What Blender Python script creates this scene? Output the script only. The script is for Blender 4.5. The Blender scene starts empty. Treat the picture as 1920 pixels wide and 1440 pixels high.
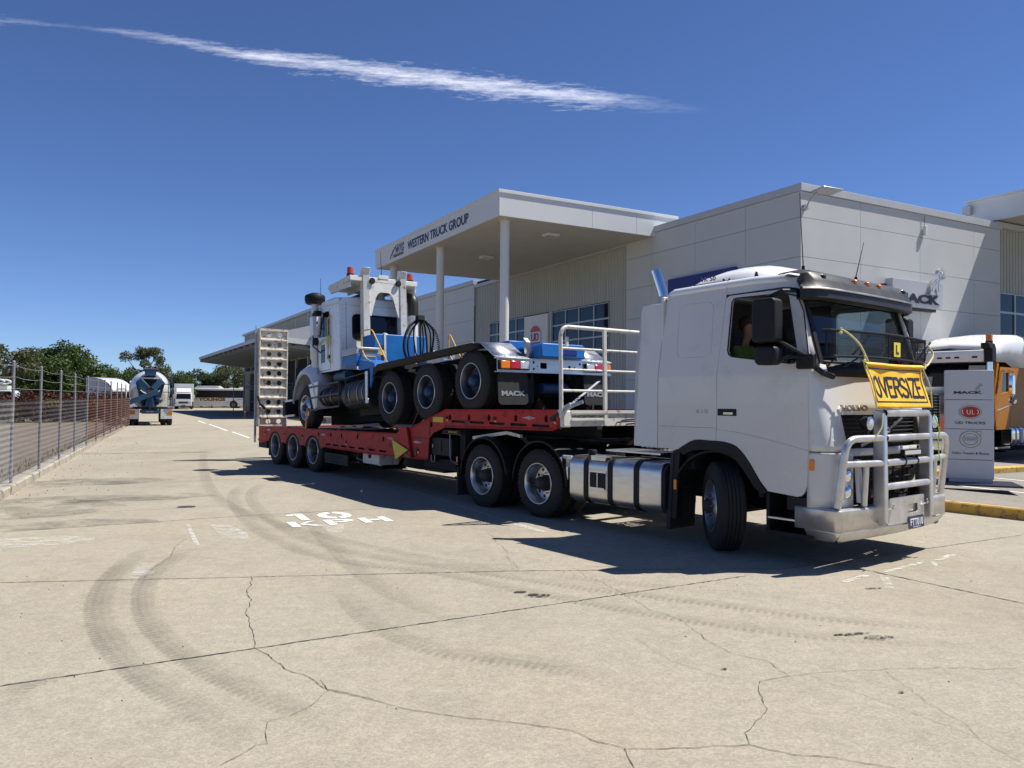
import bpy, bmesh, math, random
from math import sin, cos, pi, radians, sqrt, atan2
from mathutils import Vector, Matrix

random.seed(7)
S = bpy.context.scene
COL = S.collection

# ------------------------------------------------------------------ camera
FPX = 1460.0
PITCH, ROLL, CAMH = radians(1.138), radians(0.53), 1.75
cd = bpy.data.cameras.new("camera")
cd.sensor_width = 36.0
cd.lens = FPX / 1920 * 36.0
cd.clip_start, cd.clip_end = 0.1, 9000
cam = bpy.data.objects.new("camera", cd)
COL.objects.link(cam)
fwd = Vector((0, cos(PITCH), sin(PITCH)))
up0 = Vector((0, -sin(PITCH), cos(PITCH)))
rt0 = Vector((1, 0, 0))
rt = rt0 * cos(ROLL) + up0 * sin(ROLL)
up = up0 * cos(ROLL) - rt0 * sin(ROLL)
cam.matrix_world = Matrix(((rt.x, up.x, -fwd.x, 0), (rt.y, up.y, -fwd.y, 0), (rt.z, up.z, -fwd.z, CAMH), (0, 0, 0, 1)))
S.camera = cam

# ------------------------------------------------------------------ light
SUN = Vector((0.593, 0.097, 1.0)).normalized()
w = bpy.data.worlds.new("World")
S.world = w
w.use_nodes = True
nt = w.node_tree
bg = nt.nodes["Background"]
sky = nt.nodes.new("ShaderNodeTexSky")
sky.sky_type = 'NISHITA'
sky.sun_disc = False
sky.sun_elevation = math.asin(SUN.z)
sky.sun_rotation = atan2(SUN.x, SUN.y)
sky.air_density = 0.7
sky.dust_density = 0.0
sky.ozone_density = 3.0
hue = nt.nodes.new("ShaderNodeVectorMath"); hue.operation = 'MULTIPLY'     # a deeper, cleaner blue over the whole sky
hue.inputs[1].default_value = (0.82, 0.97, 1.29)
nt.links.new(sky.outputs[0], hue.inputs[0])
nt.links.new(hue.outputs[0], bg.inputs[0])
bg.inputs[1].default_value = 0.064
sl = bpy.data.lights.new("sun", 'SUN')
sl.energy = 5.0
sl.angle = radians(0.5)
sl.color = (1.0, 0.95, 0.87)
so = bpy.data.objects.new("sun", sl)
COL.objects.link(so)
so.rotation_euler = SUN.to_track_quat('Z', 'Y').to_euler()
S.view_settings.view_transform = 'Standard'
S.view_settings.look = 'None'
S.view_settings.exposure = 0.55
S.view_settings.gamma = 1.0
S.view_settings.use_curve_mapping = False

# ------------------------------------------------------------------ places read off the photograph
def gz(u, v, z=0.0):
    """point of the plane at height z seen at photo position (u, v)"""
    x, y = (u - 960) / FPX, (v - 720) / FPX
    cr, sr = cos(ROLL), sin(ROLL)
    xx, yy = cr * x + sr * y, -sr * x + cr * y
    cp, sp = cos(PITCH), sin(PITCH)
    dn, fw = cp * yy - sp, sp * yy + cp
    t = (CAMH - z) / dn
    return Vector((xx * t, fw * t, z))

# ------------------------------------------------------------------ materials
MATS = {}
def mat(name, col, rough=0.6, metal=0.0, noise=0.0, scale=6.0, bump=0.0, bscale=60.0, spec=0.5, dirt=None, dirt_amt=0.0, dscale=3.0, coat=0.0, aniso=None, emit=None, dcontrast=0.12, stretch=None):
    m = bpy.data.materials.new(name)
    m.use_nodes = True
    t = m.node_tree
    b = t.nodes["Principled BSDF"]
    b.inputs["Roughness"].default_value = rough
    b.inputs["Metallic"].default_value = metal
    b.inputs["Specular IOR Level"].default_value = spec
    if coat:
        b.inputs["Coat Weight"].default_value = coat
        b.inputs["Coat Roughness"].default_value = 0.05
    L = t.links.new
    tc = t.nodes.new("ShaderNodeTexCoord")
    src = tc.outputs["Object"]
    if stretch:
        mp = t.nodes.new("ShaderNodeMapping")
        mp.inputs["Scale"].default_value = stretch
        L(src, mp.inputs[0]); src = mp.outputs[0]
    last = None
    if noise or dirt:
        n = t.nodes.new("ShaderNodeTexNoise")
        n.inputs["Scale"].default_value = scale
        n.inputs["Detail"].default_value = 6
        L(src, n.inputs["Vector"])
        r = t.nodes.new("ShaderNodeMapRange")
        r.inputs["From Min"].default_value = 0.3
        r.inputs["From Max"].default_value = 0.7
        r.inputs["To Min"].default_value = 1 - noise
        r.inputs["To Max"].default_value = 1 + noise
        L(n.outputs["Fac"], r.inputs["Value"])
        mx = t.nodes.new("ShaderNodeVectorMath"); mx.operation = 'SCALE'
        mx.inputs[0].default_value = col[:3]
        L(r.outputs[0], mx.inputs["Scale"])
        last = mx.outputs[0]
        if dirt:
            n2 = t.nodes.new("ShaderNodeTexNoise")
            n2.inputs["Scale"].default_value = dscale
            n2.inputs["Detail"].default_value = 8
            n2.inputs["Roughness"].default_value = 0.65
            L(src, n2.inputs["Vector"])
            r2 = t.nodes.new("ShaderNodeMapRange")
            r2.inputs["From Min"].default_value = 0.62 - dirt_amt * 0.3
            r2.inputs["From Max"].default_value = 0.62 - dirt_amt * 0.3 + dcontrast
            L(n2.outputs["Fac"], r2.inputs["Value"])
            m2 = t.nodes.new("ShaderNodeMix"); m2.data_type = 'RGBA'
            L(r2.outputs[0], m2.inputs["Factor"])
            L(last, m2.inputs["A"])
            m2.inputs["B"].default_value = (*dirt, 1)
            last = m2.outputs["Result"]
        L(last, b.inputs["Base Color"])
        rr = t.nodes.new("ShaderNodeMapRange")
        rr.inputs["To Min"].default_value = max(0.02, rough - 0.12)
        rr.inputs["To Max"].default_value = min(1, rough + 0.12)
        L(n.outputs["Fac"], rr.inputs["Value"])
        L(rr.outputs[0], b.inputs["Roughness"])
    else:
        b.inputs["Base Color"].default_value = (*col[:3], 1)
    if bump:
        n3 = t.nodes.new("ShaderNodeTexNoise")
        n3.inputs["Scale"].default_value = bscale
        n3.inputs["Detail"].default_value = 4
        L(src, n3.inputs["Vector"])
        bp = t.nodes.new("ShaderNodeBump")
        bp.inputs["Strength"].default_value = bump
        bp.inputs["Distance"].default_value = 0.01
        L(n3.outputs["Fac"], bp.inputs["Height"])
        L(bp.outputs[0], b.inputs["Normal"])
    if emit:
        b.inputs["Emission Color"].default_value = (*emit[:3], 1)
        b.inputs["Emission Strength"].default_value = emit[3]
    MATS[name] = m
    return m

def glass(name, tint=(0.75, 0.85, 0.85), alpha=0.75, rough=0.02):
    m = bpy.data.materials.new(name); m.use_nodes = True
    t = m.node_tree; t.nodes.clear(); L = t.links.new
    out = t.nodes.new("ShaderNodeOutputMaterial")
    tr = t.nodes.new("ShaderNodeBsdfTransparent"); tr.inputs[0].default_value = (*[c * alpha for c in tint], 1)
    gl = t.nodes.new("ShaderNodeBsdfGlossy"); gl.inputs["Roughness"].default_value = rough
    fr = t.nodes.new("ShaderNodeFresnel"); fr.inputs[0].default_value = 1.5
    mx = t.nodes.new("ShaderNodeMixShader")
    L(fr.outputs[0], mx.inputs[0]); L(tr.outputs[0], mx.inputs[1]); L(gl.outputs[0], mx.inputs[2]); L(mx.outputs[0], out.inputs[0])
    MATS[name] = m
    return m

def decal(name, col, amax, scale, lo=0.35, hi=0.65, rough=0.85, bands=None, amin=0.0):
    """thin coat on the ground (rubber, worn paint) whose cover comes and goes"""
    m = bpy.data.materials.new(name); m.use_nodes = True
    t = m.node_tree; L = t.links.new
    b = t.nodes["Principled BSDF"]
    b.inputs["Base Color"].default_value = (*col, 1); b.inputs["Roughness"].default_value = rough
    tc = t.nodes.new("ShaderNodeTexCoord")
    n = t.nodes.new("ShaderNodeTexNoise"); n.inputs["Scale"].default_value = scale; n.inputs["Detail"].default_value = 8; n.inputs["Roughness"].default_value = 0.7
    L(tc.outputs["Object"], n.inputs["Vector"])
    r = t.nodes.new("ShaderNodeMapRange"); r.inputs["From Min"].default_value = lo; r.inputs["From Max"].default_value = hi
    r.inputs["To Min"].default_value = amin; r.inputs["To Max"].default_value = amax
    L(n.outputs["Fac"], r.inputs["Value"])
    last = r.outputs[0]
    if bands:
        at = t.nodes.new("ShaderNodeAttribute"); at.attribute_name = "across"
        sx = t.nodes.new("ShaderNodeSeparateXYZ"); L(at.outputs["Vector"], sx.inputs[0])
        # profile across the strip: fade at edges, ribs between
        def M(op, a, bb=None):
            k = t.nodes.new("ShaderNodeMath"); k.operation = op
            for i, q in enumerate((a, bb)):
                if q is None: continue
                if isinstance(q, (int, float)): k.inputs[i].default_value = q
                else: L(q, k.inputs[i])
            return k.outputs[0]
        v = sx.outputs[1]
        edge = M('SUBTRACT', 1.0, M('POWER', M('ABSOLUTE', M('SUBTRACT', M('MULTIPLY', v, 2.0), 1.0)), 6.0))
        rib = M('ADD', 0.86, M('MULTIPLY', 0.14, M('SINE', M('MULTIPLY', v, 2 * pi * bands))))
        # lug pattern along the strip, only near one shoulder
        lug = M('SINE', M('ADD', M('MULTIPLY', sx.outputs[0], 2 * pi / 0.062), M('MULTIPLY', v, 1.5)))
        v = M('SUBTRACT', 1.0, sx.outputs[1]); near = M('POWER', v, 2.0)
        lugm = M('ADD', M('SUBTRACT', 1.0, M('MULTIPLY', 0.45, near)), M('MULTIPLY', M('MULTIPLY', 0.9, near), lug))
        fade = sx.outputs[2]
        side = M('ADD', 0.22, M('MULTIPLY', 0.78, M('POWER', v, 1.4)))
        last = M('MULTIPLY', M('MULTIPLY', M('MULTIPLY', last, edge), M('MULTIPLY', rib, side)), M('MULTIPLY', lugm, fade))
    L(last, b.inputs["Alpha"])
    MATS[name] = m
    return m

# ------------------------------------------------------------------ mesh tools
class MB:
    def __init__(s): s.v, s.f, s.m, s.mi = [], [], [], 0
    def add(s, vs, fs):
        o = len(s.v); s.v += [tuple(p) for p in vs]; s.f += [tuple(o + i for i in f) for f in fs]; s.m += [s.mi] * len(fs); return s
    def box(s, x0, x1, y0, y1, z0, z1):
        vs = [(x, y, z) for z in (z0, z1) for y in (y0, y1) for x in (x0, x1)]
        return s.add(vs, [(0, 2, 3, 1), (4, 5, 7, 6), (0, 1, 5, 4), (2, 6, 7, 3), (0, 4, 6, 2), (1, 3, 7, 5)])
    def bar(s, a, b, w, h, upv=(0, 0, 1)):
        a, b = Vector(a), Vector(b); d = (b - a).normalized(); u = Vector(upv)
        if abs(d.dot(u)) > 0.98: u = Vector((1, 0, 0))
        r = d.cross(u).normalized(); u = r.cross(d).normalized()
        vs = [p + r * i * w / 2 + u * j * h / 2 for p in (a, b) for j in (-1, 1) for i in (-1, 1)]
        return s.add(vs, [(0, 1, 3, 2), (4, 6, 7, 5), (0, 4, 5, 1), (2, 3, 7, 6), (0, 2, 6, 4), (1, 5, 7, 3)])
    def cyl(s, a, b, r0, r1=None, n=16, caps=True):
        r1 = r0 if r1 is None else r1
        a, b = Vector(a), Vector(b); d = (b - a).normalized()
        u = Vector((0, 0, 1)) if abs(d.z) < 0.9 else Vector((1, 0, 0))
        r = d.cross(u).normalized(); u = r.cross(d)
        vs = [p + (r * cos(2 * pi * i / n) + u * sin(2 * pi * i / n)) * q for p, q in ((a, r0), (b, r1)) for i in range(n)]
        fs = [(i, (i + 1) % n, n + (i + 1) % n, n + i) for i in range(n)]
        if caps: fs += [tuple(range(n))[::-1], tuple(range(n, 2 * n))]
        return s.add(vs, fs)
    def tube(s, pts, r, n=8, closed=False, caps=True):
        pts = [Vector(p) for p in pts]; N = len(pts); vs = []; pu = None
        for i, p in enumerate(pts):
            a = pts[i - 1] if (i > 0 or closed) else p
            b = pts[(i + 1) % N] if (i < N - 1 or closed) else p
            d = (b - a).normalized()
            if pu is None:
                u = Vector((0, 0, 1)) if abs(d.z) < 0.9 else Vector((1, 0, 0))
            else: u = pu
            rr = d.cross(u)
            if rr.length < 1e-4: rr = d.orthogonal()
            rr.normalize(); u = rr.cross(d).normalized(); pu = u
            rad = r[i] if isinstance(r, (list, tuple)) else r
            vs += [p + (rr * cos(2 * pi * k / n) + u * sin(2 * pi * k / n)) * rad for k in range(n)]
        fs = []
        for i in range(N if closed else N - 1):
            j = (i + 1) % N
            fs += [(i * n + k, i * n + (k + 1) % n, j * n + (k + 1) % n, j * n + k) for k in range(n)]
        if caps and not closed: fs += [tuple(range(n))[::-1], tuple(range((N - 1) * n, N * n))]
        return s.add(vs, fs)
    def lathe(s, prof, org=(0, 0, 0), axis=(0, 0, 1), n=32):
        """prof: (radius, along)"""
        ax = Vector(axis).normalized(); u = Vector((0, 0, 1)) if abs(ax.z) < 0.9 else Vector((1, 0, 0))
        r = ax.cross(u).normalized(); u = r.cross(ax); o = Vector(org)
        vs = [o + ax * h + (r * cos(2 * pi * i / n) + u * sin(2 * pi * i / n)) * q for q, h in prof for i in range(n)]
        fs = [(k * n + i, k * n + (i + 1) % n, (k + 1) * n + (i + 1) % n, (k + 1) * n + i) for k in range(len(prof) - 1) for i in range(n)]
        return s.add(vs, fs)
    def prism(s, poly, ax, a, b):
        """poly 2D, extruded along axis ax ('x': poly=(y,z), 'y': (x,z), 'z': (x,y))"""
        def P(p, q): return {'x': (q, p[0], p[1]), 'y': (p[0], q, p[1]), 'z': (p[0], p[1], q)}[ax]
        n = len(poly); vs = [P(p, a) for p in poly] + [P(p, b) for p in poly]
        return s.add(vs, [(i, (i + 1) % n, n + (i + 1) % n, n + i) for i in range(n)] + [tuple(range(n))[::-1], tuple(range(n, 2 * n))])
    def quad(s, a, b, c, d): return s.add([a, b, c, d], [(0, 1, 2, 3)])
    def grid(s, rows):
        n = len(rows[0]); vs = [p for r in rows for p in r]
        return s.add(vs, [(j * n + i, j * n + i + 1, (j + 1) * n + i + 1, (j + 1) * n + i) for j in range(len(rows) - 1) for i in range(n - 1)])
    def sphere(s, c, rx, ry=None, rz=None, n=16, m=10):
        ry = ry or rx; rz = rz or rx
        return s.grid([[(c[0] + rx * sin(pi * j / m) * cos(2 * pi * i / n), c[1] + ry * sin(pi * j / m) * sin(2 * pi * i / n), c[2] + rz * cos(pi * j / m)) for i in range(n + 1)] for j in range(m + 1)])
    def xform(s, M):
        s.v = [tuple(M @ Vector(p)) for p in s.v]; return s
    def mesh(s, name, mats, smooth=35, fix=True):
        me = bpy.data.meshes.new(name)
        me.from_pydata(s.v, [], s.f)
        if not isinstance(mats, (list, tuple)): mats = [mats]
        for m in mats: me.materials.append(MATS[m] if isinstance(m, str) else m)
        if len(mats) > 1:
            me.polygons.foreach_set("material_index", s.m)
        if fix:
            bm = bmesh.new(); bm.from_mesh(me)
            bmesh.ops.remove_doubles(bm, verts=bm.verts, dist=1e-5)
            bmesh.ops.recalc_face_normals(bm, faces=bm.faces)
            bm.to_mesh(me); bm.free()
        if smooth:
            me.polygons.foreach_set("use_smooth", [True] * len(me.polygons))
            me.set_sharp_from_angle(angle=radians(smooth))
        me.update()
        return me
    def build(s, name, mats, parent=None, smooth=35, bevel=0.0, seg=2, fix=True, solid=0.0, **kw):
        return obj(name, s.mesh(name, mats, smooth, fix), parent, bevel=bevel, seg=seg, solid=solid, **kw)

def obj(name, me, parent=None, bevel=0.0, seg=2, solid=0.0, label=None, cat=None, group=None, kind=None, loc=None, rz=None, soff=-1.0):
    o = bpy.data.objects.new(name, me)
    COL.objects.link(o)
    if parent is not None: o.parent = parent
    if solid:
        m = o.modifiers.new("thickness", 'SOLIDIFY'); m.thickness = solid; m.offset = soff
    if bevel:
        m = o.modifiers.new("edge", 'BEVEL'); m.width = bevel; m.segments = seg; m.limit_method = 'ANGLE'; m.angle_limit = radians(40); m.harden_normals = False
    if loc: o.location = loc
    if rz is not None: o.rotation_euler = (0, 0, rz)
    tag(o, label, cat, group, kind)
    return o

def tag(o, label=None, cat=None, group=None, kind=None):
    if label: o["label"] = label
    if cat: o["category"] = cat
    if group: o["group"] = group
    if kind: o["kind"] = kind
    return o

def thing(name, label, cat, loc=(0, 0, 0), rz=0.0, group=None, ry=0.0, parent=None):
    o = bpy.data.objects.new(name, None); o.empty_display_size = 0.2
    COL.objects.link(o); o.location = loc; o.rotation_euler = (0, ry, rz)
    return tag(o, label, cat, group)

def dup(o, parent=None, loc=None, rot=None, label=None, group=None):
    c = o.copy(); COL.objects.link(c)
    c.parent = parent
    if loc is not None: c.location = loc
    if rot is not None: c.rotation_euler = rot
    if label: c["label"] = label
    if group: c["group"] = group
    for ch in list(o.children): dup(ch, c)
    return c

def frame(org, right, upv):
    """matrix whose x is right, y is up, z is outward"""
    x = Vector(right).normalized(); y = Vector(upv).normalized(); z = x.cross(y).normalized(); o = Vector(org)
    return Matrix(((x.x, y.x, z.x, o.x), (x.y, y.y, z.y, o.y), (x.z, y.z, z.z, o.z), (0, 0, 0, 1)))

def curve_mesh(name, loops, depth, bev=0.0, fill='BOTH', res=2):
    cu = bpy.data.curves.new(name, 'CURVE'); cu.dimensions = '2D'; cu.fill_mode = fill
    cu.extrude = depth / 2; cu.bevel_depth = bev; cu.bevel_resolution = res
    for lp in loops:
        sp = cu.splines.new('POLY'); sp.points.add(len(lp) - 1)
        for p, q in zip(sp.points, lp): p.co = (q[0], q[1], 0, 1)
        sp.use_cyclic_u = True
    o = bpy.data.objects.new(name, cu)
    me = bpy.data.meshes.new_from_object(o)
    bpy.data.objects.remove(o); bpy.data.curves.remove(cu)
    return me

def plate(name, loops, thick, M, m, parent=None, bev=0.0, shear=None, smooth=30, **kw):
    """flat plate with holes, 2D loops in the plane of matrix M"""
    me = curve_mesh(name, loops, thick, bev)
    me.transform(M)
    if shear: 
        for v in me.vertices: v.co = shear(v.co)
    me.materials.clear(); me.materials.append(MATS[m])
    me.polygons.foreach_set("use_smooth", [True] * len(me.polygons)); me.set_sharp_from_angle(angle=radians(smooth))
    return obj(name, me, parent, **kw)

def text(name, string, M, width, height, m, parent=None, depth=0.004, bold=0.0, skew=0.0, align='L', **kw):
    cu = bpy.data.curves.new(name, 'FONT'); cu.body = string; cu.extrude = 0.5; cu.offset = bold; cu.resolution_u = 3
    o = bpy.data.objects.new(name, cu)
    me = bpy.data.meshes.new_from_object(o)
    bpy.data.objects.remove(o); bpy.data.curves.remove(cu)
    xs = [v.co.x for v in me.vertices]; ys = [v.co.y for v in me.vertices]
    x0, x1, y0, y1 = min(xs), max(xs), min(ys), max(ys)
    for v in me.vertices:
        yy = (v.co.y - y0) / (y1 - y0) * height
        v.co = ((v.co.x - x0) / (x1 - x0) * width + yy * skew, yy, v.co.z * depth)
    me.transform(M)
    me.materials.clear(); me.materials.append(MATS[m])
    return obj(name, me, parent, **kw)

def circ(cx, cy, rx, ry=None, n=24, a0=0, a1=2 * pi, close=False):
    ry = ry or rx
    k = n + 1 if close else n
    return [(cx + rx * cos(a0 + (a1 - a0) * i / n), cy + ry * sin(a0 + (a1 - a0) * i / n)) for i in range(k)]

def rrect(x0, y0, x1, y1, r, n=4):
    out = []
    for cx, cy, a in ((x1 - r, y1 - r, 0), (x0 + r, y1 - r, pi / 2), (x0 + r, y0 + r, pi), (x1 - r, y0 + r, 1.5 * pi)):
        out += [(cx + r * cos(a + pi / 2 * i / n), cy + r * sin(a + pi / 2 * i / n)) for i in range(n + 1)]
    return out

def smooth_path(pts, k=6):
    """Catmull-Rom"""
    pts = [Vector(p) for p in pts]; out = []
    for i in range(len(pts) - 1):
        p0 = pts[max(i - 1, 0)]; p1 = pts[i]; p2 = pts[i + 1]; p3 = pts[min(i + 2, len(pts) - 1)]
        for j in range(k):
            t = j / k
            out.append(0.5 * ((2 * p1) + (-p0 + p2) * t + (2 * p0 - 5 * p1 + 4 * p2 - p3) * t * t + (-p0 + 3 * p1 - 3 * p2 + p3) * t ** 3))
    out.append(pts[-1]); return out

def fillet(pts, r, n=5):
    pts = [Vector(p) for p in pts]; out = [pts[0]]
    for i in range(1, len(pts) - 1):
        a, b, c = pts[i - 1], pts[i], pts[i + 1]
        d1, d2 = (a - b).normalized(), (c - b).normalized()
        rr = min(r, (a - b).length * .49, (c - b).length * .49)
        p, q = b + d1 * rr, b + d2 * rr
        for k in range(n + 1):
            t = k / n; out.append(p * (1 - t) ** 2 + b * 2 * t * (1 - t) + q * t * t)
    out.append(pts[-1]); return out

# palette
mat("concrete_light", (0.40, 0.36, 0.29), 0.85, noise=0.12, scale=3, bump=0.4)
mat("kerb_concrete", (0.36, 0.33, 0.27), 0.9, noise=0.15, scale=4, bump=0.5, bscale=40, dirt=(0.12, 0.11, 0.09), dirt_amt=0.3)
mat("kerb_yellow", (0.55, 0.34, 0.07), 0.8, noise=0.15, scale=5, bump=0.4, dirt=(0.2, 0.15, 0.08), dirt_amt=0.35, dscale=9)
mat("wall_grey", (0.52, 0.535, 0.535), 0.75, noise=0.025, scale=1.2, bump=0.08, bscale=150)
mat("trim_grey", (0.46, 0.48, 0.50), 0.5, noise=0.04, scale=2)
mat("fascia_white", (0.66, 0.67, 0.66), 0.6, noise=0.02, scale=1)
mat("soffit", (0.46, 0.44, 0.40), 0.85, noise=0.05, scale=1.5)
mat("column_paint", (0.62, 0.63, 0.62), 0.5, noise=0.02, scale=2)
mat("steel_cladding", (0.42, 0.42, 0.38), 0.5, noise=0.05, scale=1.5, stretch=(1, 1, 0.2))
mat("shed_cladding", (0.40, 0.37, 0.28), 0.5, noise=0.08, scale=1.0, stretch=(1, 1, 0.2))
mat("dark_joint", (0.05, 0.05, 0.05), 0.9)
mat("window_frame", (0.40, 0.42, 0.43), 0.4, metal=0.4)
mat("window_glass", (0.006, 0.008, 0.012), 0.04, spec=0.4)
mat("room_dark", (0.02, 0.02, 0.022), 0.9)
mat("white_paint", (0.66, 0.67, 0.68), 0.28, noise=0.015, scale=2, coat=0.6)
mat("sunlit_white", (0.80, 0.80, 0.79), 0.35, noise=0.015, scale=2, coat=0.4)  # white paint with sunlight put into its colour, for roofs
mat("cab_white", (0.60, 0.59, 0.565), 0.30, noise=0.03, scale=1.4, coat=0.5, dirt=(0.44, 0.44, 0.42), dirt_amt=0.2, dscale=2.2, dcontrast=0.3)  # same paint as the cab roof, kept darker to suit the shaded side
mat("dull_white", (0.62, 0.61, 0.56), 0.55, noise=0.06, scale=4, dirt=(0.25, 0.2, 0.15), dirt_amt=0.18, dscale=9)
mat("ramp_white", (0.66, 0.62, 0.53), 0.7, noise=0.1, scale=8, bump=0.3, dirt=(0.22, 0.14, 0.08), dirt_amt=0.32, dscale=10)
mat("trailer_red", (0.40, 0.020, 0.014), 0.55, noise=0.18, scale=3, dirt=(0.07, 0.015, 0.012), dirt_amt=0.30, dscale=7, spec=0.3)
mat("black_plastic", (0.012, 0.012, 0.014), 0.55, noise=0.2, scale=8, spec=0.25)
mat("visor_black", (0.028, 0.026, 0.024), 0.42, noise=0.2, scale=5, spec=0.35)
mat("chassis_black", (0.010, 0.010, 0.011), 0.8, noise=0.3, scale=5)
mat("rubber", (0.013, 0.0125, 0.012), 0.8, noise=0.3, scale=14, bump=0.3, bscale=90)
mat("rubber_flap", (0.022, 0.021, 0.021), 0.75, noise=0.25, scale=6)
mat("aluminium", (0.62, 0.61, 0.59), 0.34, metal=1.0, noise=0.10, scale=5, bump=0.05, bscale=30, stretch=(1, 1, 4))
mat("bull_aluminium", (0.60, 0.58, 0.555), 0.34, metal=0.7, noise=0.14, scale=6, bump=0.08, bscale=40, dirt=(0.45, 0.43, 0.4), dirt_amt=0.05, dscale=14)
mat("rim_alloy", (0.55, 0.55, 0.55), 0.30, metal=1.0, noise=0.08, scale=10)
mat("rim_steel", (0.26, 0.26, 0.27), 0.42, metal=0.8, noise=0.15, scale=10)
mat("hub_dark", (0.03, 0.027, 0.025), 0.7, noise=0.3, scale=30)
mat("hub_blue", (0.012, 0.045, 0.12), 0.5, noise=0.3, scale=20)
mat("chrome", (0.75, 0.76, 0.78), 0.08, metal=1.0)
mat("galvanised", (0.42, 0.43, 0.43), 0.5, metal=0.7, noise=0.15, scale=12)
mat("post_grey", (0.20, 0.20, 0.215), 0.6, noise=0.15, scale=12)
mat("fence_wire", (0.16, 0.16, 0.165), 0.6, metal=0.3)
mat("bus_glass", (0.012, 0.012, 0.014), 0.35, spec=0.25)
mat("rim_dark", (0.10, 0.115, 0.14), 0.4, metal=0.8, noise=0.2, scale=9)
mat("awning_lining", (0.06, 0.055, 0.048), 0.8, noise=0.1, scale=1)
mat("rusty_wire", (0.13, 0.06, 0.045), 0.7, metal=0.2, noise=0.3, scale=8)
mat("mack_blue", (0.008, 0.13, 0.42), 0.42, noise=0.08, scale=4, spec=0.4, dirt=(0.02, 0.1, 0.25), dirt_amt=0.15)
mat("mixer_blue", (0.012, 0.06, 0.12), 0.45, noise=0.2, scale=3)
mat("navy_blue", (0.008, 0.02, 0.17), 0.4)
mat("truck_yellow", (0.44, 0.165, 0.002), 0.5, noise=0.05, scale=2, spec=0.3)
mat("banner_yellow", (0.80, 0.46, 0.015), 0.65, noise=0.16, scale=60, bump=0.8, bscale=14)
mat("plate_yellow", (0.80, 0.66, 0.03), 0.5)
mat("sign_yellow", (0.62, 0.45, 0.03), 0.5, noise=0.1, scale=10)
mat("handrail_yellow", (0.62, 0.36, 0.05), 0.5, noise=0.15, scale=10)
mat("rope_yellow", (0.62, 0.56, 0.28), 0.8, noise=0.15, scale=40, bump=0.4, bscale=200)
mat("lamp_amber", (0.80, 0.20, 0.01), 0.2, coat=0.8)
mat("beacon_amber", (0.45, 0.07, 0.01), 0.15, coat=0.8)
mat("lamp_red", (0.50, 0.01, 0.015), 0.2, coat=0.8)
mat("lamp_clear", (0.62, 0.63, 0.62), 0.15, metal=0.3, noise=0.3, scale=60, coat=0.8)
mat("sign_silver", (0.50, 0.51, 0.54), 0.45, metal=0.3, noise=0.02, scale=2)
mat("sign_white", (0.72, 0.72, 0.70), 0.5)
mat("sign_black", (0.012, 0.014, 0.022), 0.4)
mat("text_navy", (0.010, 0.018, 0.045), 0.4)
mat("logo_red", (0.42, 0.015, 0.015), 0.4)
mat("logo_silver", (0.42, 0.42, 0.42), 0.3, metal=0.7)
mat("logo_orange_red", (0.55, 0.07, 0.03), 0.5)
mat("road_white", (0.72, 0.72, 0.68), 0.8, noise=0.06, scale=8, bump=0.3)
mat("crack_dark", (0.055, 0.048, 0.04), 0.95, noise=0.4, scale=20)
mat("joint_tar", (0.05, 0.048, 0.05), 0.9, noise=0.4, scale=12)
mat("skin", (0.48, 0.25, 0.17), 0.55, noise=0.05, scale=10)
mat("hivis", (0.22, 0.27, 0.03), 0.8, noise=0.12, scale=12)
mat("hair_brown", (0.05, 0.03, 0.02), 0.8)
mat("seat_grey", (0.06, 0.06, 0.065), 0.9, noise=0.2, scale=20)
mat("bark", (0.16, 0.12, 0.09), 0.9, noise=0.3, scale=6)
mat("orange_paint", (0.70, 0.20, 0.03), 0.6)
mat("plate_navy", (0.02, 0.02, 0.08), 0.4)
mat("asphalt", (0.075, 0.073, 0.075), 0.9, noise=0.15, scale=0.6, bump=0.4)
mat("maroon", (0.18, 0.02, 0.04), 0.6)
mat("lime_green", (0.35, 0.65, 0.02), 0.6)
glass("cab_glass", (0.72, 0.84, 0.86), 0.78)
glass("screen_glass", (0.62, 0.78, 0.84), 0.80)

mat("dark_steel", (0.06, 0.06, 0.062), 0.5, metal=0.5, noise=0.2, scale=8)
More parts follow.
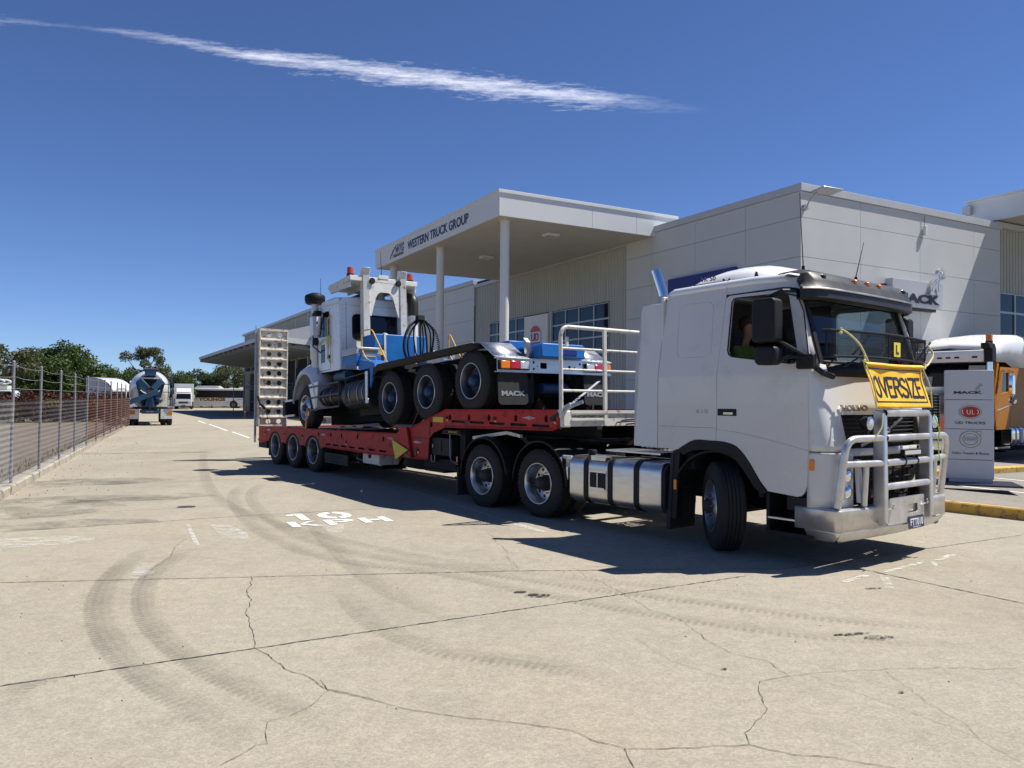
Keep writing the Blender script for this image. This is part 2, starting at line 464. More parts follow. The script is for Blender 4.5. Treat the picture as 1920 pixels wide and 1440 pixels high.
# ================================================================== ground
def ground_mat(name, base, warm, dark, fine=0.10, big=0.10, dark_amt=0.5):
    m = bpy.data.materials.new(name); m.use_nodes = True
    t = m.node_tree; L = t.links.new; b = t.nodes["Principled BSDF"]
    tc = t.nodes.new("ShaderNodeTexCoord")
    def noise(sc, det=6, rough=0.6, vec=None):
        n = t.nodes.new("ShaderNodeTexNoise"); n.inputs["Scale"].default_value = sc; n.inputs["Detail"].default_value = det
        n.inputs["Roughness"].default_value = rough; L(vec or tc.outputs["Object"], n.inputs["Vector"]); return n.outputs["Fac"]
    def rng(v, a, b_, c, d):
        r = t.nodes.new("ShaderNodeMapRange")
        for k, q in zip(("From Min", "From Max", "To Min", "To Max"), (a, b_, c, d)): r.inputs[k].default_value = q
        L(v, r.inputs["Value"]); return r.outputs[0]
    def mix(f, a, b_):
        x = t.nodes.new("ShaderNodeMix"); x.data_type = 'RGBA'
        L(f, x.inputs["Factor"])
        for k, q in (("A", a), ("B", b_)):
            if isinstance(q, tuple): x.inputs[k].default_value = (*q, 1)
            else: L(q, x.inputs[k])
        return x.outputs["Result"]
    def scale(v, f):
        x = t.nodes.new("ShaderNodeVectorMath"); x.operation = 'SCALE'; L(v, x.inputs[0]); L(f, x.inputs["Scale"]); return x.outputs[0]
    mp = t.nodes.new("ShaderNodeMapping"); mp.inputs["Rotation"].default_value = (0, 0, radians(-28)); mp.inputs["Scale"].default_value = (1, 0.35, 1)
    L(tc.outputs["Object"], mp.inputs[0])
    c = mix(rng(noise(0.35, 5), 0.35, 0.65, 0, 1), base, warm)
    c = mix(rng(noise(0.30, 8, 0.68, mp.outputs[0]), 0.47, 0.80, 0, dark_amt), c, dark)
    c = mix(rng(noise(1.5, 9, 0.72), 0.50, 0.80, 0, dark_amt * 0.75), c, dark)
    c = mix(rng(noise(0.5, 8, 0.7), 0.50, 0.72, 0, 0.5), c, tuple(min(1, q * 1.16) for q in base))
    c = scale(c, rng(noise(9, 6, 0.7), 0.3, 0.7, 1 - big, 1 + big))
    c = scale(c, rng(noise(85, 3, 0.6), 0.3, 0.7, 1 - fine, 1 + fine))
    # exposed aggregate: dark grains
    vo = t.nodes.new("ShaderNodeTexVoronoi"); vo.inputs["Scale"].default_value = 70; L(tc.outputs["Object"], vo.inputs["Vector"])
    g = t.nodes.new("ShaderNodeSeparateColor"); L(vo.outputs["Color"], g.inputs[0])
    c = scale(c, rng(g.outputs[0], 0.0, 1.0, 1 - fine * 1.5, 1 + fine * 0.9))
    # small dark spots dropped here and there
    vo2 = t.nodes.new("ShaderNodeTexVoronoi"); vo2.inputs["Scale"].default_value = 1.1; L(tc.outputs["Object"], vo2.inputs["Vector"])
    s2 = t.nodes.new("ShaderNodeSeparateColor"); L(vo2.outputs["Color"], s2.inputs[0])
    rad = rng(s2.outputs[1], 0.6, 1.0, 0.0, 0.028)
    lt = t.nodes.new("ShaderNodeMath"); lt.operation = 'LESS_THAN'; L(vo2.outputs["Distance"], lt.inputs[0]); L(rad, lt.inputs[1])
    md = t.nodes.new("ShaderNodeMath"); md.operation = 'MULTIPLY'; L(lt.outputs[0], md.inputs[0]); md.inputs[1].default_value = 0.7
    c = mix(md.outputs[0], c, (0.07, 0.06, 0.05))
    L(c, b.inputs["Base Color"]); b.inputs["Roughness"].default_value = 0.9; b.inputs["Specular IOR Level"].default_value = 0.25
    bp = t.nodes.new("ShaderNodeBump"); bp.inputs["Strength"].default_value = 0.55; bp.inputs["Distance"].default_value = 0.006
    ad = t.nodes.new("ShaderNodeMath"); ad.operation = 'ADD'; L(noise(120, 3, 0.7), ad.inputs[0]); L(g.outputs[0], ad.inputs[1])
    L(ad.outputs[0], bp.inputs["Height"]); L(bp.outputs[0], b.inputs["Normal"])
    MATS[name] = m

ground_mat("driveway_concrete", (0.335, 0.305, 0.245), (0.345, 0.305, 0.23), (0.19, 0.172, 0.142), dark_amt=0.62)
ground_mat("parking_concrete", (0.25, 0.235, 0.205), (0.28, 0.255, 0.21), (0.13, 0.12, 0.105), dark_amt=0.6)
ground_mat("yard_ground", (0.17, 0.14, 0.115), (0.21, 0.17, 0.13), (0.10, 0.09, 0.08), dark_amt=0.7)
ground_mat("dry_earth", (0.22, 0.20, 0.12), (0.16, 0.17, 0.07), (0.10, 0.09, 0.05), dark_amt=0.7)

def sheet(name, pts, z, m, parent=None, kind="structure", label=None):
    mb = MB(); mb.add([(p[0], p[1], z) for p in pts], [tuple(range(len(pts)))])
    return mb.build(name, m, parent, smooth=0, kind=kind, label=label)

sheet("ground", [(-1500, -300), (1500, -300), (1500, 2600), (-1500, 2600)], -0.03, "dry_earth")
KA, KB = Vector((-8.39, 12.82, 0)), Vector((-21.59, 43.58, 0))
KD = (KB - KA).normalized(); KN = Vector((-KD.y, KD.x, 0))           # along the kerb, and away from the driveway
drive = sheet("driveway", [tuple(KA - KD * 25)[:2], (60, -14), (70, 130), (-70, 130), tuple(KB + KD * 6)[:2]], 0.0, "driveway_concrete")
sheet("yard", [tuple(KA - KD * 25 + KN * 0.1)[:2], tuple(KB + KD * 22 + KN * 0.1)[:2], (-60, 75), (-90, 50), (-60, 0)], -0.012, "yard_ground")

# island and parking on the right
KR0, KR1 = Vector((7.03, 12.66, 0)), Vector((7.72, 11.75, 0))
RD = (KR1 - KR0).normalized(); RN = Vector((-RD.y, RD.x, 0))
i0 = KR0 - RD * 7; i1 = KR1 + RD * 5
sheet("parking", [tuple(i0 + RN * 0.2)[:2], tuple(i1 + RN * 0.2)[:2], (40, 6), (50, 40), (20, 60), (4.5, 20)], 0.004, "parking_concrete")
isl = MB(); W = 2.1
pr = [(0.12, 0.0), (0.12, 0.145), (W - 0.12, 0.155), (W - 0.12, 0)]
isl.grid([[tuple(p + RN * a + Vector((0, 0, z))) for a, z in pr] for p in (i0, i1)])
island = isl.build("pavement", "parking_concrete", smooth=0, kind="structure")

def kerb_run(parent, a, d, n, length, nvec, m, wid=0.12, h=0.17, name="kerb_stone"):
    me = MB()
    me.prism([(0, 0), (wid, 0), (wid, h), (0.02, h), (0, h - 0.02)], 'x', 0.002, length - 0.002)
    mesh = me.mesh(name, m)
    for i in range(n):
        o = obj(name, mesh, parent)
        p = a + d * length * i + nvec * random.uniform(-0.003, 0.003)
        M = Matrix(((d.x, nvec.x, 0, p.x), (d.y, nvec.y, 0, p.y), (0, 0, 1, random.uniform(-0.002, 0.001)), (0, 0, 0, 1)))
        o.matrix_local = M
kerb_run(island, i0, RD, 8, ((i1 - i0).length) / 8, RN, "kerb_yellow")
kr = sheet("kerb", [tuple(KA - KD * 9)[:2], tuple(KB)[:2], tuple(KB + KN * 0.3)[:2], tuple(KA - KD * 9 + KN * 0.3)[:2]], 0.008, "kerb_concrete")
kerb_run(kr, KA - KD * 8.6, KD, 14, ((KB - KA).length + 8.6) / 14, KN, "kerb_concrete", wid=0.28, h=0.15)
fk0, fk1 = Vector((12.1, 19.54, 0)), Vector((13.2, 20.09, 0))
fd = (fk1 - fk0).normalized(); fn = Vector((-fd.y, fd.x, 0))
fk = sheet("kerb", [tuple(fk0 - fd * 6)[:2], tuple(fk0 + fd * 14)[:2], tuple(fk0 + fd * 14 + fn * 0.3)[:2], tuple(fk0 - fd * 6 + fn * 0.3)[:2]], 0.012, "kerb_concrete")
kerb_run(fk, fk0 - fd * 6, fd, 10, 2.0, fn, "kerb_yellow", wid=0.28, h=0.15)

# ---- flat marks on the driveway
def ribbon(name, pts, width, m, z=0.004, parent=None, jitter=0.0, kind=None, label=None, uv=False, fade=0.15):
    pts = [Vector((p[0], p[1], 0)) for p in pts]
    vs, at, L = [], [], 0.0
    tot = sum((pts[i + 1] - pts[i]).length for i in range(len(pts) - 1))
    for i, p in enumerate(pts):
        a = pts[max(i - 1, 0)]; b = pts[min(i + 1, len(pts) - 1)]
        d = (b - a).normalized(); n = Vector((-d.y, d.x, 0))
        if i: L += (p - pts[i - 1]).length
        wd = width(i / (len(pts) - 1)) if callable(width) else width
        j = random.uniform(-jitter, jitter); w1 = wd * (1 + random.uniform(-.5, .5) * (jitter > 0))
        f = min(1.0, L / tot / fade if fade else 1, (tot - L) / tot / fade if fade else 1)
        for s_, q in ((-1, 0), (1, 1)):
            c = p + n * (j + s_ * w1 / 2); vs.append((c.x, c.y, z)); at.append((L, q, f))
    fs = [(2 * i, 2 * i + 2, 2 * i + 3, 2 * i + 1) for i in range(len(pts) - 1)]
    me = bpy.data.meshes.new(name); me.from_pydata(vs, [], fs); me.materials.append(MATS[m])
    if uv:
        a_ = me.attributes.new("across", 'FLOAT_VECTOR', 'POINT')
        for k, q in enumerate(at): a_.data[k].vector = q
    return obj(name, me, parent, kind=kind, label=label)

def px(pts, sc=1.0, ox=0, oy=0): return [gz(ox + x / sc, oy + y / sc) for x, y in pts]
A3 = dict(sc=2.667, ox=0, oy=900); A4 = dict(sc=1.4545, ox=600, oy=1000)
def crack(pts, w0, name="crack", rough=0.045, m="crack_dark"):
    out = []
    for a, b in zip(pts, pts[1:]):
        n = max(2, int((b - a).length / 0.035))
        d = (b - a); nn = Vector((-d.y, d.x, 0)).normalized()
        off = [0.0] * (n + 1); h = rough * min(1.0, d.length)
        for k in range(1, n): off[k] = off[k - 1] * 0.75 + random.uniform(-h, h) * 0.5
        for k in range(n):
            t = k / n; out.append(a + d * t + nn * off[k] * (1 - abs(2 * t - 1) ** 3))
    out.append(pts[-1])
    ribbon(name, out, w0 * (0.48 if name == "crack" else 0.75), m, 0.0045, drive, jitter=w0 * 0.35, fade=0)
crack(px([(1258,480),(1235,560),(1258,600),(1225,665),(1245,690),(1265,760),(1270,840),(1340,875),(1400,920),(1450,960),(1520,975),(1570,1000),(1620,1045),(1700,1060),(1867,1095)], **A3), 0.009)
crack(px([(0,400),(20,428),(140,455),(300,490),(450,508),(570,522),(690,540),(740,565),(830,588),(950,588),(1170,578),(1290,605),(1400,612),(1560,640),(1640,660)], **A4), 0.008)
crack(px([(830,588),(855,640),(860,700)], **A4), 0.008)
crack(px([(1650,1050),(1540,1140),(1440,1185),(1340,1210),(1325,1260),(1340,1320),(1280,1330),(1200,1380),(1100,1430)], **A3), 0.005)
crack(px([(690,95),(820,160),(900,210),(980,235),(1050,290),(1130,330),(1220,350),(1280,390),(1400,378),(1560,370),(1900,370)], **A4), 0.006)
crack(px([(1280,390),(1200,405),(1195,430),(1220,480),(1160,545),(1170,578)], **A4), 0.006)
crack(px([(1340,390),(1560,470),(1750,540),(1910,625)], **A4), 0.004)
crack(px([(860,290),(960,350),(1080,390),(1190,405)], **A4), 0.004)
crack(px([(1540,375),(1650,460),(1760,520),(1800,560)], **A4), 0.0035)
crack(px([(930,295),(875,335),(850,390),(780,430),(745,462),(720,490)], **A3), 0.007)
crack(px([(340,168),(520,160),(760,148),(890,140)], **A3), 0.016)
crack(px([(950,138),(1100,132),(1280,127)], **A3), 0.014)
crack(px([(460,0),(500,40),(540,95)], **A4), 0.006)
def joint(pts, w0=0.014): crack(pts, w0, name="expansion_joint", rough=0.0025, m="joint_tar")
j1 = px([(0,1093),(960,1071),(1480,1066)]); joint([j1[0] + (j1[0] - j1[1]) * 1.0] + j1)
j2 = px([(1480,1066),(1920,1003)]); joint(j2 + [j2[1] + (j2[1] - j2[0]) * 1.5], 0.012)
j3 = px([(0,1287),(690,1185),(1400,1080)]); joint([j3[0] + (j3[0] - j3[1])] + j3, 0.014)
j4 = px([(1400,1030),(1560,1056),(1920,1132)]); joint(j4 + [j4[2] + (j4[2] - j4[1])], 0.02)
j5 = px([(0,998),(480,966),(740,952)]); joint([j5[0] + (j5[0] - j5[1])] + j5, 0.016)
for yy in (17, 23, 30, 38, 47, 58):
    o_ = Vector((-5, yy, 0)); dd = Vector((cos(radians(28.7)), sin(radians(28.7)), 0)); joint([o_ - dd * 16, o_ + dd * 8], 0.02)

decal("tyre_rubber", (0.06, 0.055, 0.048), 0.48, 2.2, 0.25, 0.75, bands=4, amin=0.22)
decal("tyre_rubber_faint", (0.05, 0.045, 0.04), 0.36, 2.0, 0.25, 0.75, bands=3, amin=0.12)
decal("worn_white", (0.70, 0.70, 0.66), 0.75, 14, 0.40, 0.62)
decal("old_paint", (0.66, 0.65, 0.60), 0.55, 6, 0.42, 0.64)
decal("oil_spot", (0.02, 0.018, 0.016), 1.0, 22, 0.46, 0.56)
decal("soot_smudge", (0.10, 0.09, 0.075), 0.50, 1.1, 0.42, 0.70)
zz = [0.009]
def tyre(pts, wd, m="tyre_rubber", fade=0.2):
    zz[0] += 0.0006
    ribbon("tyre_mark", smooth_path(pts, 14), wd, m, zz[0], drive, uv=True, fade=fade)
tyre(px([(760,330),(640,415),(560,490),(515,560),(497,640),(510,720),(560,820),(650,920),(790,1030),(980,1140),(1180,1250),(1350,1340)], **A3), 0.24)
tyre(px([(960,330),(870,400),(770,470),(728,540),(722,620),(745,700),(820,790),(930,880),(1110,985),(1320,1080),(1560,1180),(1800,1280)], **A3), 0.22)
tyre(px([(1230,20),(1180,60),(1170,100),(1210,170),(1310,260),(1500,350),(1690,402),(1867,430)], **A3) + px([(330,110),(600,165),(1000,235),(1400,285),(1910,310)], **A4), 0.24, "tyre_rubber_faint", 0.1)
tyre(px([(1330,10),(1275,50),(1262,95),(1310,160),(1430,245),(1620,325),(1867,382)], **A3) + px([(330,90),(640,138),(1050,190),(1450,240),(1910,270)], **A4), 0.24, "tyre_rubber_faint", 0.1)
tyre(px([(2300,900),(2500,1250),(3000,1800),(3900,2500),(5200,3000)], sc=10, ox=340, oy=860), 0.26, "tyre_rubber_faint")
tyre(px([(60,150),(140,240),(330,320),(620,360),(900,420)], **A4), 0.26, "tyre_rubber_faint")
tyre(px([(20,1100),(90,1050),(190,1010),(330,985)], **A3), 0.2, "tyre_rubber_faint")
tyre([Vector((4.5, 6.2, 0)), Vector((2.2, 7.0, 0)), Vector((-1.0, 8.6, 0)), Vector((-4.5, 12.5, 0)), Vector((-7.5, 19.0, 0)), Vector((-11, 28, 0))], 0.26, "tyre_rubber_faint", 0.3)

def patch(name, c, rx, ry, rot, m, z=0.0068):
    pts = [(c[0] + rx * cos(a) * cos(rot) - ry * sin(a) * sin(rot), c[1] + rx * cos(a) * sin(rot) + ry * sin(a) * cos(rot)) for a in [2 * pi * k / 20 for k in range(20)]]
    pts = [(x + random.uniform(-.1, .1) * rx, y + random.uniform(-.1, .1) * ry) for x, y in pts]
    mb = MB(); mb.add([(x, y, z) for x, y in pts], [tuple(range(20))]); mb.build(name, m, drive, smooth=0)
for q, rx, ry in (((350, 950.5), 0.14, 0.11), ((1000, 1116), 0.05, 0.04), ((975, 1111), 0.06, 0.03)): patch("oil_stain", gz(*q), rx, ry, 0.3, "crack_dark")
for q, rx, ry in (((1600, 1190), 0.16, 0.03), ((1648, 1197), 0.12, 0.05), ((1358, 1256), 0.02, 0.015), ((1690, 1300), 0.02, 0.012), ((1010, 1118), 0.12, 0.05), ((1640, 1104), 0.1, 0.02)): patch("oil_stain", gz(*q), rx, ry, 0.2, "oil_spot", 0.0074)
for q, rx, ry, m in (((40, 1018), 0.8, 0.35, "old_paint"), ((120, 905), 2.2, 0.8, "soot_smudge"), ((40, 955), 1.4, 1.1, "soot_smudge"), ((230, 850), 2.6, 0.35, "soot_smudge"), ((90, 985), 1.4, 0.4, "soot_smudge"), ((190, 935), 1.8, 0.5, "soot_smudge")):
    patch("stain", gz(*q), rx, ry, 0.35, m, 0.0062)

# painted markings
def quadpx(name, pts, m="road_white", z=0.0055, sc=1, ox=0, oy=0):
    mb = MB(); mb.add([tuple(p) for p in [Vector((q.x, q.y, z)) for q in px(pts, sc, ox, oy)]], [tuple(range(len(pts)))])
    return mb.build(name, m, drive, smooth=0)
for a, b, wd, m in (((969,984),(1020,998),0.10,"worn_white"), ((677,889),(969,984),0.09,"old_paint"), ((436,810),(467,821),0.12,"road_white"), ((392,795.5),(426,807.5),0.12,"road_white"), ((371,789),(385,794),0.12,"road_white"),
                    ((1583,1092),(1625,1079),0.07,"worn_white"), ((1660,1073),(1733,1054),0.05,"worn_white"), ((1757,1051),(1788,1040),0.07,"worn_white"), ((1748,1053),(1762,1071),0.05,"old_paint"), ((1656,1080),(1668,1104),0.08,"old_paint"), ((1712,1014),(1735,1020),0.09,"old_paint")):
    p, q = gz(*a), gz(*b)
    ribbon("painted_line", [p + (q - p) * k / 8 for k in range(9)], wd, m, 0.0055, drive, fade=0)
quadpx("painted_line", [(930,225),(948,225),(998,328),(970,322)], "worn_white", sc=2.667, oy=900)
quadpx("painted_patch", [(1050,225),(1150,228),(1240,270),(1240,300),(1110,292)], "old_paint", sc=2.667, oy=900)
quadpx("painted_patch", [(705,418),(775,420),(768,470),(690,495),(640,492)], "old_paint", sc=2.667, oy=900)
quadpx("painted_patch", [(1600,228),(1720,225),(1710,270),(1640,262)], "old_paint", sc=2.667, oy=900)
for a, b in (((11.37,18.37),(11.67,17.75)), ((9.82,15.86),(10.07,15.33)), ((9.05,14.2),(9.19,13.99))):
    p, q = Vector((*a, 0)), Vector((*b, 0)); d = (q - p).normalized()
    ribbon("painted_line", [p - d * 3.5, q + d * 5], 0.10, "road_white", 0.0095, None, fade=0, kind="structure")
# speed limit painted on the concrete: 10 KPH, stencilled
R0 = gz(549, 989.5); R1 = gz(738, 977.5); rd = (R1 - R0); wK = rd.length; rd.normalize(); ru = Vector((-rd.y, rd.x, 0))
def stencil(s, x, w_, y, h_):
    mb = MB()
    G = {"1": [(.36, 0, .66, 1), (.06, .74, .32, .94)], "0": [], "K": [(0, 0, .28, 1)], "P": [(0, 0, .28, 1)], "H": [(0, 0, .28, 1), (.72, 0, 1, 1), (.32, .40, .68, .62)]}
    P = lambda u, v, dz=0.0062: tuple(R0 + rd * (x + u * w_) + ru * (y + v * h_) + Vector((0, 0, dz)))
    for a, b, c, d in G[s]: mb.add([P(a, b), P(c, b), P(c, d), P(a, d)], [(0, 1, 2, 3)])
    def arc(cx, cy, rx, ry, tx, ty, a0, a1):
        n = 12; rows = []
        for k in range(n + 1):
            t = radians(a0 + (a1 - a0) * k / n); rows.append([P(cx + rx * cos(t), cy + ry * sin(t)), P(cx + (rx - tx) * cos(t), cy + (ry - ty) * sin(t))])
        mb.grid(rows)
    if s == "0": arc(.5, .5, .52, .5, .27, .22, -82, 82); arc(.5, .5, .52, .5, .27, .22, 98, 262)
    if s == "P": arc(.40, .70, .60, .30, .28, .19, -90, 90); mb.add([P(.32, .81), P(.42, .81), P(.42, 1), P(.32, 1)], [(0, 1, 2, 3)]); mb.add([P(.32, .40), P(.42, .40), P(.42, .59), P(.32, .59)], [(0, 1, 2, 3)])
    if s == "K":
        for q in ([(.32, .46), (.50, .56), (1.0, 1.0), (.70, 1.0)], [(.34, .44), (.72, 0), (1.05, 0), (.52, .54)]):
            mb.add([P(u, v, 0.0064) for u, v in q], [(0, 1, 2, 3)])
    mb.build("painted_letter" if s.isalpha() else "painted_number", "road_white", drive, smooth=0)
lw = wK * 0.29
stencil("K", 0, lw, 0, 0.46); stencil("P", wK * .355, lw, 0, 0.46); stencil("H", wK * .71, lw, 0, 0.46)
stencil("1", wK * .06, lw, 0.54, 0.66); stencil("0", wK * .38, lw * 1.15, 0.54, 0.66)

# loose stones and litter near the kerbs
gm = MB()
for k in range(420):
    s_ = random.uniform(-2, 34); p = KA + KD * s_ - KN * abs(random.gauss(0.1, 0.9)); r = random.uniform(0.006, 0.02)
    if random.random() < 0.35: p = Vector((random.uniform(-6, 6), random.uniform(3.5, 14), 0)); r *= 0.5
    gm.add([(p.x - r, p.y, 0), (p.x + r, p.y - r * .6, 0), (p.x + r * .4, p.y + r, 0), (p.x, p.y, r * 1.1)], [(0, 1, 3), (1, 2, 3), (2, 0, 3)])
tag(gm.build("gravel", "kerb_concrete", smooth=0), "small loose stones scattered along the concrete kerb and driveway", "gravel", kind="stuff")
# ================================================================== buildings
CB = Vector((8.71, 23.5, 0)); BR = radians(28.68)       # local x runs along the front face (b), y along the long face (a)
def bld(name, label, cat, **k): return thing(name, label, cat, loc=CB, rz=BR, **k)

show = bld("showroom_building", "pale grey panelled truck showroom block behind the white prime mover", "building")
MB().box(0.05, 10.44, 0.05, 8.66, 0, 8.12).build("wall_core", "dark_joint", show, smooth=0)
zr = [0.1, 1.37, 2.57, 3.77, 4.97, 6.17, 7.37, 8.16]
g = 0.006
for z0, z1 in zip(zr, zr[1:]):
    for y0, y1 in zip([0, 2.26, 4.67, 7.08], [2.26, 4.67, 7.08, 8.70]):
        MB().box(0.0, 0.045, y0 + (0.046 if y0 == 0 else g), y1 - g, z0 + g, z1 - g).build("wall_panel", "wall_grey", show, smooth=0)
    for x0, x1 in zip([0, 2.73, 5.78, 8.85], [2.73, 5.78, 8.85, 10.49]):
        MB().box(x0 + (0 if x0 == 0 else g), x1 - g, 0.0, 0.045, z0 + g, z1 - g).build("wall_panel", "wall_grey", show, smooth=0)
MB().box(10.44, 10.49, 0.05, 8.7, 0, 8.16).build("wall", "wall_grey", show, smooth=0)
# parapet coping with a visible fall
cp = MB(); cp.box(-0.05, 10.54, -0.055, 0.25, 8.165, 8.40); cp.build("coping", "trim_grey", show, smooth=0, bevel=0.01)
cp = MB(); cp.box(-0.052, 0.25, 0.252, 8.72, 8.165, 8.398); cp.build("coping", "trim_grey", show, smooth=0, bevel=0.01)
sheet_r = MB().box(0.25, 10.4, 0.26, 8.6, 8.16, 8.22); sheet_r.build("roof", "trim_grey", show, smooth=0)

def corrugated(name, parent, y0, y1, z0, z1, x, m, pitch=0.20, depth=0.035, axis='y', flat=0.55):
    """trapezoid ribbed steel sheet standing at x, running along y"""
    mb = MB(); ys = []; y = y0
    while y < y1:
        for f, dd in ((0, 0), (flat, 0), (flat + .08, -depth), (.92, -depth)):
            yy = min(y + pitch * f, y1); ys.append((yy, dd))
        y += pitch
    ys.append((y1, 0))
    rows = [[(x + d, yy, z) if axis == 'y' else (yy, x + d, z) for yy, d in ys] for z in (z0, z1)]
    mb.grid(rows)
    return mb.build(name, m, parent, smooth=0, fix=False)

# recessed ribbed wall with the shop windows, under the entrance canopy
hall = bld("showroom_hall", "ribbed grey steel wall with blue glass windows under the entrance canopy", "building")
corrugated("cladding_upper", hall, 8.72, 22.64, 5.88, 7.97, 0.12, "steel_cladding")
corrugated("cladding_right", hall, 8.72, 9.90, 0, 5.88, 0.12, "steel_cladding")
corrugated("cladding_left", hall, 20.82, 22.64, 0, 5.88, 0.12, "steel_cladding")
MB().box(0.16, 6, 8.74, 22.6, 0, 8.3).build("hall_body", "room_dark", hall, smooth=0)
MB().box(-0.02, 0.10, 8.705, 22.64, 7.96, 8.12).build("wall_flashing", "trim_grey", hall, smooth=0)
def window_bank(y0, y1, cols, rows, parent, z0, z1):
    for a, b in zip(cols, cols[1:]):
        for c, d in zip(rows, rows[1:]):
            fr = MB()
            t_ = 0.035
            fr.box(0.06, 0.13, a, a + t_, c, d); fr.box(0.06, 0.13, b - t_, b, c, d); fr.box(0.06, 0.13, a + t_, b - t_, c, c + t_); fr.box(0.06, 0.13, a + t_, b - t_, d - t_, d)
            w_ = fr.build("window", "window_frame", parent, smooth=0)
            MB().box(0.10, 0.11, a + t_, b - t_, c + t_, d - t_).build("pane", "window_glass", w_, smooth=0)
window_bank(9.92, 14.42, [9.93, 11.04, 12.20, 13.28, 14.42], [0.9, 1.63, 2.37, 3.1, 3.76, 4.44, 5.17, 5.84], hall, 0.9, 5.84)
window_bank(16.86, 20.8, [16.86, 17.9, 19.0, 19.95, 20.8], [0.9, 1.63, 2.37, 3.1, 3.76, 4.44, 5.17, 5.84], hall, 0.9, 5.84)
MB().box(0.02, 0.13, 14.42, 14.66, 0, 5.86).build("wall_pier", "window_frame", hall, smooth=0)

left = bld("workshop_block", "grey panelled workshop block left of the entrance canopy", "building")
MB().box(0.05, 12, 22.70, 45, 0, 8.0).build("wall_core", "dark_joint", left, smooth=0)
ya = [22.66 + 2.4 * k for k in range(10)] + [45.0]
for z0, z1 in zip(zr, zr[1:]):
    for y0, y1 in zip(ya, ya[1:]):
        MB().box(0.0, 0.045, y0 + g, y1 - g, z0 + g, z1 - g).build("wall_panel", "wall_grey", left, smooth=0)
MB().box(-0.10, 0.3, 22.62, 45.1, 8.165, 8.40).build("coping", "trim_grey", left, smooth=0, bevel=0.01)
MB().box(-0.02, 0.4, 22.60, 22.66, 7.0, 8.16).build("corner_trim", "trim_grey", left, smooth=0)
MB().box(0.3, 11, 22.7, 45, 8.16, 8.22).build("roof", "trim_grey", left, smooth=0)

# entrance canopy
can = bld("entrance_canopy", "white flat entrance canopy on three round columns", "canopy")
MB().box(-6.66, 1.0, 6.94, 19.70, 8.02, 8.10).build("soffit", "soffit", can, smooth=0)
for x0, x1 in ((-6.72, -2.9), (-2.9, -0.9), (-0.9, 1.03)):
    MB().box(x0 + 0.006, x1 - 0.006, 6.88, 6.935, 8.0, 8.78).build("fascia_panel", "fascia_white", can, smooth=0)
MB().box(-6.72, 1.03, 19.70, 19.76, 8.0, 8.78).build("fascia_panel", "fascia_white", can, smooth=0)
for y0, y1 in ((6.94, 13.3), (13.3, 19.70)):
    MB().box(-6.72, -6.665, y0, y1 - 0.004, 8.0, 8.78).build("fascia_panel", "fascia_white", can, smooth=0)
MB().box(-6.76, 1.1, 6.845, 6.96, 8.782, 8.90).box(-6.76, -6.62, 6.962, 19.82, 8.782, 8.898).box(-6.6, 1.1, 19.66, 19.82, 8.782, 8.90).build("fascia_capping", "fascia_white", can, smooth=0, bevel=0.008)
MB().box(-6.6, 1.0, 6.97, 19.65, 8.6, 8.75).build("roof", "trim_grey", can, smooth=0)
for y in (7.58, 13.24, 18.81):
    c = MB(); c.cyl((-6.12, y, 0), (-6.12, y, 8.02), 0.165, n=32, caps=False); c.cyl((-6.12, y, 7.97), (-6.12, y, 8.02), 0.20, n=32); c.cyl((-6.12, y, 0), (-6.12, y, 0.05), 0.22, n=32)
    c.build("column", "column_paint", can)
# writing on the fascia: right vector runs towards -a
FM = lambda y, z: frame((-6.722, y, z), (0, -1, 0), (0, 0, 1))
text("fascia_lettering", "WESTERN TRUCK GROUP", FM(15.45, 8.22), 6.15, 0.38, "text_navy", can, depth=0.02, bold=0.022)
text("logo_lettering", "WTG", FM(17.05, 8.30), 1.1, 0.32, "text_navy", can, depth=0.02, bold=0.02, skew=0.2)
text("logo_small_lettering", "WESTERN TRUCK GROUP", FM(17.15, 8.15), 1.2, 0.07, "text_navy", can, depth=0.02, bold=0.01)
lg = MB()
for a, b in (((17.15, 8.255), (15.95, 8.255)), ((17.0, 8.66), (15.92, 8.66))): lg.box(-6.74, -6.722, b[0], a[0], a[1] - 0.012, a[1] + 0.012)
for q in ([(17.62, 8.15), (17.50, 8.34), (17.2, 8.42)], [(17.45, 8.30), (17.3, 8.5), (17.0, 8.58)], [(17.35, 8.18), (17.15, 8.3)], [(17.25, 8.46), (17.05, 8.62)]):
    lg.tube([(-6.73, y, z) for y, z in q], 0.016, 4)
lg.build("logo_emblem", "text_navy", can)
for y, x in ((8.6, -3.6), (14.0, -3.6)):
    l_ = thing("ceiling_light", "flat square floodlight under the canopy soffit " + ("near the right column" if y < 10 else "behind the middle column"), "light", group=None)
    l_.parent = None; l_.location = CB + Matrix.Rotation(BR, 3, 'Z') @ Vector((x, y, 7.93)); l_.rotation_euler = (0, 0, BR)
    MB().box(-0.28, 0.28, -0.22, 0.22, 0.0, 0.09).build("housing", "fascia_white", l_, bevel=0.02)
    MB().box(-0.2, 0.2, -0.15, 0.15, -0.012, -0.002).build("lens", "lamp_clear", l_, smooth=0)

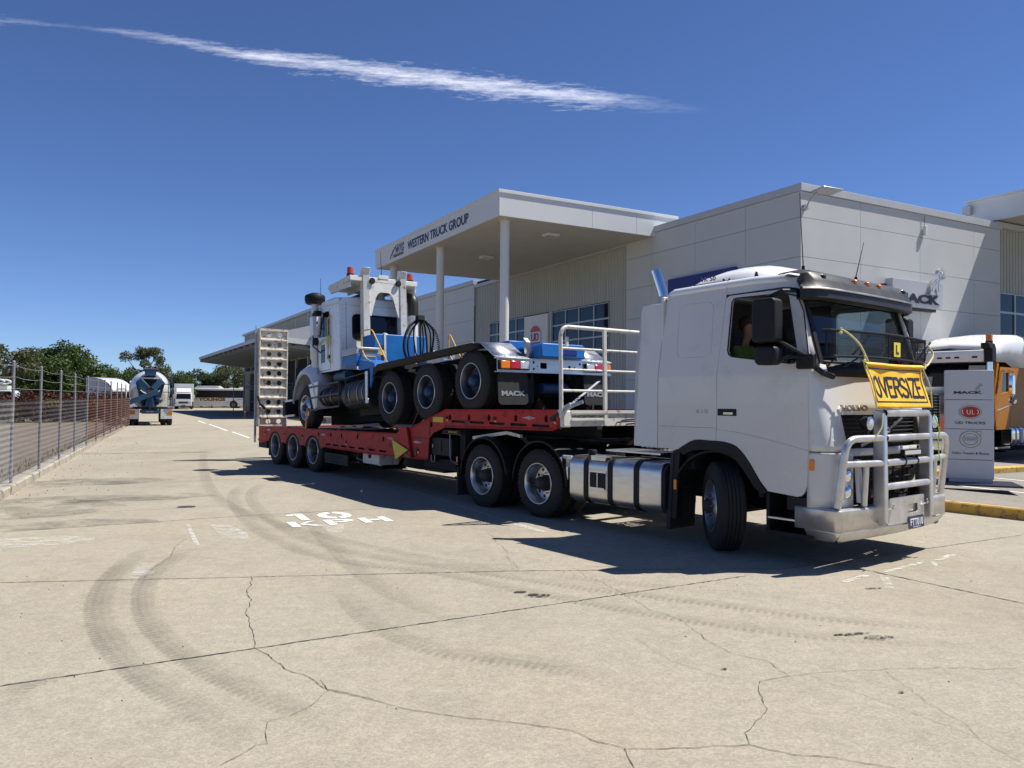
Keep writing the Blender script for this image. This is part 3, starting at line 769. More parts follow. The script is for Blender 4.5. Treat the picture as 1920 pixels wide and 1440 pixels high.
# second canopy and recessed wall on the right
can2 = bld("side_canopy", "pale canopy at the right edge beyond the panelled block", "canopy")
MB().box(10.5, 10.56, -14, 1.24, 8.55, 9.40).build("fascia_panel", "fascia_white", can2, smooth=0)
MB().box(10.42, 10.6, -14, 1.30, 9.402, 9.47).build("fascia_capping", "fascia_white", can2, smooth=0)
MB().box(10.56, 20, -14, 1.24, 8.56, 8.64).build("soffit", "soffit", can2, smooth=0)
MB().box(10.57, 20, -14, 1.1, 9.2, 9.3).build("roof", "trim_grey", can2, smooth=0)
MB().box(10.561, 20, 1.18, 1.24, 8.64, 9.4).build("fascia_panel", "fascia_white", can2, smooth=0)
for x, y in ((19, -13), (11.6, -13)):
    MB().cyl((x, y, 0), (x, y, 8.56), 0.165, n=24).build("column", "column_paint", can2)
MB().box(10.3, 10.42, 1.0, 1.3, 8.9, 9.25).build("gutter_outlet", "trim_grey", can2, smooth=0)
right = bld("recessed_shopfront", "ribbed steel wall and dark shop windows beyond the panelled block", "building")
corrugated("cladding", right, 10.5, 22, 5.92, 8.5, 0.30, "steel_cladding", axis='x')
MB().box(10.62, 22, 0.36, 6, 0, 8.5).build("body", "room_dark", right, smooth=0)
MB().box(10.5, 22, 0.1, 0.3, 8.3, 8.5).build("wall_flashing", "trim_grey", right, smooth=0)
cols = [10.52, 11.85, 13.15, 14.45, 15.75, 17.0, 18.3]; rows = [0.2, 1.6, 2.6, 3.9, 5.17, 5.90]
for a, b in zip(cols, cols[1:]):
    for c, d in zip(rows, rows[1:]):
        fr = MB(); t_ = 0.04
        fr.box(a, a + t_, 0.22, 0.30, c, d).box(b - t_, b, 0.22, 0.30, c, d).box(a + t_, b - t_, 0.22, 0.30, c, c + t_).box(a + t_, b - t_, 0.22, 0.30, d - t_, d)
        w_ = fr.build("window", "window_frame", right, smooth=0)
        MB().box(a + t_, b - t_, 0.26, 0.27, c + t_, d - t_).build("pane", "window_glass", w_, smooth=0)

# ---- signs on the walls
def BW(x, y, z=0): return CB + Matrix.Rotation(BR, 3, 'Z') @ Vector((x, y, z))
def dog(M, s, parent, m, m2, depth):
    """seated mastiff emblem, about 1 unit tall, facing right, drawn as raised outlines"""
    body = [(.02,.02),(.30,.02),(.30,.08),(.22,.12),(.34,.30),(.40,.02),(.60,.02),(.60,.08),(.52,.12),(.56,.42),(.62,.58),(.74,.56),(.86,.60),(.90,.74),(.84,.86),(.74,.92),(.66,1.0),(.60,.94),(.52,.90),(.46,.78),(.30,.62),(.14,.46),(.04,.30),(.08,.16)]
    o = plate("emblem", [[(x * s, y * s) for x, y in body]], depth, M, m, parent)
    lines = [[(.10,.30),(.22,.46),(.40,.60)],[(.46,.60),(.48,.36),(.46,.14)],[(.30,.34),(.36,.48)],[(.62,.66),(.72,.64),(.84,.68)],[(.56,.82),(.64,.86),(.70,.80)],[(.70,.74),(.78,.76)],[(.16,.14),(.14,.26),(.22,.34)],[(.52,.50),(.55,.66),(.52,.78)]]
    mb = MB()
    for l_ in lines: mb.tube([(x * s, y * s, depth / 2) for x, y in l_], 0.014 * s, 5)
    mb.xform(M).build("emblem_detail", m2, parent)
    return o
ms = bld("wall_sign", "silver MACK sign box with a bulldog emblem on the sunny panelled wall", "sign")
MB().box(3.79, 6.45, -0.38, -0.10, 4.93, 5.79).build("sign_box", "sign_silver", ms, smooth=0, bevel=0.01)
MB().box(3.66, 6.40, -0.16, -0.001, 4.84, 5.62).build("sign_mount", "sign_black", ms, smooth=0)
text("sign_lettering", "MACK", frame((3.98, -0.383, 5.04), (1, 0, 0), (0, 0, 1)), 2.26, 0.31, "sign_black", ms, depth=0.04, bold=0.05)
dog(frame((5.56, -0.43, 5.34), (1, 0, 0), (0, 0, 1)), 0.98, ms, "sign_silver", "chrome", 0.12)
us = bld("wall_sign", "tall pale UD TRUCKS panel with a red round logo between the blue windows", "sign")
MB().box(-0.06, 0.02, 14.66, 16.84, 1.6, 5.80).build("sign_panel", "sign_white", us, smooth=0)
UM = frame((-0.063, 15.75, 4.75), (0, -1, 0), (0, 0, 1))
plate("logo_ring", [circ(0, 0, .62, .62, 40)], 0.02, UM, "logo_silver", us)
plate("logo_disc", [circ(0, 0, .55, .55, 40)], 0.035, UM, "logo_orange_red", us)
plate("logo_band", [[(-.5, -.25), (.5, -.25), (.54, 0), (.5, .25), (-.5, .25), (-.54, 0)]], 0.045, UM, "logo_silver", us)
text("logo_lettering", "UD", UM @ Matrix.Translation((-.36, -.19, 0.022)), .72, .38, "logo_orange_red", us, depth=0.03, bold=0.03)
text("sign_lettering", "UD TRUCKS", frame((-0.063, 16.5, 3.72), (0, -1, 0), (0, 0, 1)), 1.5, .22, "window_frame", us, depth=0.02, bold=0.01)
bs = bld("wall_sign", "plain navy blue sign box on the shaded wall behind the white cab", "sign")
MB().box(-0.15, -0.001, 2.6, 5.97, 5.0, 6.22).build("sign_box", "navy_blue", bs, smooth=0, bevel=0.01)
fl = thing("floodlight", "flat floodlight on a bent arm at the top corner of the panelled block", "light", loc=BW(0.10, -0.02, 7.65), rz=BR)
a_ = MB(); a_.tube(fillet([(0, 0, 0), (0.0, -0.12, 0), (0.02, -0.2, 0.20), (0.12, -0.42, 0.40)], .1), 0.022, 8); a_.cyl((0, 0.0, 0), (0, -0.1, 0), 0.10); a_.build("arm", "galvanised", fl)
MB().bar((-0.08, -0.55, 0.43), (0.80, -0.55, 0.45), 0.50, 0.05, (0, 0.12, 1)).build("lamp_head", "window_frame", fl, bevel=0.02)
cm = thing("security_lamp", "small white lamp fixed high on the sunny panelled wall", "lamp", loc=BW(5.95, -0.02, 7.6), rz=BR)
MB().box(-0.06, 0.06, -0.10, 0.0, -0.17, 0.17).build("housing", "white_paint", cm, bevel=0.02); MB().tube([(0, -.02, .17), (0, -.02, .5)], 0.008, 5).build("cable", "sign_black", cm)

# ---- far shed with its big awning
shed = bld("warehouse_shed", "long ribbed warehouse shed far down the yard with a wide metal awning", "building")
for k in range(9):
    y0 = 46 + k * 4.7; y1 = min(y0 + 4.7, 88)
    corrugated("cladding", shed, y0 + .06, y1 - .06, 5.4 if k > 0 else 0, 9.55, -1.0, "shed_cladding", pitch=0.4, depth=0.05)
    MB().box(-1.09, -0.9, y1 - 0.12, y1 + 0.12, 0, 9.55).build("post", "trim_grey", shed, smooth=0)
MB().box(-0.9, 20, 46.0, 88, 0, 9.5).build("body", "room_dark", shed, smooth=0)
corrugated("cladding", shed, 74, 88, 0, 5.0, -0.99, "shed_cladding", pitch=0.4, depth=0.05)
MB().box(-1.35, 20, 45.6, 88.4, 9.56, 9.80).build("roof", "trim_grey", shed, smooth=0)
MB().box(-1.02, 20, 87.95, 88.1, 0, 9.56).build("end_wall", "shed_cladding", shed, smooth=0)
aw = MB()
aw.prism([(-6.72, 6.30), (-6.72, 6.62), (-1.1, 8.10), (-1.1, 7.9), (-6.5, 6.45)], 'y', 46.5, 86.7)
aw.build("awning_roof", "trim_grey", shed, smooth=0)
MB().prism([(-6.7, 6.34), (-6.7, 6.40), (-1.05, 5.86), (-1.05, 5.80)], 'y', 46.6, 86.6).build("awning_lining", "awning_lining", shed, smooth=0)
MB().prism([(-6.74, 6.28), (-6.74, 6.62), (-1.1, 6.25), (-1.1, 5.78)], 'y', 46.42, 46.49).build("awning_fascia", "fascia_white", shed, smooth=0)
MB().prism([(-6.7, 6.62), (-1.12, 8.08), (-1.12, 6.26)], 'y', 46.44, 46.48).build("awning_infill", "trim_grey", shed, smooth=0)
for k in range(14):
    y = 47.5 + k * 3
    MB().prism([(-6.6, 6.02), (-6.6, 6.33), (-1.1, 5.79), (-1.1, 5.4)], 'y', y - .05, y + .05).build("awning_beam", "window_frame", shed, smooth=0)
for x in (-5.6, -4.3, -3.0, -1.9):
    z = 5.86 + (-1.05 - x) / 5.65 * 0.5 - 0.07
    MB().box(x - .06, x + .06, 46.6, 86.6, z - .12, z).build("purlin", "dark_steel", shed, smooth=0)
for y in (50, 58, 66, 74, 82):
    MB().box(-1.12, -1.02, y - 1.7, y + 1.7, 0, 4.6).build("roller_door", "room_dark", shed, smooth=0)
# ================================================================== wheels
def tyre_mb(r, wd, lugs=0, dual=False, r_in=0.298):
    mb = MB()
    def one(off):
        s = wd
        p = [(r_in, -.012), (r_in + .03, .001), ((r + r_in) / 2, .009), (r - .055, .002), (r - .022, -.016), (r - .004, -.035), (r, -.045)]
        n = 5
        for k in range(1, n):
            x = -.045 - (s - .09) * k / n
            p += [(r, x + .005), (r - .013, x + .004), (r - .013, x - .004), (r, x - .005)]
        p += [(r, -s + .045), (r - .004, -s + .035), (r - .022, -s + .016), (r - .055, -s), ((r + r_in) / 2, -s - .008), (r_in, -s + .012)]
        mb.lathe([(a, b + off) for a, b in p], axis=(0, -1, 0), n=56)
        if lugs:
            for i in range(lugs):
                a = 2 * pi * i / lugs; t = pi / lugs * 0.95
                for side in (0, 1):
                    y0 = -(off - .02) if side == 0 else -(off - s + .02)
                    sg = 1 if side == 0 else -1
                    a0 = a + (t if side else 0)
                    vs = []
                    for rr in (r - .03, r + .006):
                        for yy in (0, .055):
                            for da in (0, t):
                                vs.append((rr * cos(a0 + da), y0 + sg * yy, rr * sin(a0 + da)))
                    mb.add(vs, [(0, 1, 3, 2), (4, 6, 7, 5), (0, 4, 5, 1), (2, 3, 7, 6), (0, 2, 6, 4), (1, 5, 7, 3)])
    one(0)
    if dual: one(-.335)
    return mb

def make_wheel(r=0.52, wd=0.275, kind='drive', rim='rim_alloy', hub='hub_dark', lugs=0, parent=None, holes=10):
    rm = MB()
    if kind == 'drive':
        rm.lathe([(.300, -.014), (.303, .004), (.294, .008), (.284, .000), (.276, -.022), (.262, -.050), (.256, -.070), (.252, -.150), (.246, -.166), (.228, -.172), (.13, -.172), (.06, -.172)], axis=(0, -1, 0), n=56)
        dz = -.171
    else:
        rm.lathe([(.300, -.014), (.303, .004), (.294, .008), (.284, .000), (.272, -.020), (.256, -.045), (.246, -.060), (.232, -.050), (.205, -.022), (.165, -.004), (.14, .002), (.08, .002)], axis=(0, -1, 0), n=56)
        dz = -.02
    for i in range(10):
        a = 2 * pi * (i + .5) / 10; q = .150
        yy = -(-.172 if kind == 'drive' else .002)
        rm.cyl((q * cos(a), yy, q * sin(a)), (q * cos(a), yy - .035, q * sin(a)), .014, .011, n=6)
    me = rm.mesh("wheel", rim)
    w_ = obj("wheel", me, parent)
    tyre_mb(r, wd, lugs, dual=(kind == 'drive')).build("tyre", "rubber", w_, smooth=40)
    h = MB()
    if kind == 'drive':
        h.lathe([(.0, .015), (.05, .012), (.085, -.01), (.098, -.03), (.105, -.13), (.12, -.14), (.12, -.172)], axis=(0, -1, 0), n=28)
        for i in range(8):
            a = 2 * pi * i / 8; h.cyl((.07 * cos(a), -.002, .07 * sin(a)), (.07 * cos(a), -.02, .07 * sin(a)), .009, n=6)
    else:
        h.lathe([(0, .085), (.055, .08), (.075, .06), (.082, .02), (.10, .012), (.125, .003)], axis=(0, -1, 0), n=28)
    h.build("hub", hub, w_)
    hh = MB()
    for i in range(holes):
        a = 2 * pi * i / holes; q = .208 if kind == 'drive' else .214
        y0 = -(dz + .0015) if kind == 'drive' else .030
        hh.cyl((q * cos(a), y0 + .02, q * sin(a)), (q * cos(a), y0 - .0012, q * sin(a)), .026, n=14)
    hh.build("hand_holes", "hub_dark", w_)
    MB().lathe([(.292, .002), (.297, .010), (.304, .010), (.308, .001)], axis=(0, -1, 0), n=56).build("rim_lip", "aluminium", w_)
    return w_

def put_wheel(proto, parent, x, z, side, y=1.24, steer=0.0, first=False, spin=None):
    """side -1: right of the vehicle, +1: left; y: distance of the tyre's outer face from the centre line"""
    wv = proto if first else dup(proto)
    wv.parent = parent
    wv.location = (x, side * y, z)
    wv.rotation_euler = (0, random.uniform(0, 6) if spin is None else spin, (0 if side < 0 else pi) + steer)
    return wv

# ================================================================== white prime mover (x forward, y left, origin under first drive axle at ground)
TR = thing("prime_mover", "white cab-over prime mover with alloy bull bar and OVERSIZE banner pulling the low loader", "truck", loc=(1.445, 12.285, 0), rz=radians(-51.5))
def TW(p): return TR.matrix_basis @ Vector(p)
# chassis
ch = MB()
for s in (-1, 1):
    ch.box(-2.3, 4.0, s * .43 - .04, s * .43 + .04, .62, .88)
for x in (-2.25, -1.4, -.7, 0, .8, 1.6, 2.4, 3.6): ch.box(x - .05, x + .05, -.40, .40, .66, .84)
for x in (-1.37, 0.0): ch.cyl((x, -.95, .52), (x, .95, .52), .075, n=12); ch.sphere((x, 0, .52), .22, .24, .22, 12, 8); ch.box(x - .5, x + .5, -.50, -.44, .50, .60); ch.box(x - .5, x + .5, .44, .50, .50, .60)
ch.cyl((3.03, -.85, .46), (3.03, .85, .46), .06, n=10); ch.box(2.5, 3.56, -.48, -.40, .46, .60); ch.box(2.5, 3.56, .40, .48, .46, .60)
ch.cyl((-2.2, -.35, .5), (-2.2, .35, .5), .14, n=14); ch.box(.55, 2.3, .62, 1.2, .34, .95)
for k, (x, y, z) in enumerate([(-.68, -.62, .72), (-.68, .2, .80), (.3, -.55, .75), (.35, -.2, .9)]): ch.cyl((x - .22, y, z), (x + .22, y, z), .11, n=12)
ch.build("chassis", "chassis_black", TR)
# engine bay / gearbox mass under the cab
MB().box(2.5, 4.1, -.45, .45, .55, 1.35).box(2.35, 2.6, -1.05, 1.05, .9, 1.25).build("engine", "chassis_black", TR, bevel=.03)
MB().box(2.62, 3.5, -1.12, -.62, 1.18, 1.22).box(2.62, 3.5, .62, 1.12, 1.18, 1.22).build("wheel_arch_lining", "black_plastic", TR)
# fifth wheel plate and catwalk
fw = MB(); fw.prism([(x, y) for x, y in [(-1.35, -.45), (-1.3, .45), (-.2, .45), (0.1, .3), (.1, -.3), (-.2, -.45)]], 'z', 1.06, 1.12); fw.box(-1.0, -.4, -.5, .5, .88, 1.06); fw.build("fifth_wheel", "chassis_black", TR, bevel=.01)
cw = MB()
for x in [1.15 + .085 * k for k in range(11)]: cw.box(x, x + .05, -1.06, -.55, 1.058, 1.078)
cw.box(1.13, 2.1, -1.08, -1.06, 1.055, 1.075); cw.build("catwalk_step", "aluminium", TR, smooth=0)
cw2 = MB(); 
for x in [1.25 + .085 * k for k in range(14)]: cw2.box(x, x + .05, -.5, .5, 1.10, 1.125)
cw2.build("catwalk", "aluminium", TR, smooth=0)

dw = make_wheel(r=.505, lugs=46); sw = make_wheel(kind='steer', rim='rim_steel', wd=.30)
put_wheel(dw, TR, -.12, .505, -1, first=True); put_wheel(dw, TR, -1.53, .505, -1); put_wheel(dw, TR, -.12, .505, 1); put_wheel(dw, TR, -1.53, .505, 1)
STE = radians(-40)
put_wheel(sw, TR, 2.95, .515, -1, y=1.17, first=True, steer=STE); put_wheel(sw, TR, 2.95, .515, 1, y=1.17, steer=STE)

# curved mudguards over the drive wheels
def mudguard(cx, cz, r, a0, a1, y0, y1, name="mudguard", parent=TR, m="black_plastic", lip=.025):
    mb = MB(); rows = []
    for i in range(17):
        a = a0 + (a1 - a0) * i / 16
        rows.append([(cx + (r - lip) * cos(a), y0, cz + (r - lip) * sin(a)), (cx + r * cos(a), y0, cz + r * sin(a)), (cx + (r + .012) * cos(a), y0 + .06, cz + (r + .012) * sin(a)), (cx + (r + .012) * cos(a), y1, cz + (r + .012) * sin(a))])
    mb.grid(rows); return mb.build(name, m, parent, solid=.008, soff=0)
for s in (-1, 1):
    y0, y1 = s * 1.25, s * .65
    mudguard(-1.50, .50, .63, radians(5), radians(182), y0, y1)
    mudguard(-.10, .52, .62, radians(-2), radians(182), y0, y1)
MB().box(-2.25, -2.21, -1.24, -.66, .12, .60).build("mud_flap", "rubber_flap", TR); MB().box(.50, .535, -1.24, -.70, .62, .80).build("light_bracket", "aluminium", TR)
MB().cyl((.36, -1.18, .93), (.56, -1.18, .93), .03, n=10).build("side_light", "lamp_clear", TR)

# fuel tank with straps and step
tk = MB(); tk.prism(rrect(-1.25, .33, -.62, .97, .13, 6), 'x', .57, 2.25)
tk.build("fuel_tank", "aluminium", TR, bevel=.02, seg=3)
for x in (.915, 1.375, 1.845):
    o = rrect(-1.262, .318, -.61, .982, .142, 6); MB().prism(o, 'x', x - .04, x + .04).build("tank_strap", "black_plastic", TR)
MB().prism(rrect(-1.24, .35, -.63, .95, .12, 6), 'x', 2.27, 2.31).build("tank_bracket", "chassis_black", TR)
rs = MB(); rs.box(.985, 1.31, -1.256, -1.250, .52, .80); rs.build("step_frame", "aluminium", TR, bevel=.004)
MB().box(1.00, 1.295, -1.262, -1.2565, .545, .765).build("step_recess", "room_dark", TR)
MB().box(1.01, 1.285, -1.275, -1.2625, .545, .565).box(1.14, 1.155, -1.268, -1.2625, .566, .765).build("step_tread", "aluminium", TR)
MB().box(1.0, 1.30, -1.24, -1.02, .972, .990).box(1.02, 1.28, -1.255, -1.235, .93, .975).build("step_tread", "aluminium", TR)
MB().lathe([(0, .07), (.06, .068), (.07, .05), (.07, .02), (.052, .015), (.05, -.02)], org=(.80, -1.02, .985), n=20).build("tank_cap", "black_plastic", TR)
# bracket and mudflap behind the steering wheel
MB().prism([(2.36, .30), (2.45, .30), (2.50, 1.14), (2.40, 1.14)], 'y', -1.19, -1.10).build("flap_bracket", "black_plastic", TR)
MB().prism([(2.30, .16), (2.36, .16), (2.41, 1.1), (2.37, 1.1)], 'y', -1.20, -.72).build("mud_flap", "rubber_flap", TR)
MB().box(2.42, 2.46, -1.205, -1.19, .66, .78).build("side_reflector", "lamp_amber", TR)

# ---- cab shell: side plates with real gaps
YS = 1.245
def lean(co):
    """tumblehome: sides lean in above z 2.06"""
    k = max(0.0, co.z - 2.06) * 0.095
    return Vector((co.x, co.y + (k if co.y < 0 else -k), co.z))
def side(name, loops, m="cab_white", s=-1, y=YS, th=.03, bev=.006, **kw):
    M = frame((0, s * (y - th / 2), 0), (1, 0, 0), (0, 0, 1))
    return plate(name, loops, th - 2 * bev, M, m, TR, bev=bev, shear=lean, **kw)
win = [(3.235, 2.90), (3.215, 2.34), (3.235, 2.29), (3.28, 2.265), (4.03, 2.165), (4.08, 2.17), (4.105, 2.20), (4.11, 2.26), (3.97, 2.88), (3.95, 2.925), (3.92, 2.94), (3.30, 2.945), (3.255, 2.935)]
for s in (-1, 1):
    side("sleeper_panel", [[(2.20, 1.445), (3.075, 1.445), (3.075, 2.052), (2.20, 2.052)]], s=s)
    side("sleeper_panel", [[(2.20, 2.060), (3.075, 2.060), (3.145, 3.00), (3.145, 3.10), (2.34, 3.10), (2.285, 3.07), (2.26, 3.0)]], s=s)
    side("sleeper_skirt", [[(2.20, 1.17), (2.55, 1.163), (2.62, 1.22), (2.70, 1.27), (2.80, 1.293), (3.07, 1.293), (3.07, 1.433), (2.20, 1.433)]], s=s)
    side("door", [[(3.090, 1.43), (3.35, 1.41), (3.70, 1.355), (4.245, 1.25), (4.245, 2.02), (3.090, 2.052)]], s=s)
    side("door", [[(3.090, 2.060), (4.245, 2.028), (4.255, 2.15), (4.17, 2.60), (4.05, 2.96), (4.0, 2.985), (3.20, 2.98), (3.155, 2.95)], win], s=s)
    side("roof_side", [[(3.16, 2.995), (3.25, 3.0), (3.95, 3.01), (4.06, 2.99), (4.10, 2.97), (4.06, 3.10), (3.16, 3.10)]], s=s)
    side("door_skirt", [[(3.085, 1.293), (3.20, 1.288), (3.37, 1.24), (3.53, 1.08), (3.68, .87), (3.77, .775), (4.12, .75), (4.17, .765), (4.205, .81), (4.235, .90), (4.245, 1.238), (3.70, 1.343), (3.35, 1.398), (3.085, 1.42)]], s=s)
    # black wheel-arch moulding
    arch = smooth_path([Vector((x, z, 0)) for x, z in [(2.52, 1.155), (2.62, 1.215), (2.78, 1.284), (3.0, 1.285), (3.2, 1.278), (3.37, 1.23), (3.53, 1.07), (3.67, .86), (3.76, .765)]], 4)
    inner = [Vector((2.60, 1.10, 0)), Vector((2.75, 1.165, 0)), Vector((3.0, 1.185, 0)), Vector((3.2, 1.17, 0)), Vector((3.33, 1.12, 0)), Vector((3.46, .98, 0)), Vector((3.60, .80, 0)), Vector((3.70, .735, 0))]
    lp = [(p.x, p.y) for p in arch] + [(p.x, p.y) for p in inner[::-1]]
    plate("arch_moulding", [lp], .05, frame((0, s * 1.225, 0), (1, 0, 0), (0, 0, 1)), "black_plastic", TR, bev=.004)
    mudguard(3.03, .52, .655, radians(15), radians(165), s * 1.20, s * .72, name="inner_arch", m="chassis_black")
    # step well under the door
    st = MB(); st.box(3.72, 4.28, min(s * 1.20, s * .8), max(s * 1.20, s * .8), .30, .345); st.box(3.72, 3.76, min(s * 1.2, s * .8), max(s * 1.2, s * .8), .34, .80); st.box(3.76, 4.28, s * .82 - .02, s * .82 + .02, .34, .80)
    st.build("step_well", "black_plastic", TR)
    MB().box(3.76, 4.16, min(s * 1.235, s * 1.03), max(s * 1.235, s * 1.03), .475, .50).build("door_step", "aluminium", TR, bevel=.004)
    # side fairing behind the cab
    e = MB(); e.prism([(1.79, 1.17), (2.185, 1.165), (2.185, 2.06), (2.25, 2.985), (1.86, 2.985), (1.83, 2.9), (1.80, 2.1)], 'y', min(s * YS, s * (YS - .03)), max(s * YS, s * (YS - .03)))
    e.v = [tuple(lean(Vector(p))) for p in e.v]
    e.build("side_fairing", "cab_white", TR, bevel=.008)
    # pressed recess on the sleeper side: a raised rounded outline
    lo = [Vector((x, s * (YS + .0005), z)) for x, z in rrect(2.47, 2.27, 2.98, 2.93, .09, 5)]
    MB().tube([lean(p) for p in lo], .0055, 6, closed=True).build("panel_crease", "cab_white", TR)
    # rain gutter strip over the door
    MB().tube([lean(Vector((x, s * (YS + .002), z))) for x, z in ((3.16, 2.988), (3.9, 3.003), (4.04, 2.98), (4.16, 2.72), (4.25, 2.2))], .007, 6).build("door_seal", "black_plastic", TR)
# backing behind the gaps, rear wall, floor, roof (thin box cab, open inside)
MB().box(2.20, 2.24, -1.2, 1.2, 1.17, 3.06).build("cab_rear_wall", "cab_white", TR, bevel=.01)
MB().box(2.24, 4.2, -1.20, 1.20, 1.30, 1.36).build("cab_floor", "seat_grey", TR)
for s in (-1, 1):
    b_ = MB(); b_.box(2.24, 3.20, s * 1.18 - .01, s * 1.18 + .01, 1.2, 2.06); b_.box(3.2, 4.2, s * 1.18 - .01, s * 1.18 + .01, 1.36, 2.06)
    b_.add([(2.24, s * 1.19, 2.06), (3.19, s * 1.19, 2.06), (3.19, s * 1.10, 3.06), (2.28, s * 1.10, 3.06)], [(0, 1, 2, 3)])
    b_.build("cab_lining", "seat_grey", TR, smooth=0)
    MB().box(4.18, 4.215, s * 1.2 - .03, s * 1.2 + .03, .95, 2.1).build("door_gap_backing", "dark_joint", TR)
rf = MB()
rows = []
for i, x in enumerate([2.245, 2.27, 2.33, 2.9, 3.5, 3.9, 4.0, 4.05]):
    zt = [3.09, 3.135, 3.16, 3.175, 3.185, 3.17, 3.13, 3.04][i]
    row = []
    for y, dz in [(-1.15, -.10), (-1.148, -.06), (-1.13, -.025), (-1.09, -.004), (-.8, .004), (0, .012), (.8, .004), (1.09, -.004), (1.13, -.025), (1.148, -.06), (1.15, -.10)]:
        row.append((x, y, max(zt + dz, 3.02)))
    rows.append(row)
rf.grid(rows); rf.build("roof", "sunlit_white", TR, smooth=60, solid=.02)  # lighter than the cab sides: sunlit top painted into the colour
MB().tube([(3.15, y, z) for y, z in ((-1.152, 3.08), (-1.12, 3.162), (-1.05, 3.178), (1.05, 3.178), (1.12, 3.162), (1.152, 3.08))], .008, 6).build("roof_joint", "white_paint", TR)
# low roof cap with rounded shape
cap_ = MB(); rows = []
prof = [(2.50, .0), (2.52, .07), (2.58, .11), (2.62, .17), (2.85, .235), (3.1, .255), (3.3, .24), (3.46, .195), (3.60, .13), (3.68, .05), (3.74, 0)]
for x, h in prof:
    wdt = 1.0 if x < 3.3 else 1.0 - (x - 3.3) * .6
    rows.append([(x, wdt * t, 3.175 + h * (max(0, 1 - abs(t) ** 3.0)) ** .55) for t in [-1, -.96, -.88, -.72, -.5, -.25, 0, .25, .5, .72, .88, .96, 1]])
cap_.grid(rows); cap_.build("roof_air_cap", "sunlit_white", TR, smooth=60)
MB().tube([(2.55, -1.0, 3.185), (3.0, -1.0, 3.19), (3.3, -.995, 3.19), (3.7, -.76, 3.19)], .008, 6).build("cap_gasket", "black_plastic", TR)
RM = frame((2.66, -1.006, 3.215), (1, -.0, 0), (0, .12, 1))
text("roof_lettering", "VK 50", RM, .22, .06, "text_navy", TR, depth=.01)
MB().cyl((3.02, -1.03, 3.18), (3.02, -1.03, 3.215), .012, n=8).cyl((3.10, -1.03, 3.18), (3.10, -1.03, 3.21), .012, n=8).cyl((3.45, -1.0, 3.18), (3.45, -1.0, 3.25), .03, .012, n=10).build("roof_fitting", "black_plastic", TR)

# windscreen, pillars, front face
WB = lambda y, t: (4.275 - .245 * t + .06 * (1 - (y / 1.1) ** 2) * (1 - .3 * t), y, 2.19 + .80 * t)
ws = MB(); ws.grid([[WB(y * (1.09 - .05 * t), t) for y in [-1, -.8, -.5, -.2, .2, .5, .8, 1]] for t in (0.02, .25, .5, .75, 1)])
ws.build("windscreen", "screen_glass", TR, smooth=60)
MB().grid([[tuple(Vector(WB(y * (1.09 - .05 * t), t)) + Vector((.004, 0, 0))) for y in [-1, -.8, -.5, -.2, .2, .5, .8, 1]] for t in (.84, .92, 1)]).build("screen_top_band", "black_plastic", TR, smooth=60)
for s in (-1, 1):
    pl_ = MB()
    pl_.grid([[(4.275 - .245 * t + .01, s * (1.085 - .05 * t), 2.17 + .82 * t), (4.28 - .245 * t, s * (1.15 - .06 * t), 2.17 + .82 * t), (4.255 - .235 * t, s * (1.215 - .075 * t), 2.17 + .82 * t), (4.215 - .225 * t, s * (1.24 - .085 * t), 2.17 + .82 * t)] for t in (0, .25, .5, .75, 1)])
    pl_.build("windscreen_pillar", "cab_white", TR, smooth=60, solid=.02)
    MB().bar((4.295, s * 1.08, 2.17), (4.05, s * 1.03, 2.99), .05, .03).build("pillar_seal", "black_plastic", TR)
def xf(z): return 4.275 + .06 + max(0, 2.2 - z) * .22
def front_pt(y, z, xfz=None, xs=4.25, yc=1.0, ye=1.245):
    X = (xfz or xf)(z); base = X - .07 * (y / 1.0) ** 2 if abs(y) < yc else X - .07
    if abs(y) <= yc: return (base, y, z)
    t = min(1, (abs(y) - yc) / (ye - yc)); return (xs + (X - .07 - xs) * sqrt(max(0, 1 - t * t)), y, z)
ys = [-1.245, -1.24, -1.22, -1.18, -1.12, -1.05, -.98, -.88, -.5, 0, .5, .88, .98, 1.05, 1.12, 1.18, 1.22, 1.24, 1.245]
fp = MB(); fp.grid([[front_pt(y, z) for y in ys] for z in (1.62, 1.75, 1.9, 2.02, 2.10, 2.16)])
for s in (-1, 1):
    yy = [y for y in ys if y * s > 0 and abs(y) >= .87]
    fp.grid([[front_pt(y, z) for y in yy] for z in (1.235, 1.3, 1.4, 1.5, 1.62)])
fp.build("front_panel", "cab_white", TR, smooth=60, solid=.02)
# black wiper scuttle
MB().grid([[tuple(Vector(front_pt(y, z)) + Vector((.006, 0, 0))) for y in [-.95, -.8, -.5, 0, .5, .8, .95]] for z in (2.03, 2.10, 2.168)]).build("scuttle", "black_plastic", TR, smooth=60, solid=.01)
MB().grid([[(4.345 - .07 * (y / 1.0) ** 2 - .0, y, z) if abs(y) < 1.05 else (4.27, y, z) for y in [-1.08, -.8, -.4, 0, .4, .8, 1.08]] for z in (2.165, 2.20)]).build("screen_base", "black_plastic", TR, smooth=60, solid=.02)
for y in (-.75, 0.05, .8):
    MB().tube([(4.37, y, 2.13), (4.40, y + .25, 2.24), (4.345, y + .55, 2.42)], .010, 6).bar((4.36, y + .18, 2.26), (4.30, y + .70, 2.52), .02, .015).build("wiper", "black_plastic", TR)
text("maker_lettering", "VOLVO", frame((4.425, -.90, 1.66), (.10, 1, 0), (-.22, 0, 1)), .48, .065, "logo_silver", TR, depth=.015, bold=.04)
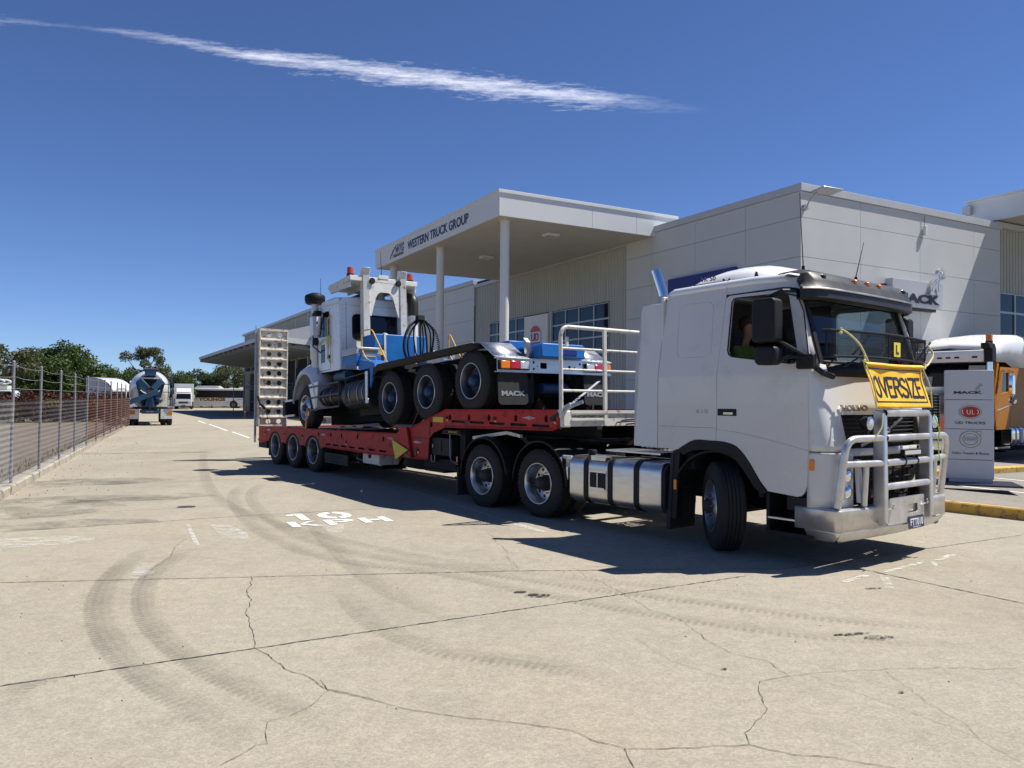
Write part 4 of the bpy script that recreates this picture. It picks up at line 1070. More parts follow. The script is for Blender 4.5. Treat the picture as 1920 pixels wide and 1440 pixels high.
# grille
MB().grid([[(4.36 - .07 * (y) ** 2, y, z) for y in (-.88, -.5, 0, .5, .88)] for z in (.62, 1.0, 1.3, 1.62)]).build("grille_backing", "room_dark", TR)
for k in range(7):
    z = 1.30 + .045 * k
    MB().tube([(4.43 - .07 * y * y, y, z) for y in (-.84, -.5, 0, .5, .84)], .010, 5).build("grille_slat", "black_plastic", TR)
for k in range(5):
    z = .70 + .10 * k
    MB().tube([(4.44 - .07 * y * y, y, z) for y in (-.70, -.4, 0, .4, .70)], .012, 5).build("grille_slat", "black_plastic", TR)
for y in (-.5, -.25, 0, .25, .5): MB().box(4.415, 4.43, y - .008, y + .008, .68, 1.16).build("grille_slat", "black_plastic", TR)
MB().bar((4.43, .0, 1.40), (4.425, .46, 1.585), .035, .02, (1, 0, 0)).build("grille_bar", "rim_steel", TR); MB().bar((4.43, .0, 1.40), (4.425, -.50, 1.28), .035, .02, (1, 0, 0)).build("grille_bar", "rim_steel", TR)
plate("badge", [rrect(-.08, -.09, .08, .09, .02)], .02, frame((4.46, 0.0, 1.42), (0, 1, 0), (0, 0, 1)), "black_plastic", TR)
MB().lathe([(.038, 0), (.055, 0), (.055, .012), (.038, .012), (.038, 0)], org=(4.47, 0, 1.425), axis=(1, 0, 0), n=24).build("badge_ring", "chrome", TR); MB().box(4.472, 4.485, -.06, .06, 1.413, 1.437).build("badge_band", "chrome", TR)
MB().grid([[(4.50 - .09 * (y) ** 2, y, z) for y in (-.80, -.5, 0, .5, .80)] for z in (1.175, 1.255)]).build("grille_trim", "cab_white", TR, smooth=60, solid=.03)
# white bumper corners with headlamps
def xb(z): return 4.60
for s in (-1, 1):
    yy = [y for y in ys if y * s > 0 and abs(y) >= .87]
    MB().grid([[front_pt(y, z, xfz=xb, xs=4.235, yc=1.02) for y in yy] for z in (.60, .8, 1.0, 1.13, 1.20, 1.225)]).build("bumper_corner", "cab_white", TR, smooth=60, solid=.02)
    MB().box(4.0, 4.25, s * 1.2 - .04, s * 1.2 + .035, .60, .74).build("bumper_return", "black_plastic", TR)
    MB().box(4.262, 4.315, s * 1.236 - .02, s * 1.236 + .012, 1.035, 1.15).build("side_indicator", "lamp_amber", TR, bevel=.004)
    hl = MB(); hl.box(4.46, 4.545, s * .98 - .11, s * .98 + .11, .72, 1.10); hh_ = hl.build("headlamp", "lamp_clear", TR, bevel=.02)
    MB().sphere((4.545, s * .98, .99), .03, .075, .075, 14, 8).build("lamp_lens", "chrome", hh_); MB().sphere((4.545, s * .98, .82), .03, .07, .07, 14, 8).build("lamp_lens", "chrome", hh_)
    MB().prism([(4.56, .70), (4.60, .70), (4.57, 1.15), (4.53, 1.15)], 'y', s * .80 - .035, s * .80 + .035).build("bar_stay", "white_paint", TR)
# ---- bull bar
plan = [(4.10, -1.255), (4.53, -1.25), (4.56, -1.243), (4.583, -1.225), (4.597, -1.195), (4.65, -.6), (4.675, 0), (4.65, .6), (4.597, 1.195), (4.583, 1.225), (4.56, 1.243), (4.53, 1.25), (4.10, 1.255)]
def sweep(plan, prof):
    n = len(plan); rows = []
    for i, p in enumerate(plan):
        a = Vector(plan[max(i - 1, 0)]); b = Vector(plan[min(i + 1, n - 1)]); d = (b - a).normalized(); nn = Vector((-d.y, d.x))
        rows.append([(p[0] + nn.x * q, p[1] + nn.y * q, z) for q, z in prof])
    return rows
bb = MB(); bb.grid(sweep(plan, [(.14, .655), (.035, .655), (.010, .650), (0, .635), (0, .425)])); bb.build("bumper_bar", "bull_aluminium", TR, smooth=24, solid=.006)
lp = [(4.20, -1.24)] + plan[1:-1] + [(4.20, 1.24)]
bb = MB(); bb.grid(sweep(lp, [(.004, .422), (.012, .405), (.09, .305), (.16, .300)])); bb.build("bumper_lip", "bull_aluminium", TR, smooth=24, solid=.006)
plate("bumper_centre", [rrect(-.40, .44, .42, .725, .03), rrect(.02, .535, .27, .635, .03)], .008, frame((4.688, 0, 0), (0, 1, 0), (0, 0, 1)), "bull_aluminium", TR, bev=.002)
MB().box(4.60, 4.62, -.0, .3, .5, .66).build("bumper_slot_back", "room_dark", TR)
for s in (-1, 1):
    up_ = MB(); up_.prism([(4.60, .66), (4.62, .60), (4.66, .445), (4.735, .455), (4.735, .60), (4.72, 1.60), (4.69, 1.67), (4.60, 1.68)], 'y', min(s * .575, s * .495), max(s * .575, s * .495))
    up_.build("bar_upright", "bull_aluminium", TR, bevel=.012, seg=3)
    MB().tube([(4.70, s * .53, .46), (4.765, s * .545, .47), (4.775, s * .62, .475)], .012, 6).build("pin_hook", "galvanised", TR)
for z, x in ((1.64, 4.685), (1.375, 4.70), (1.11, 4.695), (.855, 4.695)):
    MB().cyl((x, -.50, z), (x, .50, z), .037 if z < 1.6 else .040, n=18, caps=False).build("bar_tube", "bull_aluminium", TR)
for s in (-1, 1):
    MB().tube(fillet([(4.69, s * .57, 1.375), (4.63, s * 1.17, 1.375), (4.545, s * 1.20, .67)], .17, 8), .038, 16).build("bar_hoop", "bull_aluminium", TR, smooth=60)
    MB().tube([(4.69, s * .57, 1.11), (4.60, s * 1.17, 1.115)], .036, 14).build("bar_tube", "bull_aluminium", TR)
    MB().tube([(4.645, s * .80, 1.105), (4.62, s * .80, .67)], .032, 14).build("bar_tube", "bull_aluminium", TR)
    sp = MB(); sp.lathe([(.0, -.09), (.05, -.085), (.075, -.04), (.08, 0), (.078, .008)], org=(4.66, s * .76, 1.535), axis=(1, 0, 0), n=24); sp.bar((4.63, s * .76, 1.46), (4.63, s * .74, 1.39), .03, .03)
    so_ = sp.build("spotlight", "black_plastic", TR); MB().lathe([(.0, .022), (.04, .018), (.072, .006), (.076, -.004)], org=(4.665, s * .76, 1.535), axis=(1, 0, 0), n=24).build("spot_lens", "lamp_clear", so_)
# LED bar, number plate, pins
MB().box(4.70, 4.745, -.17, .23, 1.175, 1.245).build("light_bar", "black_plastic", TR, bevel=.006)
MB().box(4.742, 4.750, -.155, .215, 1.188, 1.232).build("light_bar_lens", "lamp_clear", TR)
for y in (-.09, .20): MB().lathe([(.034, -.014), (.041, -.014), (.041, .014), (.034, .014)], org=(4.695, y, 1.11), axis=(0, 1, 0), n=18).bar((4.71, y, 1.14), (4.715, y, 1.18), .02, .025).build("bar_clamp", "black_plastic", TR)
PM = frame((4.705, .02, .36), (0, 1, 0), (-.05, 0, 1))
plate("number_plate", [rrect(0, 0, .37, .135, .012)], .006, PM, "plate_navy", TR)
text("plate_lettering", "FTT010", PM @ Matrix.Translation((.045, .030, .004)), .30, .080, "sign_white", TR, depth=.002, bold=.02)
text("plate_small_lettering", "QUEENSLAND", PM @ Matrix.Translation((.10, .008, .004)), .18, .013, "sign_white", TR, depth=.002)
for y in (-.36, .44): MB().lathe([(.022, -.004), (.032, -.004), (.032, .004), (.022, .004), (.022, -.004)], org=(4.72, y, .64), axis=(1, .3, 0), n=16).cyl((4.69, y - .1, .60), (4.73, y, .635), .008, n=6).build("bar_pin", "galvanised", TR)
MB().box(4.38, 4.46, -.34, -.22, .70, .80).box(4.38, 4.46, .22, .34, .72, .84).build("tow_eye", "rusty_wire", TR, bevel=.01)

# ---- sun visor
vis = MB(); rows = []
for y in [-1.235, -1.225, -1.17, -1.08, -.93, -.6, -.3, 0, .3, .6, .93, 1.08, 1.17, 1.225, 1.235]:
    e = max(0.0, (abs(y) - .93) / .305); back = .10 * e * e; xfr = 4.33 - .05 * (y / 1.2) ** 2 - back * 1.4; k = 1 - .35 * e * e
    rows.append([(3.96 - .08 * e, y, 3.05 + .15 * k), (4.06 - .03 * e, y, 3.065 + .14 * k), (4.18 - .3 * back, y, 3.05 + .11 * k), (xfr - .03, y, 3.03 + .03 * k), (xfr, y, 2.99), (xfr + .012, y, 2.98), (xfr + .012, y, 2.96), (xfr, y, 2.955), (xfr + .015, y, 2.87), (xfr - .03, y, 2.845), (4.10, y, 2.88), (3.98 - .05 * e, y, 2.93)])
vis.grid(rows); vo_ = vis.build("sun_visor", "visor_black", TR, smooth=50, solid=.012)
MB().tube([(4.343 - .05 * (y / 1.2) ** 2 - .14 * max(0, (abs(y) - .93) / .305) ** 2, y, 2.970) for y in [-1.22, -1.17, -1.08, -.93, -.6, -.3, 0, .3, .6, .93, 1.08, 1.17, 1.22]], .011, 6).build("visor_trim", "aluminium", vo_)
MB().box(3.96, 4.06, -1.15, 1.15, 2.96, 3.06).build("visor_mount", "black_plastic", TR)
for y, m_ in ((-.28, "lamp_amber"), (0, "lamp_amber"), (.28, "lamp_amber"), (-.92, "lamp_clear"), (.92, "lamp_clear")):
    MB().sphere((4.245 - .05 * y * y, y, 3.115), .035, .032, .03, 12, 8).build("marker_lamp", m_, TR)
    MB().box(4.17, 4.25, y - .03, y + .03, 3.085, 3.13).build("lamp_base", "black_plastic", TR, bevel=.01)
# ---- mirrors on the right-hand door and left
for s in (-1, 1):
    mb_ = MB(); mb_.prism(rrect(3.78, 2.38, 4.06, 2.85, .05, 4), 'y', s * 1.50 - .09, s * 1.50 + .09); mh = mb_.build("mirror", "black_plastic", TR, bevel=.03, seg=3)
    mb_ = MB(); mb_.prism(rrect(3.80, 2.14, 4.06, 2.345, .06, 4), 'y', s * 1.49 - .08, s * 1.49 + .08); mb_.build("mirror", "black_plastic", TR, bevel=.03, seg=3)
    MB().tube([(3.92, s * 1.50, 2.86), (4.05, s * 1.42, 2.93), (4.10, s * 1.17, 2.95)], .022, 8).build("mirror_arm", "black_plastic", TR)
    MB().tube([(4.03, s * 1.46, 2.40), (4.16, s * 1.36, 2.30), (4.23, s * 1.26, 2.24)], .020, 8).build("mirror_arm", "black_plastic", TR)
    MB().tube([(4.0, s * 1.46, 2.20), (4.15, s * 1.36, 2.23), (4.25, s * 1.25, 2.22)], .018, 8).build("mirror_arm", "black_plastic", TR)
    MB().box(4.13, 4.33, s * 1.25 - .05, s * 1.25 + .04, 2.10, 2.26).build("mirror_mount", "black_plastic", TR, bevel=.02); MB().tube([(4.28, s * 1.24, 2.15), (4.36, s * 1.16, 2.06), (4.39, s * 1.0, 2.02)], .03, 8).build("mirror_arm", "black_plastic", TR)
MB().prism(rrect(3.78, 2.42, 3.98, 2.85, .04, 4), 'y', 1.395, 1.41).build("mirror_face", "chrome", TR)
# glazing of doors, open window on the driver's side keeps a dark gap
for s in (-1, 1):
    lean_s = lambda co: lean(co)
    if s > 0: gl_ = MB(); k = len(win); gl_.add([tuple(lean(Vector((x, s * 1.225, z)))) for x, z in win], [tuple(range(k))]); gl_.build("side_window", "cab_glass", TR, smooth=0)
    MB().tube([tuple(lean(Vector((x, s * 1.243, z)))) for x, z in win], .008, 6, closed=True).build("window_seal", "black_plastic", TR)
    MB().box(3.10, 3.36, s * 1.246 - .006, s * 1.246 + .006, 1.585, 1.665).build("door_handle", "black_plastic", TR, bevel=.015)
    MB().box(3.19, 3.32, s * 1.256 - .006, s * 1.256 + .006, 1.60, 1.625).build("handle_grip", "chrome", TR)
text("model_lettering", "610", frame((2.79, -1.247, 1.605), (1, 0, 0), (0, 0, 1)), .17, .05, "galvanised", TR, depth=.006)
# aerials, exhaust tip, air horn
for (x, y, h, lx) in ((3.98, -.90, .95, -.05), (3.98, 0.25, .50, .12)):
    MB().cyl((x, y, 3.17), (x, y, 3.26), .018, n=8).cyl((x, y, 3.26), (x + lx * .3, y + lx, 3.26 + h * .85), .006, .003, n=6).build("aerial", "black_plastic", TR)
ex = MB(); ex.tube([(2.06, -.98, 2.2), (2.06, -.98, 3.04), (2.04, -.98, 3.14), (1.93, -1.0, 3.45)], [.06, .06, .062, .065], 18, caps=False); ex.build("exhaust_stack", "chrome", TR, smooth=60)
MB().cyl((2.06, -.98, 2.98), (2.06, -.98, 3.10), .075, n=16).bar((2.06, -.98, 3.02), (2.25, -.98, 3.02), .03, .03).build("exhaust_clamp", "galvanised", TR)
# cab interior
it = MB(); it.box(3.95, 4.25, -1.1, 1.1, 1.5, 2.20); it.build("dashboard", "seat_grey", TR, bevel=.04)
for y in (-.68, .68):
    sm = MB(); sm.box(2.95, 3.45, y - .26, y + .26, 1.72, 1.86); so2 = sm.build("seat", "seat_grey", TR, bevel=.05)
    MB().prism([(2.86, 1.85), (2.99, 1.85), (2.90, 2.55), (2.78, 2.55)], 'y', y - .25, y + .25).build("seat_back", "seat_grey", so2, bevel=.04)
    MB().prism([(2.80, 2.57), (2.89, 2.57), (2.86, 2.76), (2.78, 2.76)], 'y', y - .14, y + .14).build("headrest", "seat_grey", so2, bevel=.03)
    MB().box(3.0, 3.4, y - .15, y + .15, 1.36, 1.72).build("seat_base", "seat_grey", so2)
MB().tube(circ(0, 0, .22, .22, 28) and [(3.78 + .09 * cos(a), -.68 + .22 * sin(a), 2.16 + .20 * cos(a)) for a in [2 * pi * k / 28 for k in range(28)]], .014, 8, closed=True).bar((3.78, -.68, 2.16), (3.95, -.68, 2.02), .06, .06).bar((3.78, -.89, 2.16), (3.78, -.47, 2.16), .03, .02).build("steering_wheel", "black_plastic", TR)
MB().box(2.26, 2.8, -1.1, 1.1, 1.36, 1.95).build("bunk", "seat_grey", TR, bevel=.03)
MB().box(2.26, 2.75, -1.05, 1.05, 2.55, 3.0).build("sleeper_locker", "seat_grey", TR, bevel=.02)

# ---- stone guard of wire mesh in front of the windscreen
sg = MB()
def SG(y, t):
    if abs(y) <= 1.10: return Vector((4.44 - .03 * (y / 1.1) ** 2, y, 2.235 + .275 * t + .02 * (1 - (y / 1.1) ** 2)))
    e = abs(y) - 1.10; return Vector((4.41 - e * 1.6, (1.10 + min(e, .14) * 1.0) * (1 if y > 0 else -1), 2.235 + .275 * t))
run = [-1.12 + .0215 * k for k in range(111)]
for y in run: sg.bar(SG(y, 0), SG(y, 1), .0040, .0040)
for k in range(1, 14):
    pts = [SG(y, k / 14) for y in run[::6] + [run[-1]]]
    for a, b in zip(pts, pts[1:]): sg.bar(a, b, .0040, .0040)
sgo = sg.build("stone_guard_mesh", "black_plastic", TR, smooth=0, fix=False, kind="stuff")
fr_ = MB()
for t in (0, 1): fr_.tube([SG(y, t) for y in [-1.14, -1.1, -.7, -.3, 0, .3, .7, 1.1, 1.15, 1.26]], .015, 8)
for y in (-1.12, .12, 1.10, 1.24): fr_.bar(SG(y, 0), SG(y, 1), .018, .012)
fr_.build("stone_guard_frame", "black_plastic", TR)
for y in (-1.0, -.4, .5, 1.0): MB().bar((4.43, y, 2.24), (4.33, y, 2.14), .02, .01).build("guard_stay", "black_plastic", TR)
LM = frame(SG(.215, .10) + Vector((.012, 0, 0)), (0, 1, 0), (0, 0, 1))
lpl = thing("learner_plate", "square yellow L plate hung on the windscreen stone guard", "plate")
lpl.matrix_world = TR.matrix_basis @ LM
plate("plate", [rrect(0, 0, .155, .165, .006)], .004, Matrix(), "plate_yellow", lpl)
MB().box(.045, .07, .03, .14, .0025, .005).box(.045, .115, .03, .054, .0025, .0052).build("letter", "sign_black", lpl)

# ---- OVERSIZE banner: cloth sagging between the guard and the bull bar
ban = thing("oversize_banner", "yellow cloth OVERSIZE banner tied between the bull bar and windscreen ropes", "banner")
ban.matrix_world = TR.matrix_basis
def BP(u, v, off=0.0):
    """u 0..1 left to right from the viewer (y from -0.64 to 0.65), v 0 bottom .. 1 top"""
    y = -.73 + 1.29 * u; sag = .010 * sin(pi * u) * v * v
    x = 4.715 - .13 * v - .020 * sin(pi * v) * sin(pi * u) + .006 * sin(9 * u + 5 * v) + .007 * sin(17 * u - 9 * v) * v + off
    z = 1.70 + .49 * v - sag
    x += .012 * math.exp(-((v - .86) / .03) ** 2) * 0
    return Vector((x, y, z))
MB().grid([[BP(i / 40, j / 24) for i in range(41)] for j in range(25)]).build("cloth", "banner_yellow", ban, smooth=60, solid=.003)
MB().grid([[BP(i / 40, .90 + .10 * j / 6, .03 * sin(pi * j / 6) + .004) for i in range(41)] for j in range(7)]).build("hem_roll", "banner_yellow", ban, smooth=60, solid=.003)
def on_banner(me_obj, off):
    for v in me_obj.data.vertices:
        p = BP(v.co.x, v.co.y, off + v.co.z); v.co = p
    me_obj.data.update()
def subdiv(o, cuts=2):
    bm = bmesh.new(); bm.from_mesh(o.data); bmesh.ops.triangulate(bm, faces=bm.faces)
    for _ in range(cuts):
        es = [e for e in bm.edges if e.calc_length() > .03]
        if es: bmesh.ops.subdivide_edges(bm, edges=es, cuts=1); bmesh.ops.triangulate(bm, faces=bm.faces)
    bm.to_mesh(o.data); bm.free()
def strokes(mb, polys, x0, w_, y0, h_, t):
    for pl in polys:
        pts = [(x0 + a * w_, y0 + b * h_) for a, b in pl]
        for (ax, ay), (bx, by) in zip(pts, pts[1:]):
            n = max(1, int(math.hypot((bx - ax), (by - ay)) / .03))
            d = Vector((bx - ax, (by - ay) * .38)).normalized(); nn = Vector((-d.y, d.x / .38))
            ext = Vector((d.x, d.y / .38)) * t * .3
            rows = []
            for k in range(n + 1):
                c = Vector((ax - ext.x, ay - ext.y)).lerp(Vector((bx + ext.x, by + ext.y)), k / n)
                rows.append([BP(c.x - nn.x * t / 2, c.y - nn.y * t / 2, .0045), BP(c.x + nn.x * t / 2, c.y + nn.y * t / 2, .0045)])
            mb.grid(rows)
arcO = [(.5 + .5 * cos(a), .5 + .5 * sin(a)) for a in [2 * pi * k / 20 for k in range(21)]]
GL = {"O": [arcO], "V": [[(0, 1), (.5, 0), (1, 1)]], "E": [[(1, 1), (0, 1), (0, 0), (1, 0)], [(0, .52), (.8, .52)]], "R": [[(0, 0), (0, 1), (.7, 1), (1, .88), (1, .64), (.7, .52), (0, .52)], [(.5, .52), (1, 0)]],
      "S": [[(1, .84), (.8, .98), (.5, 1), (.15, .96), (0, .80), (.06, .62), (.5, .50), (.92, .38), (1, .2), (.85, .04), (.5, 0), (.15, .04), (0, .16)]], "I": [[(.5, 0), (.5, 1)]], "Z": [[(0, 1), (1, 1), (0, 0), (1, 0)]]}
adv = .075
for ch_, wd in zip("OVERSIZE", (.095, .10, .085, .09, .09, .02, .09, .085)):
    lb = MB(); strokes(lb, GL[ch_], adv, wd, .245, .42, .025); lb.build("letter", "sign_black", ban, smooth=0, fix=False); adv += wd + .027
bo = MB(); strokes(bo, [[(.045, .13), (.955, .13), (.955, .86), (.045, .86), (.045, .13)]], 0, 1, 0, 1, .010); bo.build("border_line", "sign_black", ban, smooth=0, fix=False)
rp = thing("rope", "yellow ropes tying the OVERSIZE banner up to the stone guard", "rope"); rp.matrix_world = TR.matrix_basis
MB().tube(smooth_path([(4.47, -1.02, 2.52), (4.50, -.93, 2.49), (4.55, -.76, 2.37), (4.59, -.66, 2.19)], 6), .011, 8).build("rope_strand", "rope_yellow", rp)
MB().tube(smooth_path([(4.40, 1.17, 2.47), (4.46, 1.20, 2.35), (4.50, .98, 2.22), (4.58, .66, 2.17)], 6), .011, 8).build("rope_strand", "rope_yellow", rp)
for p in ((4.47, -1.0, 2.485), (4.57, -.70, 2.20), (4.53, .82, 2.20), (4.60, .64, 2.16)): MB().sphere(p, .022, .03, .018, 8, 6).tube([(p[0], p[1], p[2]), (p[0] + .02, p[1] - .02, p[2] + .05)], .006, 6).build("knot", "rope_yellow", rp)
MB().tube(smooth_path([BP(0, 1) , (4.70, -.75, 1.95), (4.72, -.73, 1.70)], 5), .007, 6).build("rope_strand", "rope_yellow", rp); MB().tube(smooth_path([BP(1, 1), (4.68, .60, 1.95), (4.72, .57, 1.70)], 5), .007, 6).build("rope_strand", "rope_yellow", rp)
MB().tube(smooth_path([(4.72, -.60, 1.64), (4.74, -.66, 1.50), (4.72, -.74, 1.40), (4.70, -.78, 1.35)], 5), .008, 6).build("rope_strand", "rope_yellow", rp)
MB().tube(smooth_path([(4.72, .62, 1.62), (4.74, .70, 1.45), (4.72, .72, 1.30), (4.72, .76, 1.08)], 5), .007, 6).build("rope_strand", "lime_green", rp)

# ---- driver, seated, in a hi-vis shirt
def skin_body(name, chains, m, parent, sub=1):
    vs, es, rs = [], [], []
    idx = {}
    for ch in chains:
        prev = None
        for p, r in ch:
            key = tuple(round(c, 4) for c in p)
            if key not in idx: idx[key] = len(vs); vs.append(p); rs.append(r)
            i = idx[key]
            if prev is not None: es.append((prev, i))
            prev = i
    me = bpy.data.meshes.new(name); me.from_pydata(vs, es, []); me.materials.append(MATS[m])
    o = obj(name, me, parent)
    sk = o.modifiers.new("skin", 'SKIN'); sk.use_smooth_shade = True
    for i, r in enumerate(rs):
        q = me.skin_vertices[0].data[i]; q.radius = (r, r) if not isinstance(r, tuple) else r
    me.skin_vertices[0].data[0].use_root = True
    s_ = o.modifiers.new("sub", 'SUBSURF'); s_.levels = sub; s_.render_levels = sub
    return o
dv = thing("person", "driver in a yellow-green hi-vis shirt sitting behind the cab side window", "person"); dv.matrix_world = TR.matrix_basis @ Matrix.Translation((3.12, -.68, 1.90))
skin_body("body", [[((0, 0, 0), .15), ((-.03, 0, .2), .15), ((-.06, 0, .38), .16), ((-.06, 0, .52), .06), ((-.03, 0, .59), .045), ((.01, 0, .65), .055), ((.015, 0, .72), .078), ((.0, 0, .79), .082), ((-.01, 0, .84), .05)],
                   [((-.06, 0, .38), .16), ((-.06, -.17, .46), .075), ((.10, -.25, .28), .05), ((.34, -.20, .24), .038), ((.45, -.14, .28), .03), ((.50, -.12, .29), .022)],
                   [((-.06, 0, .38), .16), ((-.06, .17, .46), .075), ((.08, .24, .26), .05), ((.34, .16, .24), .038), ((.45, .10, .28), .03), ((.50, .08, .29), .022)],
                   [((0, 0, 0), .15), ((.20, -.10, -.02), .09), ((.48, -.12, .0), .07), ((.56, -.12, -.36), .05)], [((0, 0, 0), .15), ((.20, .10, -.02), .09), ((.48, .12, .0), .07), ((.56, .12, -.36), .05)]], "skin", dv, 2)
skin_body("shirt", [[((-.01, 0, .02), .165), ((-.03, 0, .2), .17), ((-.06, 0, .38), .175), ((-.06, 0, .49), .10)], [((-.06, 0, .38), .175), ((-.06, -.17, .46), .088), ((.09, -.245, .29), .062)], [((-.06, 0, .38), .175), ((-.06, .17, .46), .088), ((.07, .235, .27), .062)]], "hivis", dv, 2)
skin_body("trousers", [[((0, 0, -.01), .16), ((.20, -.10, -.02), .10), ((.48, -.12, .0), .08), ((.56, -.12, -.34), .06)], [((0, 0, -.01), .16), ((.20, .10, -.02), .10), ((.48, .12, .0), .08), ((.56, .12, -.34), .06)]], "text_navy", dv, 2)
MB().sphere((-.025, 0, .80), .10, .088, .10, 16, 10).build("hair", "hair_brown", dv)
MB().cyl((.075, 0, .755), (.105, 0, .735), .012, .016, n=8).build("nose", "skin", dv)
MB().sphere((.078, -.032, .775), .010, .012, .008, 8, 6).sphere((.078, .032, .775), .010, .012, .008, 8, 6).build("eyes", "sign_black", dv)
MB().box(.080, .092, -.022, .022, .695, .702).build("mouth", "maroon", dv)
for s in (-1, 1):
    hnd = MB(); hnd.sphere((.53, s * .10 - .01, .295), .045, .03, .04, 10, 8)
    for k in range(4): hnd.tube([(.55, s * .10 - .01 - .03 + .02 * k, .31), (.59 + .004 * (k % 2), s * .10 - .01 - .03 + .02 * k, .30), (.59, s * .10 - .01 - .03 + .02 * k, .265)], .009, 6)
    hnd.tube([(.52, s * .10 + .02, .30), (.56, s * .10 + .035, .315), (.585, s * .10 + .03, .31)], .011, 6); hnd.build("hand", "skin", dv)
# ================================================================== red low loader (x forward, origin under the front axle of the tri-axle group)
TL = thing("low_loader_trailer", "red drop-deck low loader trailer with raised ramps and a white front rail", "trailer", loc=(-3.717, 19.172, 0), rz=radians(-53.3))
TW_ = make_wheel(r=.50, kind='drive', rim='rim_steel', hub='hub_dark', lugs=0)
first = True
for x in (0.05, -1.21, -2.46):
    for s in (-1, 1):
        put_wheel(TW_, TL, x, .495, s, y=1.235, first=first); first = False
zt = lambda x: .95 + max(0, (x + 3.7)) * .0145          # deck level falls gently to the rear
# side rails of the lower deck with wheel arches, slots and tie-down holes
def side_plate(name, loops, s, m="trailer_red", y=1.25, th=.02):
    return plate(name, loops, th, frame((0, s * (y - th / 2), 0), (1, 0, 0), (0, 0, 1)), m, TL)
for s in (-1, 1):
    out = [(-3.70, .50), (-3.70, .95), (4.40, 1.065), (4.66, 1.17), (5.97, 1.555), (9.04, 1.595), (9.04, 1.36), (8.93, 1.31), (5.95, 1.255), (5.55, 1.14), (5.40, 1.03), (5.37, .66), (3.2, .625), (.72, .64)]
    low = []
    for cx in (0.05, -1.21, -2.46):
        low += [(cx + .56, .60)] + [(cx + .53 * cos(a), .36 + .51 * sin(a)) for a in [radians(25 + 130 * k / 10) for k in range(11)]] + [(cx - .56, .60)]
    out = out[:-1] + [(.72, .64)] + low + [(-3.2, .55)]
    holes = [circ(x, z, .045, .055, 12) for x, z in ((.4, .91), (1.09, .915), (1.66, .92), (2.46, .93), (3.62, .94), (5.48, 1.29), (6.10, 1.43), (6.70, 1.44), (7.28, 1.45), (8.0, 1.46), (8.74, 1.47))]
    holes += [rrect(x, .675 + .0 * x, x + .30, .715, .012, 2) for x in (.80, 1.20, 1.62, 2.04, 2.50, 2.98, 3.45)]
    holes += [rrect(x, 1.345, x + .42, 1.385, .012, 2) for x in (6.15, 6.72, 7.29, 7.86, 8.40)]
    side_plate("side_rail", [out] + holes, s)
    MB().tube([(.75, s * 1.262, .63), (3.2, s * 1.262, .615), (5.37, s * 1.262, .655)], .016, 6).build("rub_rail", "trailer_red", TL)
    MB().tube([(5.95, s * 1.262, 1.262), (8.9, s * 1.262, 1.315), (9.02, s * 1.262, 1.37)], .016, 6).build("rub_rail", "trailer_red", TL)
    MB().tube([(-3.68, s * 1.256, .955), (4.40, s * 1.256, 1.07), (4.66, s * 1.256, 1.175), (5.97, s * 1.256, 1.56), (9.03, s * 1.256, 1.60)], .012, 6).build("edge_bead", "trailer_red", TL)
    MB().box(-3.69, 4.4, s * 1.20 - .02, s * 1.20 + .02, .84, .93).box(6.0, 9.0, s * 1.19 - .02, s * 1.19 + .02, 1.33, 1.56).box(.75, 5.3, s * 1.18 - .01, s * 1.18 + .01, .66, .74).build("rail_backing", "chassis_black", TL)
    # marker lamps, reflectors, slogan tag
    for x, z in ((-3.2, .80), (-1.8, .82), (-.6, .82), (1.9, .79), (4.15, .74), (5.0, .80), (6.0, 1.42), (7.45, 1.44), (8.93, 1.46)):
        MB().box(x - .03, x + .03, s * 1.254 - .008, s * 1.254 + .008, z - .02, z + .03).build("marker_lamp", "black_plastic", TL); MB().box(x + .0, x + .05, s * 1.256 - .006, s * 1.256 + .006, z - .055, z - .025).build("reflector", "lamp_amber", TL)
    for x, z in ((-2.9, .885), (.70, .905), (3.95, .965), (5.0, .945), (8.35, 1.475)):
        sc = MB()
        for k in range(7):
            a = k / 6 - .5
            sc.tube([(x + a * .22 + .016 * cos(t), s * 1.262, z + .026 * sin(t) * (1.2 - abs(a) * 2)) for t in [2 * pi * q / 8 for q in range(8)]], .004, 4, closed=True)
        sc.tube([(x - .16, s * 1.262, z), (x + .16, s * 1.262, z)], .003, 4); sc.build("scroll_emblem", "dull_white", TL, kind="stuff")
# decks: timber/steel boards
for k in range(20):
    x0 = -3.68 + k * .404; x1 = x0 + .398
    MB().box(x0, x1, -1.19, 1.19, zt(x0) - .03 - .025, zt(x0) - .03).build("deck_plate", "dull_white" if k in (7, 8, 17, 18, 19) else "chassis_black", TL, smooth=0)
for k in range(6):
    x0 = 6.0 + k * .5; MB().box(x0, x0 + .495, -1.18, 1.18, 1.50, 1.53 + .005 * (k % 2)).build("deck_plate", "chassis_black", TL, smooth=0)
rp_ = MB()
for k in range(7):
    x = 4.62 + k * .2; z = 1.14 + (x - 4.62) * .29; rp_.box(x, x + .05, -1.17, 1.17, z - .02, z + .02)
rp_.prism([(4.45, .98), (6.0, 1.45), (6.0, 1.50), (4.45, 1.03)], 'y', -1.17, 1.17); rp_.build("deck_ramp", "chassis_black", TL)
fm = MB()
for s in (-1, 1): fm.box(-3.6, 5.3, s * .45 - .05, s * .45 + .05, .62, .88); fm.box(5.3, 9.0, s * .42 - .05, s * .42 + .05, 1.14, 1.50)
for x in (-3.5, -1.8, -.6, .8, 1.8, 2.8, 3.8, 4.9): fm.box(x - .04, x + .04, -1.17, 1.17, .72, .86)
